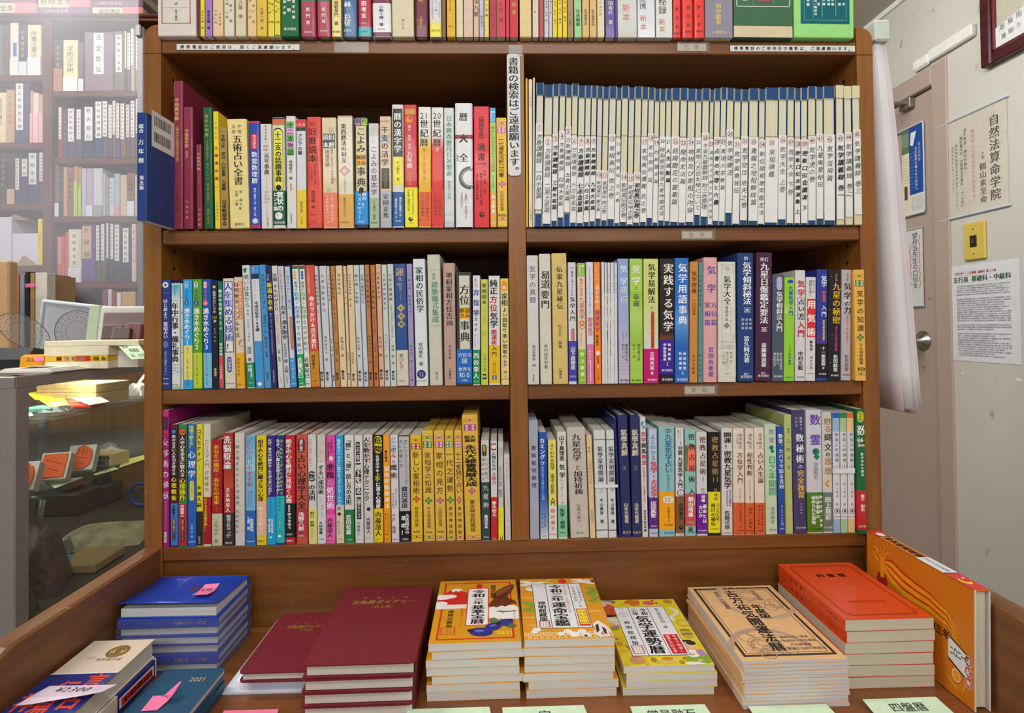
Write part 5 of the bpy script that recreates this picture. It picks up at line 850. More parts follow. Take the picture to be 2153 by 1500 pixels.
rail(XL0 - .003, XL1 - .002).build('side_rail', case); rail(XR0 + .001, XR1 + .003).build('side_rail', case)
# ---- notices and label holders on the bookcase
PAPER = mat('dcdeda', .7); INK = mat('222222', .6)
def frontS(Y): return lambda x, z, off: (x, Y - off, z)
def strip_notice(px0, py0, px1, py1, text, label):
    a, b = onY(px0, py0, -.001), onY(px1, py1, -.001); zc = (a.z + b.z) / 2; xc = (a.x + b.x) / 2; h = abs(a.z - b.z); w = b.x - a.x
    m = MB(); m.box(-w / 2, w / 2, -.0006, 0, -h / 2, h / 2, PAPER)
    n = len(text); S = frontS(-.0007)
    for i, c in enumerate(text):
        x = -w / 2 + w * .045 + (w * .92) * i / (n - 1); z = 0
        if c in '、。': x += h * .0; z = -h * .18; x -= h * .05
        put(m, c, x, z, h * .66, h * .66, INK, 'b', S)
    o = m.build('notice_strip', None, (xc, -.0012, zc)); return tag(o, label, 'notice', 'printed notices stuck on the bookcase')
strip_notice(372, 93, 630, 106, '携帯電話のご使用は、固くご遠慮願います。', 'long white paper notice strip on top rail above the left bay')
strip_notice(1535, 96, 1797, 109, '携帯電話のご使用及び撮影は、ご遠慮願います。', 'long white paper notice strip on top rail above the right bay')
a, b = onY(1067, 114, -.002), onY(1093, 370, -.002)
m = MB(); w = .0225; h = a.z - b.z; xc = (XD0 + XD1) / 2 - .0035; r = .006; pts = []
for (cx, cz, q0) in ((w / 2 - r, h / 2 - r, 0), (-w / 2 + r, h / 2 - r, 90), (-w / 2 + r, -h / 2 + r, 180), (w / 2 - r, -h / 2 + r, 270)):
    for q in range(0, 91, 18): t = math.radians(q0 + q); pts.append((cx + r * math.cos(t), cz + r * math.sin(t)))
m.prism(pts, -.0012, 0, PAPER, 1)
vtext(m, '書籍の検索はご遠慮願います。', 0, h / 2 - .006, -h / 2 + .002, .0185, INK, frontS(-.0014), 'm')
o = m.build('notice_card', None, (xc, -.0022, (a.z + b.z) / 2), (0, 0, 0)); tag(o, 'tall rounded white notice card on the centre post of the bookcase', 'notice', 'printed notices stuck on the bookcase')
m = MB(); m.box(-.012, .012, -.0004, 0, -.011, .009, clear('sticky_tape', (.93, .92, .9), .05, .02, rough=.3)); o = m.build('tape_strip', None, (xc + .004, -.0042, ZT0 + .004)); tag(o, 'clear sticky tape strip above the tall centre notice card', 'tape')
HOLD = clear('label_sleeve', (.94, .93, .9), .06, .02, rough=.25)
def label_holder(px0, py0, px1, py1, text, label, paper=True):
    a, b = onY(px0, py0, -.001), onY(px1, py1, -.001); w = b.x - a.x; h = a.z - b.z
    t = thing('shelf_label', label, 'label holder', ((a.x + b.x) / 2, -.0012, (a.z + b.z) / 2), (0, 0, 0), 'clear plastic label holders on shelf edges')
    if paper:
        p = MB(); p.box(-w * .47, w * .42, -.0008, -.0003, -h * .38, h * .38, mat('cfc6b4', .7))
        for i, c in enumerate(text): put(p, c, -w * .2 + w * .32 * i, 0, h * .55, h * .55, mat('6a5c48', .7), 'n', frontS(-.0010))
        p.build('label_paper', t)
    s = MB(); s.box(-w / 2, w / 2, -.0022, -.0016, -h / 2, h / 2, HOLD); s.box(-w / 2, w / 2, -.0022, 0, -h / 2 - .001, -h / 2, HOLD); s.box(-w / 2, w / 2, -.0022, 0, h / 2, h / 2 + .001, HOLD)
    s.build('plastic_sleeve', t)
label_holder(704, 90, 776, 111, '', 'empty clear label holder on top rail beside the left notice', False)
label_holder(1422, 90, 1490, 110, '乙学', 'label holder with faded paper on the top rail near the right notice')
label_holder(1431, 485, 1503, 504, '気学', 'label holder with faded paper under the numbered booklets')
label_holder(1437, 811, 1508, 830, '家相', 'label holder with faded paper under the middle right shelf')
# ---------------------------------------------------------------- fill the shelves
_stand = stand
def expandJ(el):
    out = []
    for e in el:
        if e.startswith('J '):
            c, o0, b0, b1, f, o1 = e.split()[1:]; o0, b0, b1, f, o1 = map(float, (o0, b0, b1, f, o1))
            for y in (o0, o1):
                out += [f'#.08 .38 {y-13} {y-9} {c}', f'#.62 .92 {y-13} {y-9} {c}', f'#.08 .38 {y+9} {y+13} {c}', f'#.62 .92 {y+9} {y+13} {c}', f'#.38 .62 {y-3} {y+3} {c}', f'D .5 {y} 14 {c}']
            out += [f'#.1 .9 {b0} {b1} {c}', f'T f0e4c0 .3 {b0+3} {b1-3} {(b1-b0)*.42} 叢書 b', f'T f0e4c0 .7 {b0+3} {b1-3} {(b1-b0)*.42} 運勢 b', f'F .5 {f} {(b1-b0)*.62} {c}']
        else: out.append(e)
    return out
def stand(b, *a):
    b.el = expandJ(b.el); return _stand(b, *a)
shelf_books(ROW0, -.012, ZT, 'on bookcase top', 'books along the top of the bookcase', .2)
shelf_books(ROW1L, -.008, Z1, 'in upper left bay', 'books in the upper left bay', .2, bay=(XL1, XD0))
shelf_books(ROW1R_THIN, -.006, Z1, 'in upper right bay', 'books in the upper right bay', .2, bay=(XD1, XR0))
shelf_books(ROW2L, -.001, Z2, 'in middle left bay', 'books in the middle left bay', .2, bay=(XL1, XD0))
shelf_books(ROW2R, -.006, Z2, 'in middle right bay', 'books in the middle right bay', .2, bay=(XD1, XR0))
shelf_books(ROW3L, .001, Z3, 'in bottom left bay', 'books in the bottom left bay', .2, bay=(XL1, XD0))
shelf_books(ROW3R, .001, Z3, 'in bottom right bay', 'books in the bottom right bay', .2, bay=(XD1, XR0))
# barcode label on the outer side of the pulled-out navy book
# ---- string-bound numbered booklets
BLUE = mat('1f4876', .75, scale=400, var=.18); CREAMP = pagemat('d9d3b6', 0); CRM = mat('d6cda8', .7, scale=300); THR = mat('d8cba8', .8); SLIP = mat('e2e1de', .75)
rnd = random.Random(3)
def booklets():
    B = []
    z = None
    for line in BOOKLETS.strip().splitlines():
        if line[0] == '@': z = tuple(map(float, line[1:].split())); continue
        a = line.split(); ox, oy, s = z
        x0, x1, dx, yt, s0, s1 = map(float, a[:6])
        Yp = -.009
        def foot(zx):
            y = 480
            for _ in range(3): P = onY(ox + zx / s, y, Yp); y = pix((P.x, Yp, Z1))[1]
            return P.x
        l, r = foot(x0 + dx), foot(x1 + dx); T = onY(ox + x0 / s, oy + yt / s, Yp); T2 = onY(ox + x1 / s, oy + yt / s, Yp)
        B.append([l, T.x, T.z - Z1, T2.x - T.x, z, yt, s0, s1, int(a[6]), a[7], x0])
    for p, q in zip(B, B[1:]):
        q[0] = max(q[0], p[0] + p[3] + .0003)
    for q in B:
        if q[0] + q[3] > XR0 - .0006: q[0] -= q[0] + q[3] - XR0 + .0006
        if q[1] + q[3] > XR0 - .0006: q[1] -= q[1] + q[3] - XR0 + .0006
    for k, (l, tx, H, w, z, yt, s0, s1, num, txt, zx0) in enumerate(B):
        ox, oy, s = z
        if k + 1 < len(B): w = min(w, B[k + 1][0] - l - .0003, )
        if k + 1 < len(B): w = min(w, B[k + 1][1] - tx - .0002)
        w -= .0005; ang = math.atan((tx - l) / H); Hh = H * .999 / math.cos(ang); ca = math.cos(ang)
        root = thing('booklet', f'string-bound booklet whose white slip is hand-numbered {num}' + (', cream spine corners' if num > 42 else ', blue spine corners'), 'booklet',
                     (l + w / 2, -.009, Z1 + abs(math.sin(ang)) * w / 2 + .0002), (0, ang, 0), 'numbered string-bound booklets in the upper right bay')
        dd = .168
        cx = pix((l, -.009, Z1 + H / 2))[0]
        def Zf(zy): return (onY(cx, oy + zy / s, -.009).z - Z1) / ca
        c = MB(); t = min(.0007, w * .12)
        cor = BLUE if num < 43 else CRM
        c.box(-w / 2, -w / 2 + t, .0004, dd, 0, Hh, BLUE); c.box(w / 2 - t, w / 2, .0004, dd, 0, Hh, BLUE)
        hc = .0215
        for (za, zb) in ((0, hc), (Hh - hc, Hh)): c.box(-w / 2, w / 2, -.0002, .012, za, zb, cor)
        for sx in (-1, 1): c.box(sx * (w / 2 - .0003) - .0003, sx * (w / 2 - .0003) + .0003, -.0006, .0, 0, hc, THR); c.box(sx * (w / 2 - .0003) - .0003, sx * (w / 2 - .0003) + .0003, -.0006, .0, Hh - hc, Hh, THR)
        c.build('cover', root)
        p = MB(); p.box(-w / 2 + t * 1.1, w / 2 - t * 1.1, .0006, dd - .001, .001, Hh - .001, CREAMP); p.build('page_block', root)
        h = MB()
        for z0 in (hc + .0008, Hh * .36, Hh * .645, Hh - hc - .0008): h.tube([(-w / 2 + .0006, .004, z0), (-w / 2 + .0006, -.0004, z0), (w / 2 - .0006, -.0004, z0), (w / 2 - .0006, .004, z0)], .0005, THR, 5)
        h.build('binding_thread', root)
        z1, z0 = min(Zf(s0), Hh - .002), max(Zf(s1), .001); g = MB()
        sl = rnd.uniform(-.0008, .0)
        pr = [(-w / 2, .012), (-w / 2, -.0016), (w / 2 + sl, -.0016), (w / 2 + sl, .012)]; zz = [z0, z1]; n = 4
        g.add([(x, y, zv) for zv in zz for x, y in pr], [(i, i + 1, n + i + 1, n + i) for i in range(3)], SLIP)
        pm = abs(onY(ox + 100, 480, 0).x - onY(ox, 480, 0).x) / 100 / s
        S = lambda x, zv, off: (x, -.0016 - off, zv)
        rc = Zf(s0 + 42); rr = min(26 * pm, w * .52)
        if num not in (13, 20, 21, 25):
            nseg = 18; jx = rnd.uniform(-.0004, .0004)
            g.add([S(jx + f * rr * math.cos(q * 2 * math.pi / nseg) * .95, rc + f * rr * math.sin(q * 2 * math.pi / nseg) * 1.1, .00025) for f in (1, .88) for q in range(nseg)], [(q, (q + 1) % nseg, nseg + (q + 1) % nseg, nseg + q) for q in range(nseg)], mat('dc6048', .6))
        soft = num in (2, 6, 18, 36, 37, 35)
        ink = mat('5a5650' if soft else '1c1a18', .6)
        ds = str(num); fs = 44 * pm * (1.0 if len(ds) == 1 else .9)
        htext(g, ds, 0, rc, min(fs, w * 1.0), ink, S, 'n', .85, .00035)
        n = len(txt); y = s0 + 92; size = min(54 * pm, w * .86)
        pitch = min(64, (s1 - s0 - 130) / n)
        for ch in txt:
            if ch == '_': y += pitch * .45; continue
            vs, fs_ = glyph(ch, 'b' if not soft and num in (3, 7, 8, 9, 16, 21, 28, 38, 39, 43) else 'n')
            a = rnd.uniform(-.10, .10); kx = rnd.uniform(-.0004, .0004) + .0002; sy = min(size, pitch * pm * .98) * rnd.uniform(.9, 1.06)
            zc = Zf(y + pitch / 2)
            out = []
            for gx, gy, gl in vs:
                u, v = (gx - .5) * size, (gy - .38) * sy; u += .16 * v
                out.append(S(kx + u * math.cos(a) - v * math.sin(a), zc + u * math.sin(a) + v * math.cos(a), .0003 + gl * 3e-5))
            g.add(out, fs_, ink); y += pitch
        g.build('title_slip', root)
booklets()
# paper bands holding sets together
def set_band(px0, px1, py0, py1, Y, label, dy=.0035, back=.03):
    a, b = onY(px0, (py0 + py1) / 2, Y), onY(px1, (py0 + py1) / 2, Y); z1, z0 = onY(px0, py0, Y).z, onY(px0, py1, Y).z
    m = MB(); w = (b.x - a.x) / 2; h = (z1 - z0) / 2
    vs = [(x, y, z) for z in (-h, h) for x, y in ((-w, back), (-w, -.0008), (w, -.0008), (w, back))]
    m.add(vs, [(i, i + 1, 5 + i, 4 + i) for i in range(3)], SLIP)
    tag(m.build('paper_ring', None, ((a.x + b.x) / 2, Y, (z1 + z0) / 2)), label, 'paper band')
set_band(1251, 1299, 1020, 1026, -.0012, 'narrow white paper band round the two white volumes in bottom right bay')
set_band(1752, 1797, 985.5, 996, -.0012, 'white paper band round three pale striped volumes in bottom right bay')
m = MB(); a, b = onY(1265, 617, -.004), onY(1299, 808, -.004)
z1, z0 = a.z, Z2 + .0005; w = (b.x - a.x) / 2; h = (z1 - z0) / 2
SP = mat('d3cdbe', .7); m.box(-w, w, -.0006, .0, -h, h, SP)
S = lambda x, z, off: (x, -.0006 - off, z)
pm = w * 2 / 165
def zz(y): return onY(1280, 520 + y / 4.84, -.004).z - (z1 + z0) / 2
vtext(m, '気学', -.05 * w, zz(500), zz(700), 96 * pm, INK, S, 'm', off=.0001); vtext(m, '家相講座', 0, zz(752), zz(1112), 96 * pm, INK, S, 'm', off=.0001)
vtext(m, '全五冊', .38 * w, zz(1120), zz(1260), 50 * pm, INK, S, 'n', off=.0001); vtext(m, '中村文聡', -.3 * w, zz(1130), zz(1335), 56 * pm, INK, S, 'n', off=.0001); vtext(m, '新本', .42 * w, zz(1270), zz(1320), 26 * pm, mat('d87060', .6), S, 'n', off=.0001)
bz = zz(727); m.box(-w * 1.02, w * 1.02, -.0014, .0, bz - .0022, bz + .0022, SLIP)
tag(m.build('title_wrapper', None, ((a.x + b.x) / 2, -.0035, (z1 + z0) / 2)), 'cream paper wrapper with brush title round five thin white volumes', 'paper band')
# ---------------------------------------------------------------- things on the display ledge
def flat_book(name, label, cat, group, loc, rz, Wd, Ld, T, col, spine='l', page='d8d4cc', art=None, hard=False, cov=.00035, lip=0.0, pages_in=None, spineart=None, coverm=None):
    """a book lying flat: x across, y towards the bookcase, z up; loc is the middle of its underside"""
    root = thing(name, label, cat, loc, (0, 0, rz), group)
    c = MB(); cm = coverm or mat(col, .35, .25)
    x0, x1, y0, y1 = -Wd / 2, Wd / 2, -Ld / 2, Ld / 2
    def board(z0, z1): c.bbox(x0, x1, y0, y1, z0, z1, cm, .0003)
    board(0, cov); board(T - cov, T)
    if spine == 'l': c.bbox(x0, x0 + cov, y0, y1, cov * .5, T - cov * .5, cm, .0002)
    elif spine == 'r': c.bbox(x1 - cov, x1, y0, y1, cov * .5, T - cov * .5, cm, .0002)
    elif spine == 'f': c.bbox(x0, x1, y0, y0 + cov, cov * .5, T - cov * .5, cm, .0002)
    if art: art(c, Wd, Ld, T)
    if spineart: spineart(c, Wd, Ld, T)
    c.build('cover', root)
    i = (.003 if hard else .0002) if pages_in is None else pages_in
    p = MB(); px0, px1, py0, py1 = x0 + i, x1 - i, y0 + i, y1 - i
    if spine == 'l': px0 = x0 + cov
    if spine == 'r': px1 = x1 - cov
    if spine == 'f': py0 = y0 + cov
    p.box(px0, px1, py0, py1, cov, T - cov, pagemat(page, 2)); p.build('page_block', root)
    return root
def art_tools(c, Wd, Ld, T, cov=0):
    st = [T + .00006]
    def P(u, v): return (-Wd / 2 + u * Wd, Ld / 2 - v * Ld)
    class A: pass
    A = A()
    def nxt(): st[0] += .000004; return st[0]
    def clip(pts):
        for ax, lim, sg in ((0, 0, 1), (0, 1, -1), (1, 0, 1), (1, 1, -1)):
            out = []
            for a_, b_ in zip(pts, pts[1:] + pts[:1]):
                fa, fb = sg * (a_[ax] - lim), sg * (b_[ax] - lim)
                if fa >= 0: out.append(a_)
                if fa * fb < 0: t = fa / (fa - fb); out.append((a_[0] + (b_[0] - a_[0]) * t, a_[1] + (b_[1] - a_[1]) * t))
            pts = out
            if not pts: break
        return pts
    def poly(pts, col):
        z = nxt(); pts = clip(list(pts))
        if len(pts) < 3: return
        q = [P(*p) for p in pts]
        ar = sum(q[i][0] * q[(i + 1) % len(q)][1] - q[(i + 1) % len(q)][0] * q[i][1] for i in range(len(q)))
        if ar < 0: q = q[::-1]
        c.add([(x, y, z) for x, y in q], [tuple(range(len(q)))], mat(tcol(col), .35, .2))
    def rect(u0, u1, v0, v1, col): poly([(u0, v0), (u1, v0), (u1, v1), (u0, v1)], col)
    def frame(u0, u1, v0, v1, t, col):
        tv = t * Wd / Ld
        rect(u0, u1, v0, v0 + tv, col); rect(u0, u1, v1 - tv, v1, col); rect(u0, u0 + t, v0, v1, col); rect(u1 - t, u1, v0, v1, col)
    def ell(u, v, ru, rv, col, a=0, n=22):
        k = Wd / Ld; pts = []
        for q in range(n):
            t = 2 * math.pi * q / n; x, y = ru * math.cos(t), rv / k * math.sin(t)
            pts.append((u + x * math.cos(a) - y * math.sin(a), v + (x * math.sin(a) + y * math.cos(a)) * k))
        poly(pts, col)
    def ring(u, v, r, w, col, n=36, a0=0, a1=360):
        k = Wd / Ld; z = nxt(); vs = []
        for f in (r, r - w):
            for q in range(n + 1):
                t = math.radians(a0 + (a1 - a0) * q / n); vs.append((u + f * math.cos(t), v + f * k * math.sin(t)))
        for q in range(n):
            pp = clip([vs[q], vs[q + 1], vs[n + 2 + q], vs[n + 1 + q]])
            if len(pp) > 2: c.add([(*P(*e), z) for e in pp], [tuple(range(len(pp)))], mat(tcol(col), .4))
    def line(pts, w, col):
        k = Wd / Ld
        for (a, b) in zip(pts, pts[1:]):
            dx, dy = b[0] - a[0], (b[1] - a[1]) / k; L = math.hypot(dx, dy) or 1; nx, ny = -dy / L * w / 2, dx / L * w / 2 * k
            poly([(a[0] + nx, a[1] + ny), (b[0] + nx, b[1] + ny), (b[0] - nx, b[1] - ny), (a[0] - nx, a[1] - ny)], col)
    def vt(s, u, v0, v1, size, col, style='m'):
        z = nxt() + .00001; x = P(u, 0)[0]; vtext(c, s, x, P(0, v0)[1], P(0, v1)[1], size * Wd, mat(tcol(col), .4), lambda a, b, o: (a, b, z + o), style)
    def ht(s, u, v, size, col, style='n', adv=1.0, rot=False):
        z = nxt() + .00001; x, y = P(u, v)
        S = (lambda a, b, o: (2 * x - a, 2 * y - b, z + o)) if rot else (lambda a, b, o: (a, b, z + o))
        htext(c, s, x, y, size * Wd, mat(tcol(col), .4), S, style, adv)
    A.poly, A.rect, A.frame, A.ell, A.ring, A.line, A.vt, A.ht = poly, rect, frame, ell, ring, line, vt, ht
    return A
def artA(c, Wd, Ld, T):
    a = art_tools(c, Wd, Ld, T)
    a.frame(.07, .93, .045, .955, .022, 'd02c22'); a.ht('徳川時代より', .5, .025, .04, 'c85020')
    a.poly([(.02, .28), (.2, .15), (.26, .15), (.42, .30), (.42, .46), (.0, .46)], 'd42a24')
    a.poly([(.16, .18), (.19, .15), (.27, .15), (.32, .2), (.28, .19), (.25, .215), (.22, .185), (.19, .22)], 'f0ece8')
    a.rect(.0, .4, .43, .5, 'ece4dc'); a.ell(.06, .30, .12, .045, 'f0ece8'); a.ell(.14, .29, .1, .035, 'f0ece8'); a.ell(.05, .41, .09, .035, 'f0ece8'); a.ell(.02, .47, .1, .03, 'f0ece8')
    a.ell(.52, .115, .045, .04, 'd42a24')
    a.ell(.82, .55, .2, .1, 'f0ece8'); a.ell(.9, .62, .14, .08, 'f0ece8'); a.ell(.74, .62, .12, .06, 'f0ece8')
    a.poly([(.38, .24), (.33, .21), (.36, .29), (.34, .30), (.38, .34), (.40, .36)], '8a5a24')
    a.poly([(.66, .42), (.70, .36), (.71, .26), (.76, .2), (.86, .13), (.97, .09), (.965, .16), (.93, .24), (.88, .31), (.9, .36), (.97, .39), (.985, .46), (.93, .44), (.88, .47), (.84, .49), (.8, .47), (.74, .5), (.7, .48), (.64, .5), (.63, .46)], '6a3418')
    a.poly([(.72, .27), (.80, .19), (.94, .12), (.92, .17), (.82, .25), (.75, .31)], '8a5028'); a.poly([(.74, .33), (.86, .26), (.89, .25), (.84, .33), (.76, .37)], '54280f')
    a.poly([(.63, .46), (.60, .49), (.63, .51), (.66, .48)], 'd8b040'); a.line([(.74, .56), (.86, .57), (.97, .56)], .018, '3a3024'); a.line([(.78, .55), (.82, .6)], .01, '3a3024')
    a.rect(.375, .645, .155, .765, 'd02c22'); a.rect(.387, .633, .165, .757, 'ecebea')
    a.vt('令和', .515, .185, .32, .17, 'k', 'b'); a.vt('三年', .515, .335, .44, .14, 'k', 'b'); a.vt('基準宝暦', .515, .45, .745, .17, 'k', 'b')
    a.vt('徳風会蔵版', .195, .52, .79, .075, '2a2010', 'm'); a.vt('徳風会編纂', .70, .1, .34, .075, '2a2010', 'm'); a.vt('附録開運占い方法', .325, .49, .76, .035, 'c84830', 'n')
    a.frame(.1, .275, .775, .885, .012, 'd05830')
    for k in range(5): a.line([(.12 + k * .033, .79), (.125 + k * .033, .87)], .010, 'd05830')
    a.ell(.66, .80, .06, .04, '3c7040', .5); a.ell(.9, .79, .06, .025, '3c7040'); a.ell(.7, .7, .05, .04, '4c8448'); a.ell(.52, .885, .05, .015, '3c7040')
    a.ell(.56, .86, .135, .062, '2a2c8c', .12); a.ell(.7, .79, .1, .055, '2a2c8c', -.45); a.ell(.83, .735, .1, .05, '2a2c8c', -.4)
    a.ell(.54, .845, .06, .014, '6a70c8', .12); a.ell(.69, .775, .04, .012, '6a70c8', -.4); a.ell(.445, .835, .04, .022, '1a2018', .2); a.ell(.76, .75, .03, .02, '1a2018'); a.ell(.90, .70, .03, .018, '1a2018')
    a.ht('2021', .825, .88, .085, 'e8d840', 'b'); a.vt('各地方の運勢と暦', .945, .56, .78, .03, 'c06030', 'n')
def artB(c, Wd, Ld, T):
    a = art_tools(c, Wd, Ld, T)
    for (u, v, ru, rv) in ((.1, .35, .1, .012), (.2, .8, .16, .012), (.85, .6, .12, .012), (.12, .68, .14, .012), (.9, .45, .08, .01)): a.ell(u, v, ru, rv, 'ecb85c')
    for (u, v, ru, rv, t) in ((.10, .06, .1, .025, .1), (.18, .09, .13, .025, -.1), (.07, .13, .08, .02, .5), (.12, .2, .06, .03, .6), (.3, .07, .1, .015, 0), (.82, .04, .14, .02, .1), (.9, .08, .12, .03, .3), (.78, .08, .1, .014, 0)): a.ell(u, v, ru, rv, 'eee8e0', t)
    a.poly([(.1, .05), (.2, .055), (.17, .065)], '201c1c'); a.poly([(.94, .06), (1, .05), (.985, .1)], '201c1c'); a.line([(.06, .13), (.1, .155), (.12, .135)], .01, '201c1c'); a.ell(.87, .025, .015, .01, 'c83028')
    a.ell(.41, .055, .055, .045, 'e8d030'); a.ell(.425, .053, .04, .033, 'e09a28'); a.ell(.575, .055, .055, .045, 'd83028')
    for (u, v) in ((.06, .44), (.13, .48), (.05, .56), (.12, .57), (.92, .20), (.96, .26), (.9, .30), (.96, .37), (.9, .43)): a.ell(u, v, .075, .03, '84a83c', .2)
    a.line([(.02, .58), (.08, .54), (.12, .52), (.2, .48)], .014, 'c05828'); a.line([(.86, .31), (.93, .27), (1, .19)], .014, 'c05828'); a.line([(.84, .45), (.92, .41), (1, .36)], .014, 'c05828')
    a.rect(.155, .80, .105, .85, '2a2826'); a.rect(.162, .33, .11, .845, 'e8e8ea'); a.rect(.338, .632, .11, .845, 'e8e8ea'); a.rect(.64, .793, .11, .845, 'e8e8ea')
    a.ht('御守用', .25, .14, .03, 'k')
    a.vt('令和三年', .46, .125, .43, .17, 'k', 'b'); a.vt('運命宝鑑', .46, .44, .825, .19, 'k', 'b'); a.vt('運命と吉凶判断・九星別開運方位の家宝', .578, .13, .62, .04, 'd05848', 'n')
    a.vt('神明館蔵版', .25, .42, .745, .1, 'k', 'b'); a.frame(.185, .315, .735, .835, .012, 'c84838')
    for k in range(4): a.line([(.205 + k * .03, .75), (.205 + k * .03, .82)], .01, 'd88878')
    a.vt('日本運命学会', .755, .17, .43, .05, 'd', 'n'); a.vt('日本易経大学校', .69, .17, .43, .05, 'd', 'n'); a.vt('共著', .725, .45, .53, .04, 'd', 'n')
    a.rect(.655, .785, .56, .825, 'd03028'); a.rect(.667, .773, .572, .80, 'f0d830'); a.vt('幸運の秘', .75, .60, .79, .045, 'd05020', 'n'); a.vt('古来伝承', .695, .6, .79, .045, 'd05020', 'n')
    for k in range(16):
        u = k / 15; a.ring(u, 1.0 + .0, .09, .012, 'f0d090', 14, 180, 360); a.ring(u - .03, .955, .07, .01, 'f4dca8', 12, 190, 350)
    for (u, v, r) in ((.15, .87, .05), (.42, .93, .04), (.5, .9, .05), (.57, .94, .06), (.66, .9, .05), (.7, .95, .05), (.12, .9, .04)): a.ell(u, v, r, r * .6, 'f0ece4')
    a.poly([(.8, .80), (.88, .75), (.97, .85), (1.0, .97), (.85, .99), (.78, .93), (.82, .87)], 'e8e2d8'); a.poly([(.83, .82), (.87, .8), (.86, .9), (.82, .93)], '2c2824'); a.poly([(.9, .84), (.94, .88), (.93, .96), (.9, .93)], '2c2824'); a.poly([(.95, .9), (.99, .95), (.97, .98)], 'd08828'); a.poly([(.62, .96), (.72, .92), (.76, .97), (.68, .99)], 'e8e2d8'); a.poly([(.66, .97), (.70, .945), (.71, .985)], '2c2824'); a.poly([(.86, .94), (.89, .91), (.9, .98)], 'd08828')
def artC(c, Wd, Ld, T):
    a = art_tools(c, Wd, Ld, T); rn = random.Random(11)
    for k in range(46):
        u, v = rn.random(), rn.random()
        if .12 < u < .86 and .1 < v < .86: continue
        a.ell(u, v, .022, .016, 'c8a020', rn.random()); a.ell(u, v, .014, .009, 'e8d040', 0)
    a.ell(.10, .04, .1, .035, '6a6c9c'); a.ell(.08, .06, .07, .04, 'e0b890'); a.ell(.06, .18, .12, .1, 'd06030'); a.ell(.14, .2, .07, .07, 'c85428'); a.ell(.05, .28, .1, .02, '3a3028'); a.ell(.02, .07, .04, .05, 'e8e0d8')
    for (u, v) in ((.36, .05), (.40, .03), (.44, .055), (.48, .04), (.42, .085), (.47, .08)): a.ell(u, v, .045, .03, 'd86838')
    a.ell(.63, .07, .08, .035, 'd86060', .2); a.poly([(.7, .07), (.76, .05), (.75, .1)], 'd86060'); a.ell(.7, .03, .02, .015, 'c83838'); a.ell(.9, .05, .06, .04, 'b89830')
    for k in range(10): t = k * .3; a.ell(.88 + .06 * math.sin(t * 2), .17 + .022 * k, .028, .016, 'e8e4dc')
    a.ell(.94, .42, .09, .05, 'c8b048', .1); a.ell(.94, .42, .07, .035, 'd8c860', .1); a.ell(.9, .58, .07, .075, 'c0a850'); a.rect(.84, .96, .52, .54, '8a7430'); a.rect(.84, .96, .58, .60, '8a7430')
    a.ell(.04, .35, .1, .04, 'e8e4dc'); a.ell(.1, .4, .07, .03, 'd8d8d0'); a.ell(.04, .48, .08, .03, '7cac3c'); a.ell(.08, .46, .04, .02, 'c078b8'); a.line([(.02, .62), (.12, .75), (.22, .9)], .02, '8a6a30'); a.ell(.06, .7, .06, .05, 'e0c030'); a.ell(.05, .71, .035, .03, 'c09a28')
    a.ell(.18, .925, .09, .05, 'd89868'); a.ell(.18, .88, .05, .02, 'c08050'); a.ell(.36, .93, .035, .03, 'a88428'); a.ell(.5, .95, .1, .03, 'd8c058'); a.ell(.52, .92, .07, .022, 'd08838'); a.ell(.63, .94, .06, .03, 'e8c860'); a.ell(.72, .92, .03, .02, 'd05838'); a.ell(.66, .965, .03, .025, 'b89028')
    a.ell(.80, .985, .12, .02, 'e8e6e0'); a.ell(.92, .92, .11, .065, '8cac34'); a.ell(.80, .93, .1, .035, '8cac34'); a.ell(.83, .86, .08, .05, 'eceae6'); a.ell(.93, .85, .05, .045, 'b888c0'); a.ell(.77, .80, .03, .05, 'b888c0'); a.ell(.84, .76, .065, .05, 'e6bc98'); a.ell(.88, .72, .055, .03, '35302e'); a.rect(.80, .90, .675, .7, '35302e'); a.ell(.82, .87, .03, .018, 'e6bc98'); a.ell(.87, .95, .03, .015, 'e6bc98')
    a.rect(.14, .80, .135, .88, '2f3a4a'); a.rect(.146, .322, .141, .874, 'e9e9ee'); a.rect(.33, .578, .141, .874, 'e9e9ee'); a.rect(.586, .794, .141, .874, 'e9e9ee')
    a.ht('御守用', .23, .17, .028, 'k'); a.ring(.235, .265, .06, .012, 'e0a8a0'); a.ht('気', .235, .265, .06, 'd07868')
    a.vt('三年', .395, .165, .285, .09, 'k', 'b'); a.vt('令和', .51, .165, .285, .09, 'k', 'b'); a.vt('気学運勢暦', .455, .29, .855, .19, 'k', 'b')
    a.vt('神明館蔵版', .235, .37, .73, .08, 'k', 'm'); a.frame(.165, .30, .735, .85, .011, 'c84848')
    for k in range(4): a.line([(.185 + k * .032, .75), (.185 + k * .032, .835)], .008, 'd89890')
    a.vt('東京運命学院_著', .69, .165, .50, .06, 'k', 'n'); a.rect(.605, .775, .59, .86, 'd0242c'); a.vt('気学で開運し', .73, .6, .845, .05, 'w', 'n'); a.vt('相場もわかる本', .65, .6, .845, .05, 'w', 'n')
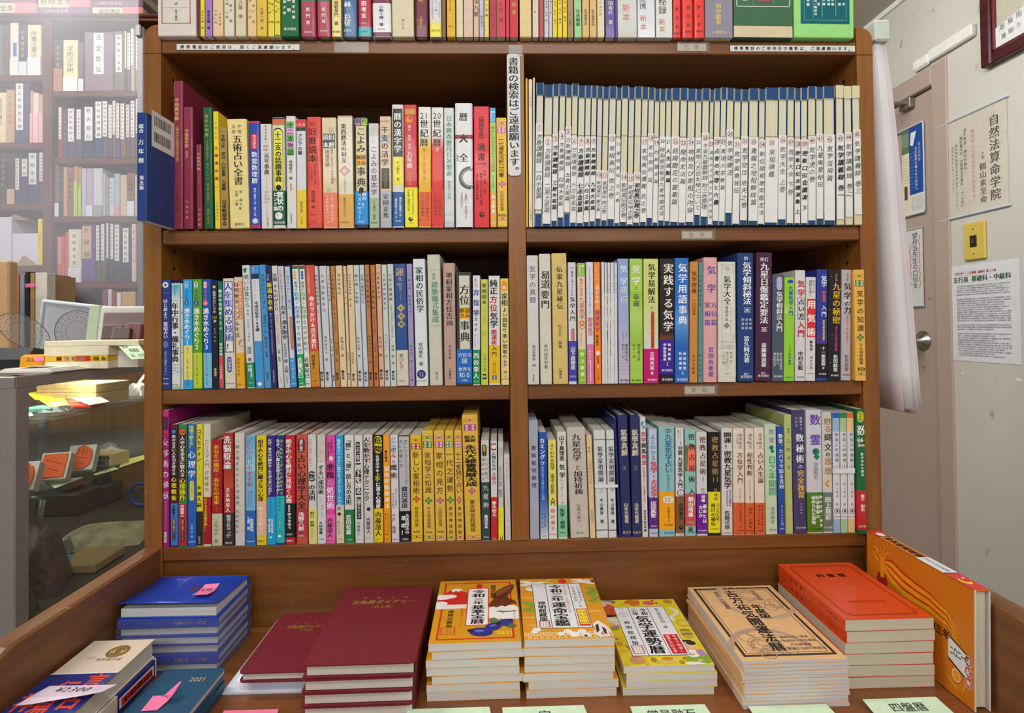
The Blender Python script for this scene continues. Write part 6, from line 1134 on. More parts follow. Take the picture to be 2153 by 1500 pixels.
def artD(c, Wd, Ld, T):
    a = art_tools(c, Wd, Ld, T)
    for (t, w) in ((.09, .009), (.105, .003)):
        k = t * Wd / Ld; n = .04; m = n * Wd / Ld
        a.line([(t + n, k), (1 - t - n, k), (1 - t - n, k + m * .5), (1 - t, k + m), (1 - t, 1 - k - m), (1 - t - n, 1 - k - m * .5), (1 - t - n, 1 - k), (t + n, 1 - k), (t + n, 1 - k - m * .5), (t, 1 - k - m), (t, k + m), (t + n, k + m * .5), (t + n, k)], w, '6a1c10')
    a.ht('四', .36, .26, .1, '2a0c08', 'b'); a.ht('盤', .5, .26, .1, '2a0c08', 'b'); a.ht('暦', .64, .26, .1, '2a0c08', 'b'); a.ht('令和三年辛丑六白', .5, .73, .058, '8a2410', 'n')
def spineD(c, Wd, Ld, T):
    S = lambda a, b, o: (-Wd / 2 - .0001, a, b)
    for i, ch in enumerate('四盤暦'): put(c, ch, Ld * (.27 - i * .08), T / 2, T * .42, T * .42, mat('6a1808', .6), 'n', lambda a, b, o: (-Wd / 2 - .00012, a, b))
    for i, ch in enumerate('二〇二一令和三年'): put(c, ch, -Ld * (.14 + i * .035), T / 2, T * .26, T * .26, mat('7a2008', .6), 'n', lambda a, b, o: (-Wd / 2 - .00012, a, b))
def artE(c, Wd, Ld, T):
    a = art_tools(c, Wd, Ld, T)
    a.frame(.05, .945, .03, .955, .03, '3a332c'); a.frame(.1, .885, .06, .92, .007, '4a4238')
    a.ring(.72, .13, .46, .06, 'bda48a', 40, 0, 360) if 0 else a.ring(.66, .22, .42, .06, 'c4a488', 44, 60, 300)
    a.ring(.38, .92, .42, .055, 'b89a80', 44, 190, 350); a.ring(.66, .22, .42, .06, 'c4a488', 20, 20, 62)
    for (u, v, r) in ((.62, .16, .12), (.62, .16, .09), (.5, .06, .06), (.82, .3, .1), (.3, .82, .12), (.3, .82, .09), (.22, .74, .08), (.5, .75, .07), (.55, .9, .06), (.3, .93, .08), (.75, .35, .07)): a.ring(u, v, r, .012, 'a88c72', 16)
    for k in range(26):
        rn = random.Random(k); u, v = (rn.uniform(.18, .5), rn.uniform(.66, .92)) if k % 2 else (rn.uniform(.55, .86), rn.uniform(.08, .36)); a.ring(u, v, rn.uniform(.02, .05), .008, '9a8068', 10, rn.uniform(0, 180), rn.uniform(200, 360))
    a.vt('吉方祐気', .445, .075, .47, .15, 'e8c8a0', 'b'); a.vt('吉方祐気開運法暦', .445, .075, .905, .15, '2a2320', 'b')
    a.vt('年度版', .60, .30, .50, .12, '2a2320', 'b'); a.vt('令和三年', .72, .075, .25, .07, '4a3c30', 'n'); a.vt('辛丑_六白金星', .28, .09, .36, .07, '3a3028', 'n')
    for i, s in enumerate(('相談吉日一覧表', '祐気取り方位便覧', '方位神便覧', '開運方位術の実践法')): a.ht(s, .69 + .02 * (i % 2), .745 + .045 * i, .042, '3a3028', 'n')
def artF(c, Wd, Ld, T):
    a = art_tools(c, Wd, Ld, T); z = '9a7c30'
    for i, ch in enumerate('令和三年'): a.ht(ch, .28 + i * .15, .17, .05, z)
    a.ht('方象暦ダイアリー', .5, .235, .085, z, 'b'); a.ht('（卓上版）', .5, .305, .062, z)
def artF2(c, Wd, Ld, T):
    a = art_tools(c, Wd, Ld, T); z = '8f7430'
    for i, ch in enumerate('令和三年'): a.ht(ch, .3 + i * .15, .21, .05, z)
    a.ht('方象暦ダイアリー', .52, .27, .08, z, 'b'); a.ht('（小型版）', .5, .33, .05, z)
def stack(n, base, W_, L_, T, col, name, cat, group, lab, art, top_first=True, spines=None, spineart=None, jig=.004, page='d8d4cc', rz=0.0, seed=1, hard=False, lip=None, skew=(0, 0)):
    """n copies piled up; the topmost carries the printed cover in full view"""
    rn = random.Random(seed); x, y, z = base
    for k in range(n):
        top = k == n - 1; i = n - k
        pos = 'topmost' if top else 'bottom' if k == 0 else f'{ordinal(i)} from the top'
        jx, jy = (0, 0) if top else (rn.uniform(-jig, jig), rn.uniform(-jig * .3, 0)); r = rz + (0 if top else rn.uniform(-.02, .02))
        sp = spines[k] if spines else 'l'
        flat_book(name, f'{pos} {lab}', cat, group, (x + jx + skew[0] * (i - 1), y + jy + skew[1] * (i - 1), z + k * (T + .0003)), r, W_, L_, T, col, sp, page, art if top else None, hard, spineart=spineart if sp == 'l' else None)
def scaled(x, y, k): return (x * k, (y + .935) * k - .935)
xa, ya = scaled(-.0358, -.1356, 1.045); xb, yb = scaled(.0894, -.1423, 1.05); xc_, yc_ = scaled(.2203, -.1419, 1.05)
xd, yd = scaled(.5501, -.0872, .985); xe, ye = scaled(.3949, -.1069, .985)
ZT_ = ZTAB + .0002
def toph(z, k): return 1.4 + (z - 1.4) * k
stack(7, (xa, ya, ZT_), .1275, .181, (toph(.986, 1.045) - ZTAB) / 7 - .0003, 'd8981e', 'almanac', 'almanac', 'almanacs with a red mountain and eagle cover', 'almanac in the pile with red mountain and eagle cover', artA, spines='rlrrlrr', seed=4, rz=.013)
stack(7, (xb, yb, ZT_), .1245, .177, (toph(.9902, 1.05) - ZTAB) / 7 - .0003, 'e2981e', 'almanac', 'almanac', 'orange almanacs with three white title panels', 'almanac in the pile with orange crane and wave cover', artB, spines='rrrrrrr', seed=5, rz=-.004)
stack(4, (xc_, yc_, ZT_), .126, .179, (toph(.9526, 1.05) - ZTAB) / 4 - .0003, 'e6d02c', 'almanac', 'almanac', 'yellow almanacs with lucky charms cover', 'almanac in the pile with yellow lucky-charm cover', artC, spines='rrrr', seed=9, rz=-.006)
stack(6, (xd, yd - .002, ZT_), .1267, .178, (toph(.9792, .985) - ZTAB) / 6 - .0003, 'd94c20', 'calendar_book', 'calendar book', 'orange-red calendar books in a pile', 'orange-red calendar book with dark line frame in the right-hand pile', artD, spines='llrrll', spineart=spineD, jig=.0015, page='cfc7b0', seed=3, rz=.005)
stack(13, (xe, ye - .003, ZT_), .143, .203, (toph(.9464, .985) - ZTAB) / 13 - .0003, 'e6b884', 'fortune_booklet', 'booklet', 'peach fortune booklets in a pile', 'peach booklet with double black frame in its tall thin pile', artE, spines='rrlrllllllrrr', jig=.002, page='cfcdd0', seed=6, rz=.004, skew=(.0, .0))
# maroon desk diaries with rounded limp covers
MAR = mat('74202c', .5, .05, scale=500, var=.06)
def diary(name, label, group, loc, rz, Wd, Ld, T, art, page='d2cdbf'):
    root = thing(name, label, 'diary', loc, (0, 0, rz), group)
    c = MB(); t = .0016; r = .008
    def loop(i):
        pts = []
        for (cx, cy, q0) in ((Wd / 2 - r, Ld / 2 - r, 0), (-Wd / 2 + r, Ld / 2 - r, 90), (-Wd / 2 + r, -Ld / 2 + r, 180), (Wd / 2 - r, -Ld / 2 + r, 270)):
            for q in range(0, 91, 18): a = math.radians(q0 + q); pts.append((cx + r * math.cos(a), cy + r * math.sin(a)))
        return pts
    c.prism(loop(0), 0, t, MAR); c.prism(loop(0), T - t, T, MAR)
    c.bbox(Wd / 2 - t * 1.2, Wd / 2, -Ld / 2 + r, Ld / 2 - r * .8, t * .5, T - t * .5, MAR, .0005)
    c.tube([(-Wd / 2 + .001, -Ld / 2 + .006, t * .6), (-Wd / 2 + .004, -Ld / 2 + .0015, t * .8), (Wd / 2 - .006, -Ld / 2 + .001, t * .8), (Wd / 2 - .001, -Ld / 2 + .006, t * .8)], .0010, MAR, 6)
    if art: art(c, Wd, Ld, T)
    c.build('cover', root)
    p = MB(); p.bbox(-Wd / 2 + .005, Wd / 2 - .003, -Ld / 2 + .004, Ld / 2 - .004, t, T - t, pagemat(page, 2), .0006); p.build('page_block', root)
    return root
xf, yf = -.1878, -.1148; Tf = .0172
for k in range(4):
    n = 4 - k
    diary('desk_diary', ('topmost' if n == 1 else 'bottom' if n == 4 else ordinal(n) + ' from the top') + ' large maroon desk diary in the pile beside the eagle almanacs', 'large maroon desk diaries', (xf - .0015 * (n > 1) - .001 * (n > 2), yf - .002 * (n > 1), ZT_ + k * (Tf + .0004) + 0.0), .010 if n > 1 else .006, .147, .209, Tf, artF)
# white plastic-wrapped pack with a small diary on it
m = MB(); FILM = mat('d4d8e4', .22, .3, scale=20)
pts = []; nx, ny = 10, 12
for j in range(ny + 1):
    for i in range(nx + 1):
        u, v = i / nx, j / ny; ed = min(u, 1 - u, v, 1 - v)
        pts.append((-.072 + .144 * u, -.085 + .17 * v, .003 + .0185 * min(1, ed / .09) ** .5 + .0006 * math.sin(u * 23) * math.sin(v * 31) * (ed > .05) * 0 ))
F = [(j * (nx + 1) + i, j * (nx + 1) + i + 1, (j + 1) * (nx + 1) + i + 1, (j + 1) * (nx + 1) + i) for j in range(ny) for i in range(nx)]
m.add(pts, F, FILM, True); m.box(-.072, .072, -.085, .085, 0, .003, FILM); m.add([(-.072, -.085, .002), (-.078, -.091, .0012), (-.066, -.0855, .002)], [(0, 1, 2)], FILM)
tag(m.build('wrapped_pack', None, (-.3185, -.0815, ZT_)), 'white plastic-wrapped pack under the small maroon diary', 'wrapped pack')
diary('pocket_diary', 'small maroon diary on a white wrapped pack, half behind the big maroon pile', None, (-.3075, -.099, ZT_ + .0222), .0, .113, .155, .0135, artF2)
# blue pocket diaries in film
BL = mat('1c46b4', .35, .4, scale=300); FILMC = clear('shrink_film', (.97, .97, 1), .05, .10)
def gold_flower(a, u, v, r, col, k0=16):
    for q in range(k0):
        t = 2 * math.pi * q / k0; a.ell(u + r * .8 * math.cos(t), v + r * .8 * a.k * math.sin(t), r * .13, r * .13, col, 0, 8); a.ell(u + r * .52 * math.cos(t + .2), v + r * .52 * a.k * math.sin(t + .2), r * .085, r * .085, col, 0, 8)
    a.ring(u, v, r * .98, r * .05, col); a.ell(u, v, r * .30, r * .30, col)
zb = ZT_; Tb = .0133
for k in range(7):
    n = 7 - k; top = n == 1
    root = thing('pocket_planner', ('topmost' if top else 'bottom' if k == 0 else ordinal(n) + ' from the top') + ' blue pocket diary in the pile against the left rail' + (', unwrapped, cover lifting' if top else ', film-wrapped'), 'diary', (-.4965 + (.002 if k % 2 else 0) * (not top), -.064 + (0 if k % 2 else .001), zb), (0, 0, .008 if k % 3 else -.01), 'blue pocket diaries')
    Wd, Ld = .147, .103; front = n in (2, 6)
    c = MB(); t = .0012
    c.bbox(-Wd / 2, Wd / 2, -Ld / 2, Ld / 2, 0, t, BL, .0004)
    if not top:
        c.bbox(-Wd / 2, Wd / 2, -Ld / 2, Ld / 2, Tb - t, Tb, BL, .0004)
        if front:
            c.bbox(-Wd / 2, Wd / 2, -Ld / 2 - .0008, -Ld / 2 + t, 0, Tb, BL, .001)
            S = lambda x, z, o: (-x, -Ld / 2 - .0010, Tb - z) ; g = mat('b89a70', .4)
            htext(c, '2021', -.048, Tb / 2, .007, g, S, 'n'); htext(c, 'DIARY', -.018, Tb / 2, .007, g, S, 'n')
        else: c.bbox(-Wd / 2, Wd / 2, Ld / 2 - t, Ld / 2, 0, Tb, BL, .0004)
        c.build('cover', root)
        f = MB(); e = .0012
        f.box(-Wd / 2 - e, Wd / 2 + e, -Ld / 2 - e * 1.2, Ld / 2 + e, .0003, Tb - .0003, FILMC)
        for sx in (-1, 1):
            for q in range(4):
                y = -Ld / 2 + Ld * (q + .5) / 4; f.add([(sx * (Wd / 2 + e), y - .012, .003), (sx * (Wd / 2 + e + .004), y, .006), (sx * (Wd / 2 + e), y + .012, .004)], [(0, 1, 2)], FILMC)
        f.build('film_wrap', root)
    else:
        nn = 10; vs = []
        for j in range(nn + 1):
            v = j / nn; y = Ld / 2 - Ld * v * 1.02; z = Tb + .0015 + .0085 * v ** 2.2
            vs += [(-Wd / 2 - .001, y, z + .001 * v), (Wd / 2 + .0, y, z)]
        for j in range(nn + 1):
            v = j / nn; y = Ld / 2 - Ld * v * 1.02; z = Tb + .0005 + .0085 * v ** 2.2
            vs += [(-Wd / 2 - .001, y, z + .001 * v), (Wd / 2 + .0, y, z)]
        o = 2 * (nn + 1)
        c.add(vs, [(2 * j, 2 * j + 2, 2 * j + 3, 2 * j + 1) for j in range(nn)] + [(o + 2 * j, o + 2 * j + 1, o + 2 * j + 3, o + 2 * j + 2) for j in range(nn)] + [(2 * j, o + 2 * j, o + 2 * j + 2, 2 * j + 2) for j in range(nn)] + [(2 * j + 1, 2 * j + 3, o + 2 * j + 3, o + 2 * j + 1) for j in range(nn)] + [(2 * nn, o + 2 * nn, o + 2 * nn + 1, 2 * nn + 1)], BL, True)
        c.bbox(-Wd / 2, Wd / 2, Ld / 2 - t, Ld / 2, 0, Tb + .002, BL, .0004)
        cz = lambda y: Tb + .0018 + .0085 * (max(0, (Ld / 2 - y) / Ld)) ** 2.2
        gm = mat('5a3a50', .5)
        for q in range(20):
            tt = 2 * math.pi * q / 20; x, y = .012 + .009 * math.cos(tt), .006 + .009 * math.sin(tt)
            c.add([(x + .0024 * math.cos(w_ * 1.05), y + .0024 * math.sin(w_ * 1.05), cz(y) + .0002) for w_ in range(6)], [tuple(range(6))], gm)
        c.add([(.012 + .004 * math.cos(w_ * .7), .006 + .004 * math.sin(w_ * .7), cz(.006) + .0002) for w_ in range(9)], [tuple(range(9))], gm)
        htext(c, '手帳', .045, .02, .006, gm, lambda x, y, o: (x, y, cz(y) + .0003), 'n')
        c.build('cover', root)
    p = MB(); p.bbox(-Wd / 2 + .003, Wd / 2 - .003, -Ld / 2 + (.003 if not front else .0012), Ld / 2 - .002, t, Tb - t * (0 if top else 1), pagemat('d2d2d2', 2), .0004); p.build('page_block', root)
    zb += Tb + .0002
# price notes
PINK = mat('f07aa8', .6); PALEPK = mat('e2cfe0', .6); PGREEN = mat('cfe6c4', .65)
def note(label, pts, m, txt=None, at=None, ink='3a3038', name='price_note', cat='price note', group=None, th=.0003):
    """a bent slip of paper given by rows of left/right points"""
    mb = MB(); c = sum((Vector(p) for r in pts for p in r), Vector()) / (2 * len(pts)); vs = []
    for r in pts: vs += [tuple(Vector(p) - c) for p in r]
    n = len(pts); o = len(vs); r0 = [[Vector(p) for p in r] for r in pts]; nn = (r0[0][1] - r0[0][0]).cross(r0[0][0] - r0[-1][0]).normalized() * th; nn = nn if nn.z > .2 or (abs(nn.z) <= .2 * th and nn.y < 0) or nn.z > 0 else -nn; vs += [tuple(Vector(v) - nn) for v in vs]
    F = [(2 * i, 2 * i + 1, 2 * i + 3, 2 * i + 2) for i in range(n - 1)] + [(o + 2 * i, o + 2 * i + 2, o + 2 * i + 3, o + 2 * i + 1) for i in range(n - 1)]
    F += [(2 * i, 2 * i + 2, o + 2 * i + 2, o + 2 * i) for i in range(n - 1)] + [(2 * i + 1, o + 2 * i + 1, o + 2 * i + 3, 2 * i + 3) for i in range(n - 1)] + [(0, o, o + 1, 1), (2 * n - 2, 2 * n - 1, o + 2 * n - 1, o + 2 * n - 2)]
    mb.add(vs, F, m)
    if txt:
        rows = [(Vector(p[0]) - c, Vector(p[1]) - c) for p in pts]
        def S(u, v, off):                                            # u 0..1 along the first side, v 0..1 down the rows
            t = max(0, min(.9999, v)) * (n - 1); i = int(t); f = t - i
            A = rows[i][0].lerp(rows[i + 1][0], f); B = rows[i][1].lerp(rows[i + 1][1], f); q = A.lerp(B, u)
            nn = (rows[i][1] - rows[i][0]).cross(rows[i][0] - rows[i + 1][0]).normalized()
            if nn.z < 0 and abs(nn.z) > .2: nn = -nn
            return tuple(q + nn * .0009)
        for (s, u, v, su, sv, rot) in txt:
            for k, ch in enumerate(s):
                vs, fs = glyph(ch, 'n'); out = []
                for gx, gy, _l in vs:
                    a, b = (gx - .5) * su + su * (k - (len(s) - 1) / 2) * (.62 if ord(ch) < 0x2000 else 1), (gy - .38) * sv
                    out.append(S(u - a, v + b, 0) if rot else S(u + a, v - b, 0))
                mb.add(out, fs, mat(ink, .6))
    return tag(mb.build(name, None, tuple(c)), label, cat, group)
zt = ZT_ + 7 * (Tb + .0002)
P_ = lambda px, py, z: tuple(onZ(px, py, z))
note('pink price note curled on the topmost blue diary', [(P_(432, 1229, zt + .014), P_(462, 1227, zt + .014)), (P_(424, 1238, zt + .010), P_(456, 1236, zt + .010)), (P_(416, 1245, zt + .010), P_(450, 1243.5, zt + .010)), (P_(404, 1251.5, zt + .0115), P_(436, 1250.5, zt + .0115))], PINK, [('¥1900', .5, .55, .22, .36, False)], group='pink price notes')
# cream planners with printed wrap band, lower left
CRV = mat('dccbb8', .5, .1, scale=400)
def planner(k, loc, Wd, Ld, T, label):
    root = thing('planner', label, 'planner', loc, (0, 0, .006 * (k - 1)), 'cream planners with a blue and red printed band')
    c = MB(); t = .0012; c.bbox(-Wd / 2, Wd / 2, -Ld / 2, Ld / 2, 0, t, CRV, .0004); c.bbox(-Wd / 2, Wd / 2, -Ld / 2, Ld / 2, T - t, T, CRV, .0004)
    sp = k == 1
    if sp: c.bbox(Wd / 2 - t, Wd / 2 + .0012, -Ld / 2, Ld / 2, 0, T, CRV, .0008)
    else: c.bbox(-Wd / 2, -Wd / 2 + t, -Ld / 2, Ld / 2, 0, T, CRV, .0004)
    if k == 2:
        a = art_tools(c, Wd, Ld, T); a.k = Wd / Ld; gold_flower(a, .62, .18, .17, '8a6a2c', 18); a.ht('神宮館手帳', .62, .30, .08, '9a7c40'); a.ht('2021', .32, .27, .07, 'b09a70'); a.ell(.4, .5, .03, .012, 'cdb9a2')
    c.build('cover', root)
    p = MB(); p.box(-Wd / 2 + .002, Wd / 2 - (.002 if not sp else t), -Ld / 2 + .002, Ld / 2 - .002, t, T - t, pagemat('d0cab8', 2)); p.build('page_block', root)
    b = MB(); NB = mat('26307c', .35, .2); y1 = -Ld / 2 + (Ld * .56 if k == 2 else Ld * .5); y1 = Ld * .02 if k == 2 else (Ld * .47 if k == 1 else -Ld * .1); y0 = -Ld / 2 + .002 if k != 1 else -Ld * .02
    e = .0004
    b.box(-Wd / 2 - e, Wd / 2 + e + (.0012 if sp else 0), y0, y1, -e * .5, 0.0001, NB); b.box(-Wd / 2 - e, Wd / 2 + e + (.0012 if sp else 0), y0, y1, T, T + e, NB)
    b.box(Wd / 2 + (.0012 if sp else 0), Wd / 2 + e + (.0012 if sp else 0), y0, y1, 0, T, NB) if sp or k == 0 else None
    RD = mat('e8502c', .4)
    if k == 2:
        z = T + e + .0001
        for (s, x, y, h) in (('言', .024, -.014, .030), ('占', .024, -.048, .034), ('行', -.002, -.030, .036), ('易', -.004, -.060, .03), ('神', -.027, -.050, .034)):
            for (dx, mm) in ((.0, RD),): put(b, s, x, y, .025, h, mm, 'b', lambda p_, q_, o: (p_, q_, z + o))
        b.box(-Wd / 2, Wd / 2, y1 - .002, y1, T + e, T + e + .0001, mat('e8e4e0', .5))
    if sp:
        x = Wd / 2 + .0018; zc = T / 2
        b.box(x - .0002, x + .0001, y0 + .003, y1 - .003, zc - .0065, zc + .0065, mat('e4e2e0', .5)); b.box(x, x + .0002, y0 + .006, y1 - .006, zc - .0055, zc + .0045, mat('d8352c', .4))
        for i, ch in enumerate('高島易断運勢暦手帳'): put(b, ch, y1 - .010 - i * .0062, zc, .0052, .0075, mat('2a1418', .5), 'b', lambda u, v, o: (x + .0004 + o, u, v))
    b.build('paper_band', root)
    return root
for k, (lab) in enumerate(('bottom cream planner of the three by the left rail', 'middle cream planner of the three, red lettered band on its edge', 'topmost cream planner of the three with gold flower crest')):
    planner(k, (-.5285 + .002 * (k == 1) - .001 * (k == 0), -.2365 + .001 * k, ZT_ + k * .0254), .083, .150, .025, lab)
zp = ZT_ + .0762 + .0005
note('pale pink price note on the topmost cream planner', [(P_(105, 1443, zp + .003), P_(246, 1440, zp + .004)), (P_(80, 1456, zp + .004), P_(215, 1455, zp + .008)), (P_(58, 1469, zp + .005), P_(180, 1462, zp + .008)), (P_(34, 1484, zp + .003), P_(66, 1481, zp + .004))], PALEPK, [('¥2300', .5, .25, .17, .28, False)], '5a5a9a', group=None)
NVY = mat('24506e', .5, .1, scale=400)
for k in range(4):
    n = 4 - k; T = .0086; Wd, Ld = .083, .148; x = -.431 + (.001 if k % 2 else -.001); y = -.236
    root = thing('slim_diary', ('topmost' if n == 1 else 'bottom' if n == 4 else ordinal(n) + ' from the top') + ' slim steel-blue diary in the pile beside the cream planners', 'diary', (x, y, ZT_ + k * (T + .0002)), (0, 0, -.01 if n == 1 else .004 * (k - 1)), 'slim steel-blue diaries')
    c = MB(); t = .0009; c.bbox(-Wd / 2, Wd / 2, -Ld / 2, Ld / 2, 0, t, NVY, .0003); c.bbox(-Wd / 2, Wd / 2, -Ld / 2, Ld / 2, T - t, T, NVY, .0003)
    if n == 1: a = art_tools(c, Wd, Ld, T); a.ht('2021', .70, .16, .13, 'c8b070', 'n', .9); c.bbox(-Wd / 2, -Wd / 2 + t, -Ld / 2, Ld / 2, 0, T, NVY, .0003)
    else: c.bbox(Wd / 2 - t, Wd / 2 + .0006, -Ld / 2, Ld / 2, 0, T, NVY, .0006)
    c.build('cover', root)
    p = MB(); p.box(-Wd / 2 + .0012, Wd / 2 - (.0012 if n == 1 else t), -Ld / 2 + .001, Ld / 2 - .001, t, T - t, pagemat('c8c8c4', 2)); p.build('page_block', root)
zn = ZT_ + 4 * .0088
note('pink price note curled up on the topmost steel-blue diary', [(P_(379, 1433, zn + .016), P_(381, 1434, zn + .016)), (P_(345, 1463, zn + .006), P_(363, 1462, zn + .010)), (P_(322, 1464, zn + .004), P_(352, 1475, zn + .003)), (P_(296, 1496, zn + .001), P_(330, 1494, zn + .001))], PINK, [('¥2200', .5, .5, .2, .16, False)], group='pink price notes')
# price cards along the front of the ledge
def card(x0, x1, yb, label, m, text='', curl=.004, group='pale green price cards', panel=False, name='price_card'):
    zc = ZT_ + .0015; n = 6
    rows = []
    for j in range(n):
        v = j / (n - 1); y = yb - .062 * v; rows.append(((x0 + .004 * v, y, zc + curl * (1 - v) ** 2), (x1 + .012 * v, y - .001, zc + curl * 1.2 * (1 - v) ** 2)))
    w = x1 - x0
    txt = [(text, .5, .22, .16, .22, False)] if text else None
    o = note(label, rows, m, txt, ink='222222', name=name, cat='price card', group=group)
card(-.126, -.017, -.213, 'pale green price card in front of the eagle almanac pile', PGREEN)
card(.0, .108, -.215, 'pale green price card in front of the orange crane almanac pile', PGREEN, '宝')
card(.169, .268, -.220, 'pale green price card in front of the yellow almanac pile', PGREEN, '学号融石')
card(.324, .428, -.226, 'pale green price card in front of the peach booklet pile', PGREEN)
card(.479, .578, -.224, 'curled pale green price card in front of the orange-red books', PGREEN, '四盤暦', .007)
card(-.369, -.297, -.204, 'pink price card in front of the white wrapped pack', mat('ee7a9c', .6), '', .003, None)
# big orange almanac standing on its fore-edge against the right rail
root = thing('hardback_almanac', 'large orange phoenix-cover almanac standing against right rail, spine up', 'almanac', (.6262, -.140, ZT_ + .0004), (0, .02, 0))
Lb, Hb, Tb2 = .205, .158, .0225; OR = mat('d57a18', .5, .1, scale=600, var=.10); c = MB(); t = .0022
c.bbox(-Tb2 / 2, -Tb2 / 2 + t, -Lb / 2, Lb / 2, 0, Hb, OR, .0008); c.bbox(Tb2 / 2 - t, Tb2 / 2, -Lb / 2, Lb / 2, 0, Hb, mat('d8d4d0', .5), .0008); c.bbox(-Tb2 / 2, Tb2 / 2, -Lb / 2, Lb / 2, Hb - t, Hb, OR, .0008)
c.box(-Tb2 / 2, -Tb2 / 2 + t, -Lb / 2 - .0003, -Lb / 2, 0, Hb, mat('dcd8d2', .6))
zs = Hb + .00012
def sq(y0, y1, col, dz=0): c.add([(-Tb2 / 2 + .0006, y1, zs + dz), (-Tb2 / 2 + .0006, y0, zs + dz), (Tb2 / 2 - .0006, y0, zs + dz), (Tb2 / 2 - .0006, y1, zs + dz)], [(0, 1, 2, 3)], mat(col, .4, .2))
yt = Lb / 2
sq(yt - .024, yt, 'd82c28'); sq(yt - .026, yt - .024, '2a2420'); sq(yt - .158, yt - .155, '2a2420'); sq(yt - Lb, yt - .158, 'd82c28'); sq(yt - .155, yt - .105, 'e4e4e8')
def disc(x, y, r, col, dz, n=18, ry=None): c.add([(x + r * math.cos(2 * math.pi * q / n), y + (ry or r) * math.sin(2 * math.pi * q / n), zs + dz) for q in range(n)], [tuple(range(n))], mat(col, .4))
disc(0, yt - .017, .006, 'e8e8ea', .0001, 18, .008); disc(-.001, yt - .180, .007, 'f0d820', .0001, 18, .009); disc(.0012, yt - .176, .006, 'd82c28', .00015, 18, .0075); disc(.003, yt - .172, .002, 'f0e8e0', .0002)
for i, ch in enumerate('神宮館高島暦'): put(c, ch, 0, yt - .036 - i * .0125, .013, .012, mat('2c2018', .5), 'b', lambda a, b, o: (a, b, zs + .0001 + o))
for i, ch in enumerate('令和三年版御暦'): put(c, ch, .001, yt - .112 - i * .0062, .007, .006, mat('4a4a50', .5), 'n', lambda a, b, o: (a, b, zs + .0001 + o))
# phoenix, title and roundels on the cover that faces left
xs_ = -Tb2 / 2 - .0001; lay = [0]
def cp(pts, col):
    lay[0] += .00002; c.add([(xs_ - lay[0], y, z) for y, z in pts], [tuple(range(len(pts)))], mat(col, .5))
def feather(pts, w0, w1, col):
    n = len(pts); L = []; R_ = []
    for i, p in enumerate(pts):
        a = pts[max(0, i - 1)]; b = pts[min(n - 1, i + 1)]; dx, dz = b[0] - a[0], b[1] - a[1]; l = math.hypot(dx, dz); w = w0 + (w1 - w0) * i / (n - 1)
        L.append((p[0] - dz / l * w, p[1] + dx / l * w)); R_.append((p[0] + dz / l * w, p[1] - dx / l * w))
    lay[0] += .00001
    c.add([(xs_ - lay[0], y, z) for y, z in L + R_], [(i, i + 1, n + i + 1, n + i) for i in range(n - 1)], mat(col, .5))
hx, hz = .066, .128
cp([(hx + .012 * math.cos(q * .45), hz - .036 + .014 * math.sin(q * .45)) for q in range(14)], 'a8241c')
cp([(hx + .004, hz - .032), (hx - .004, hz - .03), (hx - .006, hz + .004), (hx + .004, hz + .006)], 'eca01c')
for k in range(9):
    t = math.radians(50 + k * 16); feather([(hx - .002, hz), (hx - .002 - .013 * math.cos(t), hz + .012 * math.sin(t) + .004), (hx - .002 - .026 * math.cos(t) , hz + .017 * math.sin(t))], .0016, .0003, 'd85020' if k % 2 else 'f0a820')
cp([(hx + .006, hz), (hx + .012, hz + .012), (hx + .018, hz + .022), (hx + .013, hz + .004)], 'eca01c'); cp([(hx + .006, hz - .006), (hx + .022, hz + .004), (hx + .012, hz - .012)], 'eca01c')
for k in range(9):
    d = k * .0044
    feather([(hx - .004, hz - .004 - d * .3), (hx - .02, hz + .004 - d * .9), (hx - .045, hz - .004 - d * .9), (hx - .07, hz - .008 - d * .8), (hx - .095, hz - .010 - d * .7), (hx - .120 - (k % 3) * .004, hz - .018 - d * .6), (hx - .134 - (k % 3) * .006, hz - .036 - d * .5)][:7], .0024, .0007, 'f0a41c' if k % 3 else 'c83c1c')
for k in range(4): feather([(hx - .132 + k * .003, .018 + k * .0015), (hx - .14, .010 + k * .0018), (hx - .152, .014 + k * .003), (hx - .158, .03)], .0011, .0003, 'e89a18')
def ctext(s, y, z, w, h, col, dy, style='b'):
    for i, ch in enumerate(s): put(c, ch, y - i * dy, z, w, h, mat(col, .5), style, lambda a, b, o: (xs_ - .0006 - o, 2 * (y - i * dy) - a, b))
ctext('神宮館高島暦令和三年', .045, .076, .011, .014, '3a2410', .0115)
cp([(-.062, .078), (-.098, .066), (-.093, .052), (-.1, .030), (-.062, .045)], '1c1814'); cp([(-.062, .076), (-.095, .065), (-.090, .052), (-.097, .033), (-.062, .048)], 'e4e2e0')
ctext('二〇二一年', -.068, .06, .006, .012, '2a2624', .006)
for k in range(3):
    z = .06 - k * .014
    cp([(-.088 + -.0 + .006 * math.cos(q * .35) - .006, z + .0075 * math.sin(q * .35)) for q in range(18)], 'e8d8d0'); cp([(-.094 + .0052 * math.cos(q * .35), z + .0066 * math.sin(q * .35)) for q in range(18)], 'c83828')
    ctext('縁起物'[k], -.094, z, .007, .009, 'f0e8e0', .006)
cp([(-.075 + .007 * math.cos(q * .35), .03 + .0085 * math.sin(q * .35)) for q in range(18)], 'f0e0c8'); cp([(-.075 + .0058 * math.cos(q * .35), .03 + .0072 * math.sin(q * .35)) for q in range(18)], 'e8a024')
c.build('cover', root)
p = MB(); p.box(-Tb2 / 2 + .0045, Tb2 / 2 - .0045, -Lb / 2 + .004, Lb / 2 - .004, .004, Hb - .004, pagemat('d4ccb0', 0)); p.build('page_block', root)
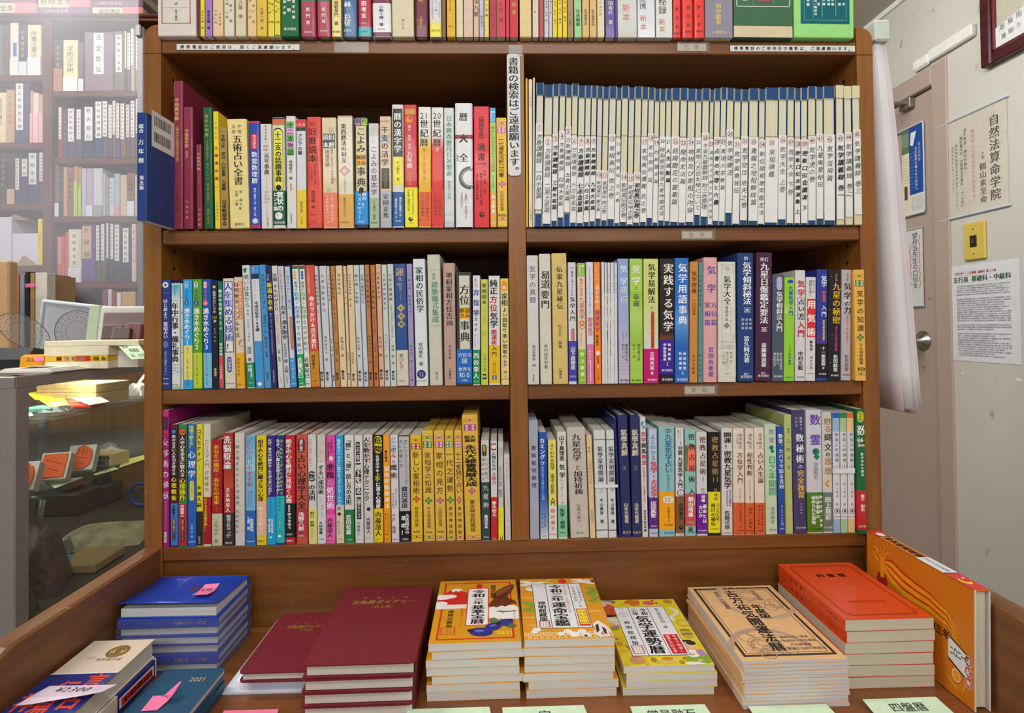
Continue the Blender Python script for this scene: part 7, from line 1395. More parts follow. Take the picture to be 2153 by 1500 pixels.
# barcode panel on the side of the navy book that is pulled forward
# ---------------------------------------------------------------- room shell
def wallmat(name, c, var=.06, stain=None):
    m = bpy.data.materials.new(name); m.use_nodes = True; nt = m.node_tree; N = nt.nodes; L = nt.links; b = N['Principled BSDF']
    tc = N.new('ShaderNodeTexCoord'); n = N.new('ShaderNodeTexNoise'); n.inputs['Scale'].default_value = 2.2; n.inputs['Detail'].default_value = 6
    L.new(tc.outputs['Object'], n.inputs['Vector']); r = N.new('ShaderNodeValToRGB'); k = lin(c)
    r.color_ramp.elements[0].position = .3; r.color_ramp.elements[1].position = .7
    r.color_ramp.elements[0].color = tuple(x * (1 - var) for x in k[:3]) + (1,); r.color_ramp.elements[1].color = tuple(min(1, x * (1 + var)) for x in k[:3]) + (1,)
    L.new(n.outputs['Fac'], r.inputs['Fac']); out = r.outputs[0]
    if stain:
        n2 = N.new('ShaderNodeTexNoise'); n2.inputs['Scale'].default_value = stain[1]; n2.inputs['Detail'].default_value = 2; L.new(tc.outputs['Object'], n2.inputs['Vector'])
        r2 = N.new('ShaderNodeValToRGB'); r2.color_ramp.elements[0].position = stain[2]; r2.color_ramp.elements[1].position = stain[2] + .05; L.new(n2.outputs['Fac'], r2.inputs['Fac'])
        mu = N.new('ShaderNodeMath'); mu.operation = 'MULTIPLY'; mu.inputs[1].default_value = .6; L.new(r2.outputs[0], mu.inputs[0])
        mx = N.new('ShaderNodeMixRGB'); L.new(mu.outputs[0], mx.inputs[0]); L.new(out, mx.inputs[1]); mx.inputs[2].default_value = lin(stain[0]); out = mx.outputs[0]
    L.new(out, b.inputs['Base Color']); b.inputs['Roughness'].default_value = .55
    bp = N.new('ShaderNodeBump'); bp.inputs['Strength'].default_value = .05; L.new(n.outputs['Fac'], bp.inputs['Height']); L.new(bp.outputs[0], b.inputs['Normal'])
    return m
WX = 1.42
WALL = wallmat('painted_wall', 'cdcac0', .05, ('a08c60', 16, .70)); CEIL = wallmat('ceiling_board', 'b8b0a4', .03); DOORM = wallmat('painted_door', 'b39f92', .04, ('5c5450', 30, .74)); FLOORM = wallmat('vinyl_floor', '8c8478', .08)
zc_ = 2.53
m = MB(); m.box(WX, WX + .06, -.9, .71, 0, zc_, WALL); m.box(WX, WX + .06, .71, 2.6, 2.235, zc_, WALL); m.box(WX, WX + .06, 1.72, 2.6, 0, 2.235, WALL); struct(m.build('wall_right'))
m = MB(); m.box(-2.9, WX + .06, 1.78, 1.84, 0, 2.96, wallmat('far_wall', 'd8d4c8')); struct(m.build('wall_back'))
m = MB(); m.box(-2.9, WX + .06, -3.4, 1.84, -.04, 0, FLOORM); struct(m.build('floor'))
m = MB(); m.box(-2.9, -.5, -3.4, 1.84, 2.96, 3.0, CEIL); m.box(-.5, WX + .06, -3.4, 1.84, zc_, 3.0, CEIL); struct(m.build('ceiling'))
m = MB(); m.box(WX - .012, WX, -.9, 1.78, zc_ - .018, zc_, mat('e8e8e4', .5)); struct(m.build('trim_1'))
# door with its frame
dr = bpy.data.objects.new('door_1', None); COL.objects.link(dr); struct(dr)
m = MB(); m.bbox(WX + .012, WX + .05, .765, 1.66, .01, 2.17, DOORM, .004); leaf = m.build('door_leaf', dr)
m = MB(); m.bbox(WX - .006, WX + .05, .709, .768, 0, 2.234, DOORM, .003); m.bbox(WX - .006, WX + .05, 1.66, 1.721, 0, 2.234, DOORM, .003); m.bbox(WX - .006, WX + .05, .7685, 1.6595, 2.172, 2.234, DOORM, .003); m.build('door_frame', dr)
STEEL = mat('b8b4ae', .18, 0, 1.0, .03)
k = onX(1932, 717, WX - .02); m = MB(); m.lathe([(.033, .05), (.033, .043), (.014, .036), (.013, .0)], (WX - .035, k.y + .02, k.z), (1, 0, 0), STEEL)
m.lathe([(.0, -.036), (.016, -.034), (.026, -.024), (.028, -.008), (.022, .004), (.013, .012)], (WX - .035, k.y + .02, k.z), (1, 0, 0), STEEL, 28); m.build('door_knob', leaf)
k = onX(1905, 182, WX); m = MB(); m.bbox(WX - .16, WX + .01, k.y - .012, k.y + .012, 2.150, 2.160, mat('9a9284', .4, 0, .6), .002); m.bbox(WX - .008, WX + .012, k.y - .025, k.y + .025, 2.135, 2.17, mat('8a8276', .4, 0, .5), .002); m.build('door_closer', leaf)
# cable trunking
a, b = onX(1962, 118, WX), onX(2062, 52, WX)
t = thing('cable_trunking', 'white plastic cable trunking along the wall above the door frame', 'trunking', (WX, 0, 0))
m = MB(); m.bbox(-.018, 0, b.y + .012, a.y + .0, 2.243, 2.281, mat('eae8e2', .4), .004); m.build('cover', t)
c = onX(1926, 140, WX); m = MB(); m.bbox(-.016, 0, a.y + .001, c.y, 2.240, 2.278, mat('eeece6', .4), .010); m.build('end_cap', t)
# ---- pieces on the right wall; frameS maps (along the wall from the far end, height) to a point
def wallS(Y0, Zc, X=WX - .001): return lambda u, v, off: (X - off, Y0 - u, Zc + v)
def sheet(name, label, cat, px, th, colr, draw=None, X=WX, group=None, rough=.6, extra=None):
    """flat sheet on the wall from its picture corners (far-top, near-top, near-bottom, far-bottom)"""
    P = [onX(*q, X) for q in px]; y1 = (P[0].y + P[3].y) / 2; y0 = (P[1].y + P[2].y) / 2; zt = (P[0].z + P[1].z) / 2; zb = (P[2].z + P[3].z) / 2
    yc = (y0 + y1) / 2; zc = (zt + zb) / 2; w = y1 - y0; h = zt - zb
    m = MB(); m.box(-th, 0, -w / 2, w / 2, -h / 2, h / 2, mat(colr, rough))
    S = lambda u, v, off: (-th - off, w / 2 - u, h / 2 - v)         # u from the far edge, v downwards, in metres
    if draw: draw(m, S, w, h)
    return m, (X - .0006, yc, zc), w, h
def wrect(m, S, u0, u1, v0, v1, col, off=.0002, rough=.6): m.add([S(u0, v0, off), S(u0, v1, off), S(u1, v1, off), S(u1, v0, off)], [(0, 1, 2, 3)], mat(tcol(col), rough))
def wvt(m, S, s, u, v0, v1, size, col, style='n', off=.0004): vtext(m, s, u, -v0, -v1, size, mat(tcol(col), .6), lambda a, b, o: S(a, -b, off + o), style)
def wht(m, S, s, u, v, size, col, style='n', off=.0004, adv=1.0): htext(m, s, u, -v, size, mat(tcol(col), .6), lambda a, b, o: S(a, -b, off + o), style, adv)
def poster(m, S, w, h):
    f = lambda x: x * w
    wvt(m, S, '自然法算命学院', f(.83), h * .1, h * .93, w * .15, '4a4038', 'm')
    wvt(m, S, '主宰', f(.66), h * .42, h * .5, w * .05, '4a4038'); wvt(m, S, '観山素至命', f(.66), h * .53, h * .93, w * .1, '5a4c44', 'm')
    wvt(m, S, '算命学の主役はあなた自身です。', f(.52), h * .16, h * .92, w * .065, 'e0968c', 'n')
    wvt(m, S, '通学教室・講座受講料', f(.40), h * .12, h * .55, w * .05, '5a5048'); wvt(m, S, '・教科書代別・月額基本授業料：【一万円】', f(.34), h * .15, h * .93, w * .05, '5a5048')
    wvt(m, S, '東京都武蔵野市吉祥寺本町１の２０の１', f(.26), h * .25, h * .93, w * .042, '6a6058'); wvt(m, S, '吉祥寺永谷シティプラザ２Ｆ', f(.2), h * .26, h * .75, w * .042, '6a6058')
    wvt(m, S, 'お問い合わせ', f(.08), h * .1, h * .38, w * .055, '3c342e', 'm'); wvt(m, S, '04(2937)4271', f(.08), h * .45, h * .93, w * .055, '3c342e', 'm')
m, loc, w, h = sheet('poster', '', '', [(1976, 268), (2117, 207), (2122, 428), (1984, 464)], .0012, 'e6decc', poster)
t = thing('lettered_poster', 'cream poster with brush lettering in a clear sleeve on right wall', 'poster', loc); m.build('paper', t)
g = MB(); BARM = mat('c4d2e0', .25, .3); g.bbox(-.006, .0, -w / 2 - .008, w / 2 + .008, h / 2, h / 2 + .006, BARM, .002); g.bbox(-.006, .0, -w / 2 - .008, w / 2 + .008, -h / 2 - .006, -h / 2, BARM, .002); g.bbox(-.004, .0, w / 2 + .003, w / 2 + .007, -h / 2, h / 2, BARM, .001); g.build('plastic_rail', t)
g = MB(); g.box(-.0034, -.0030, -w / 2 - .006, w / 2 + .006, -h / 2, h / 2, clear('poster_sleeve', (.98, .98, .98), .02, .04)); g.build('clear_sleeve', t)
def flyer(m, S, w, h):
    wrect(m, S, 0, w * .36, 0, h * .28, '5c7a5c'); wrect(m, S, 0, w * .36, h * .05, h * .2, '7a9478', .0003); wrect(m, S, 0, w * .36, h * .28, h, 'e4d8bc')
    for k in range(9): wrect(m, S, w * .04, w * .32, h * (.34 + k * .035), h * (.345 + k * .035), 'a89c80', .0003)
    wrect(m, S, w * .1, w * .25, h * .66, h * .82, '5a4438', .0003)
    wrect(m, S, w * .36, w, 0, h * .78, '1c4c9c'); wrect(m, S, w * .36, w, h * .78, h, 'dcdad2')
    m.add([S(w * .46, h * .06, .0005), S(w * .42, h * .2, .0005), S(w * .55, h * .22, .0005), S(w * .72, h * .06, .0005)], [(0, 1, 2, 3)], mat('e4e8ec', .6))
    wvt(m, S, '聖法氣學會', w * .84, h * .2, h * .42, w * .13, 'a8c4e8'); wvt(m, S, 'まだ気学を知らない貴方へ', w * .68, h * .24, h * .74, w * .12, 'e8e8e4', 'm')
    for k in range(3): wvt(m, S, '気学は方位の吉凶を知る', w * (.57 - k * .06), h * .3, h * .7, w * .04, 'c0d0e4')
    for k in range(6): wvt(m, S, '聖法気学の講座案内', w * (.92 - k * .09), h * .81, h * .97, w * .04, '4a4a4a')
m, loc, w, h = sheet('flyer', '', '', [(1893, 280), (1940, 258), (1944, 443), (1903, 455)], .0012, 'd8d0bc', flyer, WX + .008)
t = thing('blue_flyer', 'blue and cream flyer in a clear sleeve on the door, above the handwritten sheet', 'flyer', loc); m.build('paper', t)
g = MB(); g.bbox(-.006, .0, -w / 2 - .004, w / 2 + .03, h / 2, h / 2 + .006, BARM, .002); g.bbox(-.006, .0, -w / 2 - .004, w / 2 + .03, -h / 2 - .006, -h / 2, BARM, .002); g.bbox(-.004, .0, -w / 2 - .006, -w / 2 - .002, -h / 2, h / 2, BARM, .001); g.build('plastic_rail', t)
def hand(m, S, w, h):
    wvt(m, S, '望月治先生の口伝を', w * .66, h * .04, h * .78, w * .26, '2c2c2c', 'n'); wvt(m, S, 'すべて公開いたします', w * .28, h * .18, h * .88, w * .22, '3a3a3a', 'n')
    RDI = mat('d86a58', .6)
    for (u, v0, v1) in ((.86, .08, .78), (.44, .2, .9)):
        n = 26; L = [(w * u + w * .03 * math.sin(k * 1.4), h * (v0 + (v1 - v0) * k / n)) for k in range(n + 1)]
        m.add([S(x + dx, y, .0005) for dx in (-.0014, .0014) for x, y in L], [(k, k + 1, n + 2 + k, n + 1 + k) for k in range(n)], RDI)
m, loc, w, h = sheet('hand', '', '', [(1890, 488), (1939, 482), (1944, 640), (1903, 645)], .0012, 'd6d8d6', hand, WX + .008)
t = thing('handwritten_sheet', 'white handwritten sheet with wavy red lines, on the door above the knob', 'notice', loc); m.build('paper', t)
g = MB(); g.bbox(-.005, .0, -w / 2 - .003, w / 2 + .02, h / 2, h / 2 + .005, BARM, .002); g.bbox(-.005, .0, -w / 2 - .003, w / 2 + .02, -h / 2 - .005, -h / 2, BARM, .002); g.build('plastic_rail', t)
def a4(m, S, w, h):
    wrect(m, S, w * .09, w * .66, h * .07, h * .071, 'b8c0cc'); wht(m, S, '令和元年_１１月開講_基礎科_第１０期', w * .37, h * .085, w * .036, 'c04838', 'b')
    for (u0, u1, v0, v1) in ((.08, .82, .115, .1165), (.08, .82, .185, .1865), (.08, .083, .115, .186), (.817, .82, .115, .186), (.08, .66, .06, .0615), (.08, .66, .105, .1065)): wrect(m, S, w * u0, w * u1, h * v0, h * v1, 'b8c4d0')
    wht(m, S, '五行易_基礎科・中級科', w * .46, h * .15, w * .082, '3c5c38', 'b')
    rn = random.Random(5); v = .22
    chars = '東洋占術の基礎科講座では五行易を学び実占の力を身につけます申込受付中時間場所受講料講師鑑定方法初心者歓迎資料請求電話月曜日開講'
    while v < .95:
        if abs(v - .30) < .008: wht(m, S, ''.join(rn.choice(chars) for _ in range(18)), w * .6, h * v, w * .022, 'c05040')
        elif not (abs(v - .33) < .01 or abs(v - .60) < .012 or abs(v - .70) < .012):
            n = rn.choice((34, 34, 33, 30, 34, 24)); s = w * .0235; wht(m, S, ''.join(rn.choice(chars) for _ in range(n)), w * .08 + n * s / 2, h * v, s, '6a6a6e', 's')
        v += .0225
m, loc, w, h = sheet('a4', '', '', [(2003, 561), (2145, 543), (2148, 766), (2004, 759)], .0006, 'dfe0e4', a4)
tag(m.build('course_notice', None, loc), 'white printed course sheet taped on right wall below the switch plate', 'notice')
# switch plate
P = [onX(*q, WX) for q in ((2028.5, 474), (2074, 462), (2078, 541), (2031.5, 551))]; yc = sum(p.y for p in P) / 4; zcc = sum(p.z for p in P) / 4; hw = abs(P[0].y - P[1].y) / 2; hh = abs(P[0].z - P[3].z) / 2
t = thing('switch_plate', 'yellow wall plate with one small dark switch, on the right wall', 'light switch', (WX, yc, zcc))
m = MB(); m.bbox(-.008, 0, -hw, hw, -hh, hh, mat('d8bc54', .4, .2), .003); plate = m.build('plate', t)
m = MB(); m.bbox(-.011, -.008, -.011, .011, -.017, .017, mat('2a201c', .35), .004); m.bbox(-.0135, -.011, -.006, .006, -.008, .008, mat('4a3a34', .3), .002); m.build('switch', t)
for s in (-1, 1):
    m = MB(); m.lathe([(0, .0012), (.0026, .0010), (.0032, 0)], (-.008, 0, s * .036), (-1, 0, 0), STEEL, 14); m.box(-.0093, -.0091, -.0025, .0025, s * .036 - .0004, s * .036 + .0004, DK); m.build('screw', plate)
# framed picture, upper right
P0 = onX(2063, 146, WX - .02); y1 = P0.y; zb = P0.z
t = thing('framed_picture', 'dark red-brown picture frame with a handwritten card in its corner', 'picture', (WX, y1 - .30, zb + .36))
FRM = wood('frame_wood', '3c1418', '5a2228', 1, '8a4c48', .3, .2)
m = MB(); fw = .032
m.bbox(-.024, 0, .30 - fw, .30, -.36, .36, FRM, .004); m.bbox(-.024, 0, -.30, -.30 + fw, -.36, .36, FRM, .004); m.bbox(-.024, 0, -.30 + fw, .30 - fw, -.36, -.36 + fw, FRM, .004); m.bbox(-.024, 0, -.30 + fw, .30 - fw, .36 - fw, .36, FRM, .004)
m.bbox(-.018, -.002, .30 - fw - .008, .30 - fw, -.36 + fw, .36 - fw, mat('6a2c30', .3), .002); m.bbox(-.018, -.002, -.30 + fw, .30 - fw, -.36 + fw, -.36 + fw + .008, mat('6a2c30', .3), .002); m.build('frame', t)
m = MB(); m.box(-.010, -.008, -.27, .27, -.33, .33, mat('d8d2be', .7)); m.build('mount', t)
m = MB(); m.box(-.0125, -.0118, -.27, .27, -.33, .33, clear('picture_glass', (1, 1, 1), .02, .05)); m.build('glass', t)
m = MB(); S = lambda u, v, off: (-.0135 - off, .262 - u, -.322 + v)
m.add([S(0, 0, 0), S(0, .058, 0), S(.15, .085, 0), S(.15, .0, 0)], [(0, 3, 2, 1)], mat('dedede', .7))
for i, ch in enumerate('周易指南'): put(m, ch, .022 + i * .024, .052 + i * .004, .018, .018, mat('4a4a4a', .6), 'n', lambda a, b, o: S(a, b, .0003))
for i, ch in enumerate('萬御うらなひ'): put(m, ch, .026 + i * .021, .025 + i * .0035, .016, .016, mat('4a4a4a', .6), 'n', lambda a, b, o: S(a, b, .0003))
m.build('card', t)
# paper flakes left on the wall
for i, (px, py, s) in enumerate(((2143, 799, .008), (2024, 785, .005))):
    p = onX(px, py, WX); m = MB(); rn = random.Random(i)
    m.prism([(s * (1.3 if q % 2 else .8) * math.cos(q * .8) * 1.2, s * (.5 + .4 * rn.random()) * math.sin(q * .8)) for q in range(8)], -.0006, 0, mat('e4e2dc', .8), 0)
    tag(m.build('paper_scrap', None, (WX - .0002, p.y, p.z)), ('larger torn white paper scrap stuck on right wall below the course sheet', 'smaller torn pale paper scrap stuck on right wall below the course sheet')[i], 'scrap')
# ---- pad of hanging posters at the side of the bookcase
t = thing('hanging_poster_pad', 'pad of large pinkish-white sheets hanging at the right side of bookcase', 'poster pad', (XR1, 0, 0))
zt, zb = 1.905, 1.243
SHM = mat('dcd4d4', .65, scale=8); SHW = mat('e2dedf', .65, scale=8)
for k, (xt, xb, yb, dz) in enumerate(((.008, .034, -.010, 0), (.010, .044, -.008, -.004), (.012, .050, -.004, -.005), (.014, .055, .0, -.003), (.016, .060, .004, -.002), (.020, .066, .010, .002), (.024, .078, .012, .010), (.027, .086, .016, .0))):
    m = MB(); n = 10; vs = []
    for j in range(n + 1):
        v = j / n; z = zt - (zt - zb + dz) * v; x = xt + (xb - xt) * (v ** .8); yf = .004 + yb * v
        vs += [(x + .006 * v, yf, z), (x + .004 * v * math.sin(k + 1), yf + .03, z), (x - .002 * v, yf + .10, z), (xt + (xb - xt) * .6 * v, .36, z)]
    F = [(4 * j + i, 4 * j + i + 1, 4 * j + i + 5, 4 * j + i + 4) for j in range(n) for i in range(3)]
    o = len(vs); vs += [(x + .0003, y, z) for x, y, z in vs]
    F += [tuple(o + q for q in f)[::-1] for f in F] + [(4 * j, 4 * j + 4, o + 4 * j + 4, o + 4 * j) for j in range(n)] + [(4 * n + i, 4 * n + i + 1, o + 4 * n + i + 1, o + 4 * n + i) for i in range(3)]
    m.add(vs, F, SHM if k in (0, 6, 7) else SHW, True); m.build('sheet', t)
m = MB(); m.bbox(.004, .032, -.004, .37, zt - .004, zt + .034, mat('c4ccc4', .35), .003); m.build('binding_bar', t)
# ---------------------------------------------------------------- glass display case left of the bookcase
ALU = mat('968f8c', .36, 0, .35, .05); ALU2 = mat('8c898a', .5, 0, .1, .04); GLASS = clear('case_glass', (.96, .98, .97), .01, .012); SHG = clear('shelf_glass', (.92, .95, .935), .03, .03)
CX1, CY0, CY1, CZT, CX0 = -.85, .035, .93, 1.322, -2.3
t = thing('display_case', 'aluminium-framed glass display case with glass shelves left of the bookcase', 'display case', (0, 0, 0))
m = MB(); m.bbox(CX1 - .026, CX1, CY0, CY0 + .03, 0, CZT, ALU, .002); m.bbox(CX1 - .028, CX1, CY1 - .03, CY1, 0, CZT, ALU, .002); m.bbox(CX1 - .028, CX1 + .001, CY0, CY1, CZT - .022, CZT, ALU, .002); m.bbox(CX0, CX1, CY0 - .001, CY0 + .028, CZT - .022, CZT - .0005, ALU, .002); m.bbox(CX0, CX1 - .026, CY0 + .002, CY0 + .012, 0.02, CZT - .022, ALU2, .001)
m.box(CX1 - .020, CX1 - .002, CY0, CY1, .78, .80, ALU); m.build('frame', t)
m = MB(); m.box(CX1 - .009, CX1 - .005, CY0 + .03, CY1 - .03, .80, CZT - .022, GLASS); m.build('side_glass', t)
m = MB(); m.box(CX0, CX1 - .028, CY0 + .028, CY1, CZT - .007, CZT - .001, SHG); m.build('glass_top', t)
for z in (1.236, 1.092):
    m = MB(); m.box(CX0, CX1 - .012, CY0 + .03, CY1 - .05, z - .008, z, SHG); m.build('glass_shelf', t)
WD = wood('case_back_wood', '8a5c30', 'a87844', 2, 'a08050', .35, .2)
m = MB(); m.box(CX0, CX1 - .03, CY1 - .035, CY1 - .02, 0, CZT - .022, WD); m.build('back_panel', t)
m = MB(); m.box(CX0, CX1 - .012, CY0 + .012, CY1 - .04, .86, .875, mat('43362c', .6)); m.build('case_floor', t)
m = MB()
for y in (.42,): m.box(-1.52, -1.50, CY1 - .045, CY1 - .036, .88, 1.29, ALU2)
m.build('shelf_upright', t)
YEL = mat('ecdc3c', .6); WHT = mat('e8e6e0', .6)
def Q(px, py, z): return tuple(onZ(px, py, z))
def lie(label, px, z, m, txt=None, name='price_card', cat='price card', group='handwritten price cards in the display case', ink='3a3a20', h=.0):
    """card lying on a shelf: corners far-left, far-right, near-right, near-left in the picture"""
    a, b, c, d = [Q(*q, z + .0012 + (h if i < 2 else 0)) for i, q in enumerate(px)]
    return note(label, [(a, b), (d, c)], m, txt, None, ink, name, cat, group, .0006)
zs1, zs2 = 1.237, 1.093
lie('yellow handwritten card on the upper glass shelf, behind the other yellow one', [(57, 827), (100, 820), (115, 838), (74, 841)], zs1 + .011, YEL, [('御守お札', .5, .3, .13, .2, False), ('¥1,500', .5, .7, .16, .22, False)], h=.012)
lie('yellow handwritten card at the front edge of upper glass shelf', [(82, 841), (134, 837), (145, 852), (106, 856)], zs1 + .010, YEL, [('新刊九星暦', .5, .25, .13, .2, False), ('（送料共）', .5, .55, .10, .18, False), ('¥2,300', .6, .82, .13, .2, False)], h=.004)
lie('white handwritten card on the upper glass shelf before the wooden boxes', [(150, 837), (206, 832), (231, 845), (188, 852)], zs1 + .010, WHT, [('九星の書', .5, .3, .12, .2, False), ('¥700', .5, .72, .14, .25, False)], h=.004)
lie('small pale green card on the upper glass shelf beside the metal post', [(49, 850), (55, 849), (70, 874), (49, 878)], zs1, mat('dfead4', .6))
# wooden boxes on the upper shelf
PINE = wood('pine_wood', 'd0ae74', 'e6cc98', 1, 'f0dcae', .5, .2)
def box_at(name, label, cat, px, py, Y, w, d, h, z, m, rz=0, group=None, bev=.002):
    """box whose near-left base corner is seen at px; Y is that corner's depth"""
    p = onY(px, py, Y); b = MB(); b.bbox(0, w, 0, d, 0, h, m, bev)
    o = b.build(name, None, (p.x, Y, z), (0, 0, rz)); return tag(o, label, cat, group)
p1, p2, p3 = Vector(Q(236, 843, zs1)), Vector(Q(283, 832, zs1)), Vector(Q(118, 826, zs1))
ang = math.radians(24)
p1 = onY(236, 843, .30); p1.x = min(p1.x, -.905)
for k, (w, h, nm) in enumerate(((.150, .024, 'lower'), (.153, .020, 'upper'))):
    b = MB(); b.bbox(-w, 0, 0, .09, 0, h, PINE, .0012); b.bbox(-w - .001, .001, -.001, .091, h * .45, h * .5, PINE, .0003)
    tag(b.build('wooden_box', None, (p1.x, .30, zs1 + k * .0245), (0, 0, -.16)), f'{nm} pale wooden box of the two on the upper glass shelf', 'box', 'pale wooden boxes in the display case')
b = MB(); p = onY(160, 850, .24); b.bbox(-.04, .04, -.01, .03, 0, .008, mat('d83c24', .5), .002); tag(b.build('red_pouch', None, (p.x, .24, zs1)), 'red pouch under the white card on the upper glass shelf', 'pouch')
b = MB(); p = onY(75, 850, .17); b.bbox(-.03, .03, 0, .05, 0, .010, mat('4c7a72', .5), .002); tag(b.build('teal_case', None, (p.x, .17, zs1)), 'teal flat case under the yellow cards on the upper glass shelf', 'case')
BAG = clear('plastic_bag', (.93, .93, .92), .10, .03)
def bag(label, P, s, h, z, seed=1, m=None, name='plastic_bag'):
    rn = random.Random(seed); b = MB(); n = 9; vs = []
    for j in range(n + 1):
        for i in range(n + 1):
            u, v = i / n, j / n; e = min(u, v, 1 - u, 1 - v); vs.append(((u - .5) * s, (v - .5) * s * .7, .001 + h * min(1, e * 3.5) * (.55 + .5 * rn.random())))
    b.add(vs, [(j * (n + 1) + i, j * (n + 1) + i + 1, (j + 1) * (n + 1) + i + 1, (j + 1) * (n + 1) + i) for j in range(n) for i in range(n)], m or BAG, True); P.x = min(P.x, CX1 - .018 - s * .6)
    return tag(b.build(name, None, (P.x, P.y, z), (0, 0, seed)), label, 'plastic bag')
def inbox(px, py, Y): return onY(px, py, Y)
bag('crumpled clear bag behind the yellow cards on the upper glass shelf', inbox(128, 832, .20), .07, .018, zs1, 2)
bag('clear bag beside the pale wooden boxes on the upper glass shelf', inbox(292, 826, .46), .07, .03, zs1, 3)
b = MB(); b.tube([(0, 0, 0), (.008, 0, .03), (.02, 0, .045), (.024, 0, .04)], .004, mat('d8d4c0', .4), 8); pp = inbox(288, 805, .5); tag(b.build('white_hook', None, (pp.x, .5, zs1)), 'bent white plastic hook beside the wooden boxes', 'hook')
# middle shelf: boxed hand-shaped stamps, seal set, cards
ORG = mat('e8622c', .55); GRYB = mat('b8b4a8', .5)
def stampbox(label, px, py, Y, hand=True, rz=.25):
    p = onY(px, py, Y); t = thing('palm_charm_box', label, 'boxed charm', (min(p.x, -.89), Y, zs2 + .0125), (math.radians(-28), 0, rz), 'boxed orange palm charms')
    b = MB(); b.bbox(-.024, .024, 0, .022, 0, .056, GRYB, .002); b.build('box', t)
    b = MB(); b.bbox(-.0245, .0245, -.0012, 0, 0.001, .055, mat('d8d6d0', .5), .0004) ; b.build('box_front', t)
    c = MB()
    if hand:
        L = [(-.010, .004), (.010, .003), (.019, .012), (.021, .026), (.019, .040), (.016, .046), (.012, .045), (.010, .050), (.006, .051), (.004, .053), (-.001, .053), (-.003, .050), (-.008, .049), (-.010, .036), (-.015, .034), (-.021, .026), (-.020, .022), (-.014, .022)]
        c.prism([(x, z) for x, z in L], -.005, -.0013, ORG, 1)
        for (x0, z0, x1, z1) in ((-.004, .05, -.006, .034), (.003, .051, .002, .034), (.010, .046, .008, .033), (-.014, .03, .014, .024), (-.012, .02, .010, .012)): c.tube([(x0, -.0052, z0), (x1, -.0052, z1)], .0005, mat('a84018', .6), 5)
    else:
        c.bbox(-.021, .021, -.004, -.0013, .004, .052, ORG, .002)
        for (x0, z0, x1, z1) in ((-.014, .04, .014, .03), (-.012, .025, .012, .015)): c.tube([(x0, -.0042, z0), (x1, -.0042, z1)], .0005, mat('a84018', .6), 5)
    c.build('charm', t)
stampbox('orange palm charm partly hidden by the metal post, middle glass shelf', 58, 1002, .085)
stampbox('flat orange charm box in the middle of the middle glass shelf', 112, 1004, .16, False)
stampbox('palm-shaped orange charm on a white box beside the wooden seal set', 176, 998, .23)
p = onY(225, 980, .31)
t = thing('seal_set', 'wooden block with eight black number seals on the middle glass shelf', 'seal set', (min(p.x, -.905), .31, zs2 + .001), (0, 0, -.2))
b = MB(); b.bbox(-.055, .03, 0, .05, 0, .027, PINE, .001); b.build('block', t)
for i in range(4):
    for j in range(2):
        b = MB(); b.bbox(-.014 + i * .0105, -.005 + i * .0105, -.0015, .0, .003 + j * .0115, .012 + j * .0115, mat('2a2826', .5), .0004)
        put(b, '一二三四五六七八'[i + 4 * j], -.0095 + i * .0105, .0075 + j * .0115, .006, .006, mat('d8d4cc', .5), 'b', lambda x, z, o: (x, -.0018 - o, z)); b.build('seal', t)
PYEL = mat('dcd878', .6); PG2 = mat('c8dc98', .6)
lie('pale green long card on the middle glass shelf below the palm charm', [(100, 1015), (132, 1007), (175, 1004), (115, 1027)], zs2, mat('cfe0bc', .6), [('手相の見方', .5, .5, .1, .35, False)])
lie('yellow-green long card in front of the wooden seal set', [(196, 997), (240, 982), (250, 986), (200, 1000)], zs2, PG2, [('九星印', .5, .5, .12, .4, False)])
lie('pale yellow long card beside the seal set, middle glass shelf', [(258, 968), (304, 957), (304, 966), (250, 984)], zs2, PYEL)
bag('clear zip bag with small charms behind the wooden seal set', inbox(215, 955, .42), .10, .03, zs2, 4)
bag('clear bag with pale beads at the near end of the middle glass shelf', inbox(75, 1038, .10), .05, .018, zs2, 5, clear('bead_bag', (.8, .82, .9), .35, .15))
bag('clear bag between the orange charms on the middle glass shelf', inbox(82, 1000, .14), .035, .015, zs2, 6)
b = MB(); pp = inbox(70, 1070, .15); b.tube([(-.05, 0, .0), (.012, 0, 0), (.018, 0, -.006), (.010, 0, -.05)], .005, mat('b0b4b4', .15, 0, .4), 8); tag(b.build('shelf_bracket', None, (pp.x, .15, 1.075)), 'clear curved bracket under the near end of the middle glass shelf', 'bracket')
# bottom of the case
def heap(name, label, cat, px, py, Y, z, sx, sy, sz, m, seed, rz=0):
    rn = random.Random(seed); b = MB(); n = 10; vs = []
    for j in range(n + 1):
        for i in range(n + 1):
            u, v = i / n, j / n; r = max(abs(2 * u - 1), abs(2 * v - 1)); vs.append(((u - .5) * sx, (v - .5) * sy, sz * max(0, 1 - r ** 3) * (.75 + .4 * rn.random())))
    b.add(vs, [(j * (n + 1) + i, j * (n + 1) + i + 1, (j + 1) * (n + 1) + i + 1, (j + 1) * (n + 1) + i) for j in range(n) for i in range(n)], m, True)
    p = onY(px, py, Y); return tag(b.build(name, None, (min(p.x, CX1 - .022 - sx * .56 - abs(rz) * sy * .4), Y, z), (0, 0, rz)), label, cat)
zf = .876
heap('beaded_bag', 'dark brown patterned bag lying in the bottom of the display case', 'bag', 92, 1150, .19, zf, .10, .10, .12, mat('5a3c34', .5, scale=90, var=.5), 3, .4)
heap('dark_bag', 'dark film bag low in the display case beside the metal post', 'bag', 62, 1240, .095, zf, .08, .05, .07, mat('3a3636', .25, .3, scale=40, var=.3), 5)
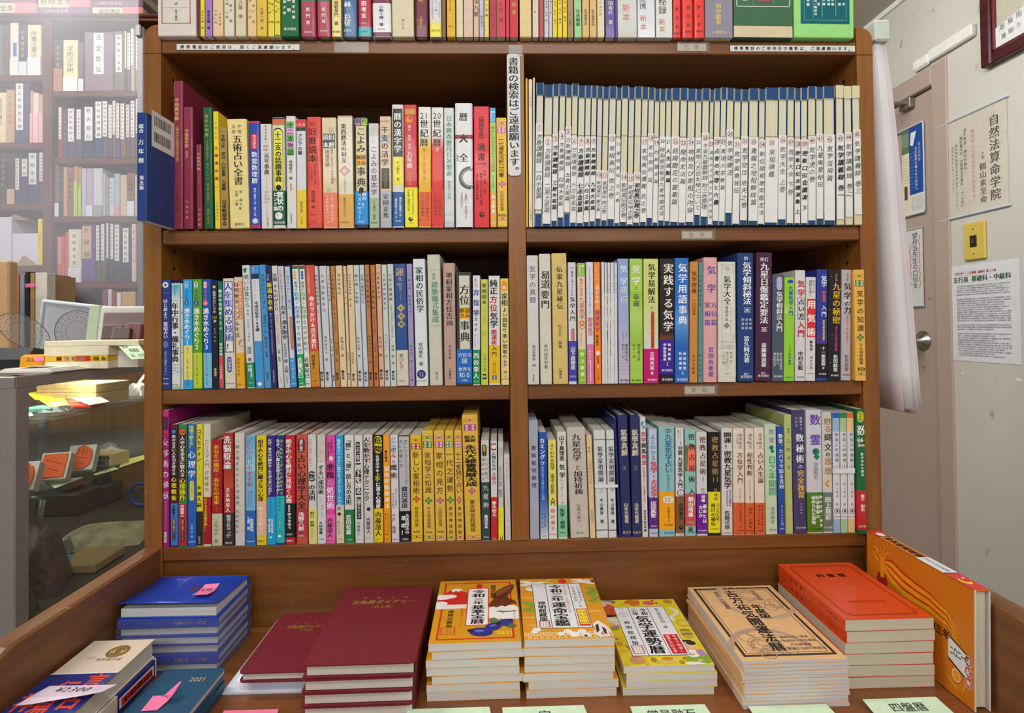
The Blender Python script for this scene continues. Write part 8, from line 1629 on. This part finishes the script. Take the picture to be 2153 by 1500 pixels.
b = MB(); b.lathe([(0, .05), (.02, .046), (.032, .035), (.036, .02), (.03, .006), (.0, 0)], (0, 0, 0), (0, 0, 1), mat('6a1c14', .15, .5), 20); pp = onY(147, 1130, .68); tag(b.build('red_bowl', None, (pp.x, .68, zf + .06)), 'dark red lacquer bead dish behind the patterned cloth', 'dish')
b = MB(); b.bbox(-.06, .06, -.05, .05, 0, .06, mat('4a342a', .6), .003); tag(b.build('cardboard_block', None, (pp.x, .68, zf)), 'brown cardboard block under the dark red dish', 'box')
heap('patterned_cloth', 'folded beige cloth with red and green print, bottom of display case', 'cloth', 235, 1140, .46, zf, .20, .16, .03, mat('94866a', .6, scale=26, var=.4), 7, .3)
b = MB(); b.lathe([(.0, .09), (.012, .075), (.03, .0)], (0, 0, 0), (0, 0, 1), mat('1e1a1a', .3), 16); pp = onY(212, 1105, .76); tag(b.build('black_cone', None, (pp.x, .76, zf + .055)), 'black cone-shaped ornament behind the folded cloth', 'ornament')
b = MB(); b.bbox(-.04, .04, -.04, .04, 0, .055, mat('4a3830', .6), .003); tag(b.build('dark_box', None, (pp.x, .76, zf)), 'small dark box under the black cone ornament', 'box')
b = MB(); b.tube([(.032 * math.cos(q * math.pi / 12), 0, .032 * math.sin(q * math.pi / 12)) for q in range(24)], .005, mat('3850a8', .4), 8, True); pp = onY(296, 1115, .70); tag(b.build('blue_ring', None, (pp.x, .70, zf + .038)), 'blue ring standing at the far end of the display case', 'ring')
pr = onZ(150, 1240, .93)
b = MB(); b.bbox(-.045, .045, -.05, .05, 0, .02, mat('94784e', .6), .003); tag(b.build('tan_packet', None, (-.922, .305, zf + .001), (0, 0, .03)), 'tan paper packet in clear film, low in the display case', 'packet')
bag('clear bag beside the folded cloth low in the display case', onY(140, 1215, .37), .03, .04, zf, 8)
note('blue paper tab standing up above the tan packet', [(tuple(onY(132, 1163, .255)), tuple(onY(156, 1168, .255))), (tuple(onY(122, 1182, .255)), tuple(onY(146, 1186, .255))), (tuple(onY(134, 1192, .255)), tuple(onY(138, 1194, .255)))], mat('6cb4cc', .6), name='blue_tab', cat='paper tab')
note('lime green card low beside the metal post of the display case', [(tuple(onY(40, 1270, .10)), tuple(onY(43, 1268, .10))), (tuple(onY(40, 1298, .10)), tuple(onY(57, 1292, .10)))], mat('a8d060', .6), name='green_card', cat='card')
# ---- on top of the case
CR = mat('ebe3c4', .6); zt = CZT + .0005
def tbox(name, label, cat, px0, px1, Y, d, z0, h, m, group=None, rz=0, draw=None):
    a, b_ = onY(px0, 760, Y), onY(px1, 760, Y); w = b_.x - a.x; b = MB(); b.bbox(-w / 2, w / 2, 0, d, 0, h, m, .001)
    if draw: draw(b, w, h)
    return tag(b.build(name, None, ((a.x + b_.x) / 2, Y, z0), (0, 0, rz)), label, cat, group)
tbox('cream_box', 'bottom cream flat box of the stack on the display case', 'box', 94, 227, .20, .07, zt, .0155, CR, 'cream flat boxes on the display case')
def ospine(b, w, h):
    S = lambda x, z, o: (x, -.0004, z)
    b.add([S(-w * .02, .0006, 0), S(w * .22, .0006, 0), S(w * .22, h - .0006, 0), S(-w * .02, h - .0006, 0)], [(0, 1, 2, 3)], mat('d03838', .4))
    S2 = lambda x, z, o: (x, -.0007, z)
    for i, ch in enumerate('令和二年運勢暦'): put(b, ch, w * .44 - i * .015, h / 2, .012, h * .8, mat('f4e8d0' if 2 < i < 6 else '8a4a10', .5), 'b', lambda x, z, o: (2 * (w * .44 - i * .015) - x, -.0008, h - z))
tbox('orange_almanac', 'orange-spined almanac lying between the cream boxes on the display case', 'almanac', 94, 226, .20, .11, zt + .0157, .011, mat('eab838', .5), draw=ospine)
tbox('cream_box', 'middle cream flat box of the stack, on the orange-spined almanac', 'box', 92, 228, .20, .12, zt + .0269, .020, CR, 'cream flat boxes on the display case')
tbox('cream_box', 'topmost wide cream flat box of the stack on the display case', 'box', 93, 291, .20, .12, zt + .0471, .011, CR, 'cream flat boxes on the display case')
tbox('white_carton', 'bright white carton behind the green card on the display case', 'box', 229, 290, .23, .06, zt, .046, mat('eeece6', .5))
note('pale green card with price leaning on the white carton', [(tuple(onY(243, 722, .215)), tuple(onY(289, 719, .215))), (tuple(onY(276, 756, .15)), tuple(onY(312, 754, .15)))], PGREEN, [('気学', .25, .25, .16, .22, False), ('暦講座', .55, .5, .16, .22, False), ('¥1,550', .55, .82, .2, .24, False)], name='price_card', cat='price card')
b = MB(); a = onY(0, 757, .25); c = onY(80, 757, .25); w = c.x - a.x
b.prism([(0, 0), (.06, 0), (.06, .036), (.02, .044), (0, .02)], 0, w, mat('26282c', .45), 0); tag(b.build('black_case', None, (a.x, .22, zt)), 'black sloping plastic case on the display case top', 'case')
b = MB(); pts = [(math.cos(q * math.pi / 8) , math.sin(q * math.pi / 8)) for q in range(9)]
a = onY(46, 757, .215); c = onY(92, 757, .215); w = c.x - a.x; b.prism([(-.006, 0), (.02, 0), (.018, .020), (.008, .030), (-.003, .026)], 0, w, mat('eca428', .5), 0)
for i, ch in enumerate('玄空易書'): put(b, ch, w * .4 + .010 * i, .020, .009, .009, mat('5a3a10', .6), 'n', lambda x, z, o: (x, -.0066 + .002 * (z > .02), z))
tag(b.build('orange_packet', None, (a.x, .215, zt)), 'rounded orange packet with black writing beside the cream boxes', 'packet')
note('pink note stuck on the orange packet beside the cream boxes', [(tuple(onY(67, 752, .205)), tuple(onY(92, 751, .205))), (tuple(onY(75, 760, .20)), tuple(onY(92, 759, .20)))], PINK, name='pink_tab', cat='paper tab')
for k in range(3):
    a = onY(-5, 768, .11); c = onY(112 - 10 * k, 766, .11); w = c.x - a.x; b = MB(); b.box(0, w, 0, .09, 0, .0022, WHT if k else mat('d8dcd8', .6)); b.add([(w * .35, .0, .0026), (w * .62, .0, .0062), (w * .8, .04, .003), (w * .5, .05, .0025)], [(0, 1, 2, 3)], WHT) if k == 2 else None
    tag(b.build('paper_sheets', None, (a.x, .11 + .006 * k, zt + k * .0025)), ('bottom', 'middle', 'top')[k] + ' bundle of loose white paper on the near corner of display case', 'papers', 'loose white papers on the display case')
# acrylic tray, protractors, album box, packets, upright books, cardboard
ACR = clear('frosted_acrylic', (.86, .88, .92), .42, .06, (.78, .80, .86), .25)
YA = .535; q = [onY(x, y, YA) for x, y in ((77, 735), (93, 607), (296, 630), (296, 735))]
b = MB(); v = [tuple(p) for p in q]; b.add(v + [(x, y + .012, z) for x, y, z in v], [(0, 3, 2, 1), (4, 5, 6, 7), (0, 1, 5, 4), (1, 2, 6, 5), (2, 3, 7, 6), (3, 0, 4, 7)], ACR)
b.tube([v[0], v[1], v[2]], .006, mat('d4dce4', .3), 8)
cz_ = min(p[2] for p in v); o = b.build('acrylic_tray', None, (0, 0, zt - cz_ - .006 + .0)); tag(o, 'frosted clear acrylic tray standing on edge on the display case', 'tray')
PRO = clear('protractor_plastic', (.72, .73, .75), .30, .10, (.5, .5, .52)); PRO2 = clear('protractor_clear', (.94, .94, .94), .06, .12)
def protractor(label, px, py, Y, rx, rz_, m, tilt):
    p = onY(px, py, Y); t = thing('round_protractor', label, 'protractor', tuple(p), (0, tilt, .1)); b = MB(); n = 40
    vs = [(0, 0, 0)] + [(rx * math.cos(2 * math.pi * q / n), 0, rz_ * math.sin(2 * math.pi * q / n)) for q in range(n)]
    b.add(vs, [(0, 1 + q, 1 + (q + 1) % n) for q in range(n)], m); b.build('disc', t)
    b = MB(); INKP = mat('4a4a4e', .5); b.tube([(rx * math.cos(2 * math.pi * q / n), 0, rz_ * math.sin(2 * math.pi * q / n)) for q in range(n)], .0008, INKP, 5, True)
    for f in (.9, .72, .5):
        for q in range(24): c, s = math.cos(q * math.pi / 12), math.sin(q * math.pi / 12); b.add([(rx * f * c - .001, -.0006, rz_ * f * s - .001), (rx * f * c + .001, -.0006, rz_ * f * s - .001), (rx * f * c + .001, -.0006, rz_ * f * s + .0012), (rx * f * c - .001, -.0006, rz_ * f * s + .0012)], [(0, 1, 2, 3)], INKP)
    b.build('markings', t)
protractor('grey round direction protractor standing in front of the acrylic tray', 162, 698, .46, .052, .054, PRO, 0)
protractor('clear oval direction protractor leaning in front of upright books', 50, 697, .36, .062, .034, PRO2, .55)
p = onY(180, 745, .42)
t = thing('album_box', 'pale green box holding a wrapped dark red album, on the display case', 'boxed album', (onY(206, 745, .40).x, .40, zt + .016), (-.18, 0, .08))
b = MB(); b.bbox(-.034, -.008, 0, .09, 0, .128, mat('a8bca0', .5), .002); b.build('box_side', t)
b = MB(); b.bbox(-.008, .14, 0.0, .085, 0, .125, mat('d8dcd4', .5), .003); b.build('box_front', t)
b = MB(); b.bbox(.004, .14, -.006, 0, .03, .108, mat('6a241c', .35, .2), .003); S = lambda x, z, o: (x, -.0066, z); htext(b, '御朱印帳', .09, .055, .014, mat('c8982c', .4), S, 'n'); b.build('album', t)
b = MB(); b.box(.0, .142, -.009, -.0085, .01, .118, BAG); b.build('film_wrap', t)
for k, (px, y, w, h, c) in enumerate(((232, .345, .045, .034, '4a2c28'), (252, .325, .036, .028, '5a3a34'), (276, .34, .034, .038, '7a3830'))):
    b = MB(); b.bbox(-w / 2, w / 2, 0, .02, 0, h, mat(c, .2, .4), .002); b.add([(-w / 2 - .002, -.001, .002), (w / 2 + .002, -.001, .002), (w / 2, -.0015, h + .002), (-w / 2, -.0015, h + .002)], [(0, 1, 2, 3)], BAG); pp = onY(px, 712, y)
    tag(b.build('wrapped_packet', None, (pp.x, y, zt + .058), (-.25, 0, .05)), ('leftmost', 'middle', 'rightmost')[k] + ' of three small film-wrapped dark packets on the cream boxes', 'packet', 'small wrapped packets')
for k, (px0, px1, yt, c, ln, lab) in enumerate(((20, 33, 578, '1c7a58', 0, 'green folder standing behind the protractor'), (34, 40, 580, 'c87868', .22, 'thin red-edged book leaning beside the green folder'), (40, 50, 582, '8a98a8', .22, 'blue-grey book leaning in the upright row'), (50, 60, 576, '2a2422', .22, 'black book leaning in the upright row'), (60, 70, 578, 'a08054', .2, 'brown book leaning in the upright row'), (70, 96, 574, 'c8c4b8', .06, 'grey-white file box at the end of the upright row'))):
    Y = .62; a = onY(px0, 740, Y); c2 = onY(px1, 740, Y); tp = onY(px0, yt, Y); w = c2.x - a.x; h = (tp.z - zt) / math.cos(ln); b = MB(); b.bbox(0, w - .0015 if k != 0 else w, 0, .15 if k < 5 else .03, 0, h, mat(c, .5), .001)
    tag(b.build('upright_book', None, (a.x + .001 * k, Y + (.02 if k == 0 else 0), zt), (0, 0, 0)), lab, 'book', 'upright books on the display case')
b = MB(); a = onY(-12, 740, .55); c2 = onY(18, 740, .55); tp = onY(5, 548, .55); b.bbox(0, c2.x - a.x, 0, .03, 0, tp.z - zt, mat('b8946a', .7), .004); tag(b.build('cardboard_sheet', None, (a.x, .55, zt)), 'brown cardboard standing at the edge beside the green folder', 'cardboard')
note('pink tab sticking out of the leaning upright books', [(tuple(onY(52, 597, .60)), tuple(onY(73, 596, .60))), (tuple(onY(54, 605, .60)), tuple(onY(73, 603, .60)))], PINK, name='pink_tab', cat='paper tab')
# milky partition sheet behind those things, with its metal edge and clip
t = thing('partition_sheet', 'milky clear partition sheet with metal edge, behind the display case', 'partition', (0, 0, 0)); YP = .80
a = onY(291, 400, YP)
b = MB(); b.box(-2.7, a.x, YP, YP + .004, zt, 2.5, clear('milky_vinyl', (.98, .98, 1.0), .10, .004, (.92, .93, 1.0), .3)); b.build('sheet', t)
c = onY(304, 400, YP); b = MB(); b.bbox(a.x, c.x, YP - .006, YP + .01, zt, onY(297, 58, YP).z, ALU2, .002); b.build('metal_edge', t)
p = onY(296, 66, YP); b = MB(); b.bbox(p.x - .010, p.x + .008, YP - .014, YP - .006, p.z - .022, p.z + .016, ALU2, .003); b.build('clip', t)
# ---------------------------------------------------------------- old bookshelf far behind
YB = 1.40; RW = wood('red_brown_wood', '5a3022', '74442f', 2, '8a5a40', .45, .2); RWH = wood('red_brown_shelf', '5a3022', '74442f', 0, '8a5a40', .45, .2)
def bz(px, py): return onY(px, py, YB)
bt = thing('old_bookshelf', 'tall red-brown wooden bookshelf of old bound volumes far behind the display case', 'bookshelf', (0, 0, 0))
xl = -2.85; xpost0, xpost1 = bz(90, 400).x, bz(110, 400).x; xr = bz(330, 400).x + .15
ztop = bz(150, 44).z; BD = .32
def board(zpx, px, th, x0, x1, name='shelf'):
    z = bz(px, zpx).z; b = MB(); b.bbox(x0, x1, YB, YB + BD, z - th, z, RWH, .003); b.build(name, bt); return z
SL = [board(y, 40, .026, xl, xpost0) for y in (158, 300, 429, 559)]
SR = [board(y, 200, .026, xpost1, xr) for y in (191, 332, 455, 594)]
b = MB(); b.bbox(xpost0, xpost1, YB - .004, YB + BD, .0, ztop, RW, .003); b.build('upright', bt)
b = MB(); b.bbox(xr, xr + .03, YB - .004, YB + BD, .0, ztop, RW, .003); b.build('upright', bt)
b = MB(); z0 = bz(150, 46).z; z1 = bz(150, 33).z; b.bbox(xl, xr + .04, YB - .012, YB + BD, z0, z0 + (z1 - z0) * .45, RWH, .003); b.bbox(xl, xr + .045, YB - .024, YB + BD, z0 + (z1 - z0) * .5, z1, RWH, .005); b.build('cornice', bt)
b = MB(); b.box(xl, xr, YB + BD, YB + BD + .01, 0, z0, mat('2c2030', .7)); b.build('back_board', bt)
b = MB(); b.bbox(xl, xr, YB + .002, YB + BD, 0.6, .63, RWH, .003); b.build('shelf', bt)
def volumes(data, oy, zsh, group, place, nm='antique_volume'):
    """x0 x1 top colour [slip u0 u1 y0 y1 colour] [low y colour]"""
    for i, line in enumerate([l for l in data.strip().splitlines()]):
        a = line.split(); x0, x1, yt = (float(v) / 3.5714 for v in a[:3]); col = a[3]
        A, B = bz(x0, 300), bz(x1, 300)
        if x0 < 98: B.x = min(B.x, xpost0 - .001)
        else: A.x = max(A.x, xpost1 + .001); B.x = max(B.x, A.x + .006)
        w = (B.x - A.x) * .985; h = bz(x0, yt + oy).z - zsh
        slip = None; m = MB(); root = thing(nm, '', 'old book', ((A.x + B.x) / 2, YB + .004, zsh + .0003), (0, 0, 0), group)
        m.bbox(-w / 2, w / 2, 0, min(.2, h * .7), 0, h, mat(col, .6, scale=30), .0025); k = 4; low = None; lab = ''
        sl = MB()
        while k < len(a):
            if a[k] == 's':
                u0, u1 = (bz(float(v) / 3.5714, 300).x - (A.x + B.x) / 2 for v in a[k + 1:k + 3]); y0, y1 = (bz(x0, float(v) / 3.5714 + oy).z - zsh for v in a[k + 3:k + 5]); c = a[k + 5]
                sl.box(u0, u1, -.0014, -.0002, y1, y0, mat(c, .7)); n = max(3, int((y0 - y1) / max(.012, (u1 - u0) * .95))); rn = random.Random(i + int(x0))
                vtext(sl, ''.join(rn.choice('易経周占筮秘録天地人相卦命理数術大全抄本伝') for _ in range(min(n, 9))), (u0 + u1) / 2, y0 - .006, y1 + .006, (u1 - u0) * .62, mat('4a463e', .7), lambda x, z, o: (x, -.0018, z)); slip = colname(c); k += 6
            elif a[k] == 'l':
                y0 = bz(x0, float(a[k + 1]) / 3.5714 + oy).z - zsh; sl.box(-w / 2 + .0005, w / 2 - .0005, -.0012, -.0001, .0005, y0, mat(a[k + 2], .7)); low = colname(a[k + 2]); k += 3
            elif a[k] == 't':
                c = a[k + 1]; n = 5; rn = random.Random(i + 31); vtext(m, ''.join(rn.choice('易学占術全書講話命理') for _ in range(n)), 0, h * .88, h * .35, w * .5, mat(c, .5), lambda x, z, o: (x, -.0006, z)); lab = ', ' + colname(c) + ' lettering'; k += 2
        m.build('binding', root)
        if sl.v: sl.build('title_slip' if slip else 'paper_wrapper', root)
        if slip: low = None
        if slip or low: lab = ''
        if low and len((colname(col) + low).split()) > 2 and ' ' in colname(col): low = low.split()[-1]
        root['label'] = f"{colname(col)} old volume" + (f", {slip} title slip" if slip else f", {low} lower wrapper" if low else lab) + f", {ordinal(i + 1)} from left, {place}"
G1 = 'old volumes in the left column of the back bookshelf'; G2 = 'old volumes in the right column of the back bookshelf'
volumes('''-22 15 180 6a7a78
18 63 178 6e5a48
66 129 165 e0dccc s 92 118 320 420 5070c0 l 440 e4e0d8
131 195 176 3a4450 l 460 d8d8d8 t c8b880
197 300 180 e8dcae l 425 dcdcdc t 4a4030''', 0, SL[0], G1, 'top row of back left column')
volumes('''-60 36 690 dccca0 t 6a5a40
38 99 670 c09860 t 8a6030
101 214 620 3a3c54 s 115 168 625 975 dedad0
218 240 675 c89a68 l 850 e0a8a0
241 284 692 d8ccc0 l 850 e4b8b0
286 322 708 c8a070 l 850 e4b0a8''', 0, SL[1], G1, 'second row of back left column')
volumes('''-10 44 1145 3a342c t b0a070
46 105 1150 38322c l 1420 c8a880
108 150 1178 44405c s 112 138 1190 1425 dedad0
152 204 1180 3c3c54 s 160 198 1195 1325 dedad0
206 282 1140 3c3c54 s 212 268 1150 1385 dedad0
285 326 1135 3c3c54 s 292 320 1145 1360 dedad0''', 0, SL[2], G1, 'third row of back left column')
volumes('''378 464 292 48484e l 512 b08060 t b89868
466 578 294 e8dca8 l 578 e4e4e0 t 6a5a40
580 622 310 6a6460 l 590 dcdcda t 988870
626 848 236 8a7880 s 700 775 245 555 e8e6dc
850 930 230 7a7468 s 865 912 258 540 e8e6dc
932 946 230 5a5c58 s 934 945 232 510 e4e0c8
948 976 240 6a6a80 s 952 974 245 520 e4e2dc
978 1006 208 c8a888 s 980 1000 212 488 ece8e0
1010 1052 246 8a8aa0 s 1018 1046 250 522 e8e6e0''', 0, SR[0], G2, 'top row of back right column')
volumes('''430 462 800 8a2a3a s 436 457 805 1045 e0dcd4
464 500 815 4a3c60 t c0a860
502 560 810 383c54 s 506 550 815 1062 e2ded6
562 611 815 4a4a54 s 572 602 820 1045 e2ded6
613 702 796 343c54 s 632 690 802 1055 e2ded6
705 762 755 38486a s 713 758 762 1035 e0e0dc
764 805 755 584858 s 767 800 760 1025 e2ded6
807 838 780 4a4850 s 811 835 787 1035 e2ded6
840 865 750 6a6054 s 842 862 757 1010 ddd4c0
867 897 770 54407a s 870 890 775 1035 e2ded6
899 940 770 7a5c4c s 902 928 777 1045 e2ded6
942 972 780 5c4c4c s 945 968 785 1030 ddd8d0
974 1012 750 64504c s 978 1005 757 1030 e2ded6
1014 1046 735 6a5c54 s 1017 1040 742 1000 e2ded6''', 0, SR[1], G2, 'second row of back right column')
volumes('''405 437 165 8c5c40 l 455 dcdad6 t 3a2418
439 466 180 2c3c58 t b8a468
468 497 180 c89c68
499 546 184 8c6450 t 4a3428
548 577 175 c0905c l 290 a8d048
579 605 182 b8905c l 330 a8d048
607 640 190 b8bcd0
642 690 190 b8a8b4 l 470 dcdcda
692 764 190 c8ccc8 l 470 9aa0a8
766 788 230 b4b0a8
790 812 256 8c9ca8
814 849 262 c8ccc8 t 8a9070
851 894 230 a8b8c4 l 478 dc8c94
896 947 240 c8b49c
949 1003 225 8c5c3c l 440 d8d8da t 3a2418
1005 1060 240 c0b0a0''', 300, SR[2], G2, 'third row of back right column')
volumes('''422 480 705 c84c3c s 430 456 712 910 dc9080
482 503 670 d05c4c
505 605 650 dccfb2 s 530 580 675 930 e6dec8 l 945 d8d8d8
607 714 612 5c4080 s 614 682 628 870 cfae84
716 745 618 5a5c54 s 718 741 622 885 e2e0d6
747 790 605 645848 s 756 778 612 885 e2e0d6
792 819 600 3a3c44 s 796 810 604 870 e2e0d6
821 850 605 40424c s 826 845 609 875 e2e0d6
852 905 612 40424c s 857 890 617 890 e2e0d6
907 978 636 3c3e48 s 918 960 642 900 e2e0d6
980 1014 610 d8c4b8 t c86040''', 300, SR[3], G2, 'fourth row of back right column')
volumes('''760 800 1105 8a4a48
802 830 1100 d8cfc8
832 866 1115 a03c44
868 900 1125 e0dcd8
904 1010 1120 c8a468''', 300, bz(250, 690).z, 'old volumes on the lowest visible row', 'lowest row of back right column')
# white paper piles, brown wrapping and a yellow book on the left column
PAPW = pagemat('dcdce0', 2); zz4 = SL[3]
for k, (x0, x1, yt) in enumerate(((0, 70, 555), (76, 284, 680))):
    A, B = bz(x0 / 3.5714 - (10 if k == 0 else 0), 300), bz(x1 / 3.5714, 300); w = B.x - A.x; h = bz(30, yt / 3.5714 + 300).z - zz4; b = MB(); b.bbox(-w / 2, w / 2, 0, .2, 0, h, PAPW, .002)
    tag(b.build('paper_pile', None, ((A.x + B.x) / 2, YB + .01, zz4 + .0003)), ('tall white paper pile at the edge of back shelf left column, bottom', 'wide white paper pile beside the yellow book on the back shelf')[k], 'paper pile', 'white paper piles')
b = MB(); A = bz(-4, 300); h = bz(20, 455).z - bz(20, 468).z; b.prism([(0, 0), (.10, 0), (.04, h)], 0, .15, mat('a08468', .7), 1); tag(b.build('brown_wrapping', None, (A.x + .01, YB + .02, bz(20, 456).z - .01 - .0)), 'folded brown wrapping paper on top of the tall white pile', 'wrapping paper')
A, B = bz(33, 300), bz(79, 300); w = B.x - A.x; b = MB(); b.prism([(0, 0), (w, 0), (w * .36, bz(50, 536).z - bz(50, 558).z)], -.004, 0, mat('b09474', .7), 1); tag(b.build('brown_wrapping', None, (A.x, YB + .005, zz4 + .0003)), 'brown paper flap in front of the wide white paper pile', 'wrapping paper')
A, B = bz(80, 300), bz(89.6, 300); w = B.x - A.x; b = MB(); h = bz(90, 460).z - zz4; b.bbox(0, w, -.004, .15, 0, h, mat('ecd42c', .5), .002); vtext(b, '運勢暦大全', w / 2, h * .72, h * .4, w * .5, mat('d06030', .5), lambda x, z, o: (x, -.0045, z)); tag(b.build('yellow_book', None, (A.x, YB + .002, zz4 + .0003)), 'bright yellow book beside the white paper pile on the back shelf', 'book')
# sets lying on top of the old bookshelf
ztb = z1; rnb = 0
def laid(x0, x1, y0, y1, col, pink=None, txt=None, lab='', k=0):
    A, B = bz(x0 / 3.5714, 20), bz(x1 / 3.5714, 20); zb_, zt__ = bz((x0 + x1) / 7.14, y1 / 3.5714).z, bz((x0 + x1) / 7.14, y0 / 3.5714).z; w = B.x - A.x; h = zt__ - zb_
    r = thing('laid_volume', lab, 'old book', ((A.x + B.x) / 2, YB - .004, zb_), (0, 0, 0), 'volumes lying on top of the back bookshelf'); b = MB(); b.bbox(-w / 2, w / 2, 0, .18, 0.0003, h - .0003, mat(col, .5, scale=20), .003)
    if txt: htext(b, txt, -w * .15, h / 2, h * .6, mat('e0cfa0' if not pink else '6a6658', .5), lambda x, z, o: (x, -.0006, z), 'n')
    b.build('binding', r)
    if pink:
        u0, u1 = (bz(v / 3.5714, 20).x - (A.x + B.x) / 2 for v in pink); b = MB(); b.box(u0, u1, -.0014, -.0002, .001, h - .001, mat('e88c94', .6)); b.build('pink_band', r)
    return zb_
zA = bz(130, 102 / 3.5714 * 1.0).z
laid(-60, 276, 22, 108, 'e2d8b4', (120, 274), '全集', 'thick cream volume with pink band lying leftmost on top of back bookshelf')
laid(-60, 272, -40, 20, '8a6484', None, '易学研究', 'purple volume lying leftmost on top of back bookshelf, above the cream one')
laid(290, 682, 62, 112, '8a6484', None, '占術大系全巻', 'purple volume lying under a cream one on top of the back bookshelf')
laid(290, 682, -40, 60, 'e2d8b4', (528, 680), '易経全書', 'thick cream volume with pink band lying above the middle purple one')
laid(694, 1078, 56, 121, 'e2d8b4', (926, 1076), '易経講話', 'cream volume with pink band lying rightmost on top of back bookshelf')
laid(694, 1078, 4, 54, '8a6484', None, '占術大系全巻', 'purple volume lying rightmost on top of back bookshelf')
laid(694, 1078, -60, 2, 'e2d8b4', None, None, 'topmost cream volume lying rightmost on top of back bookshelf')
# barcode panel on the navy book pulled forward
for o in COL.objects:
    if o.get('label', '').startswith('navy blue paperback pulled'):
        xr_ = None
        for ch in o.children:
            if ch.name.startswith('cover'):
                w = max(v.co.x for v in ch.data.vertices); b = MB(); S = lambda u, v, off: (w + .0002 + off, u, v)
                b.add([S(.012, .122, 0), S(.012, .180, 0), S(.075, .180, 0), S(.075, .122, 0)], [(0, 3, 2, 1)], mat('dcdcdc', .5))
                rn = random.Random(2)
                for z0 in (.157, .131):
                    y = .018
                    while y < .062:
                        wd = rn.choice((.0006, .0006, .0012, .0018)); b.add([S(y, z0, .0001), S(y + wd, z0, .0001), S(y + wd, z0 + .016, .0001), S(y, z0 + .016, .0001)], [(0, 1, 2, 3)], mat('1a1a1a', .5)); y += wd + rn.choice((.0006, .0009, .0014))
                b.build('barcode_label', o)
bpy.data.scenes.remove(GSC)
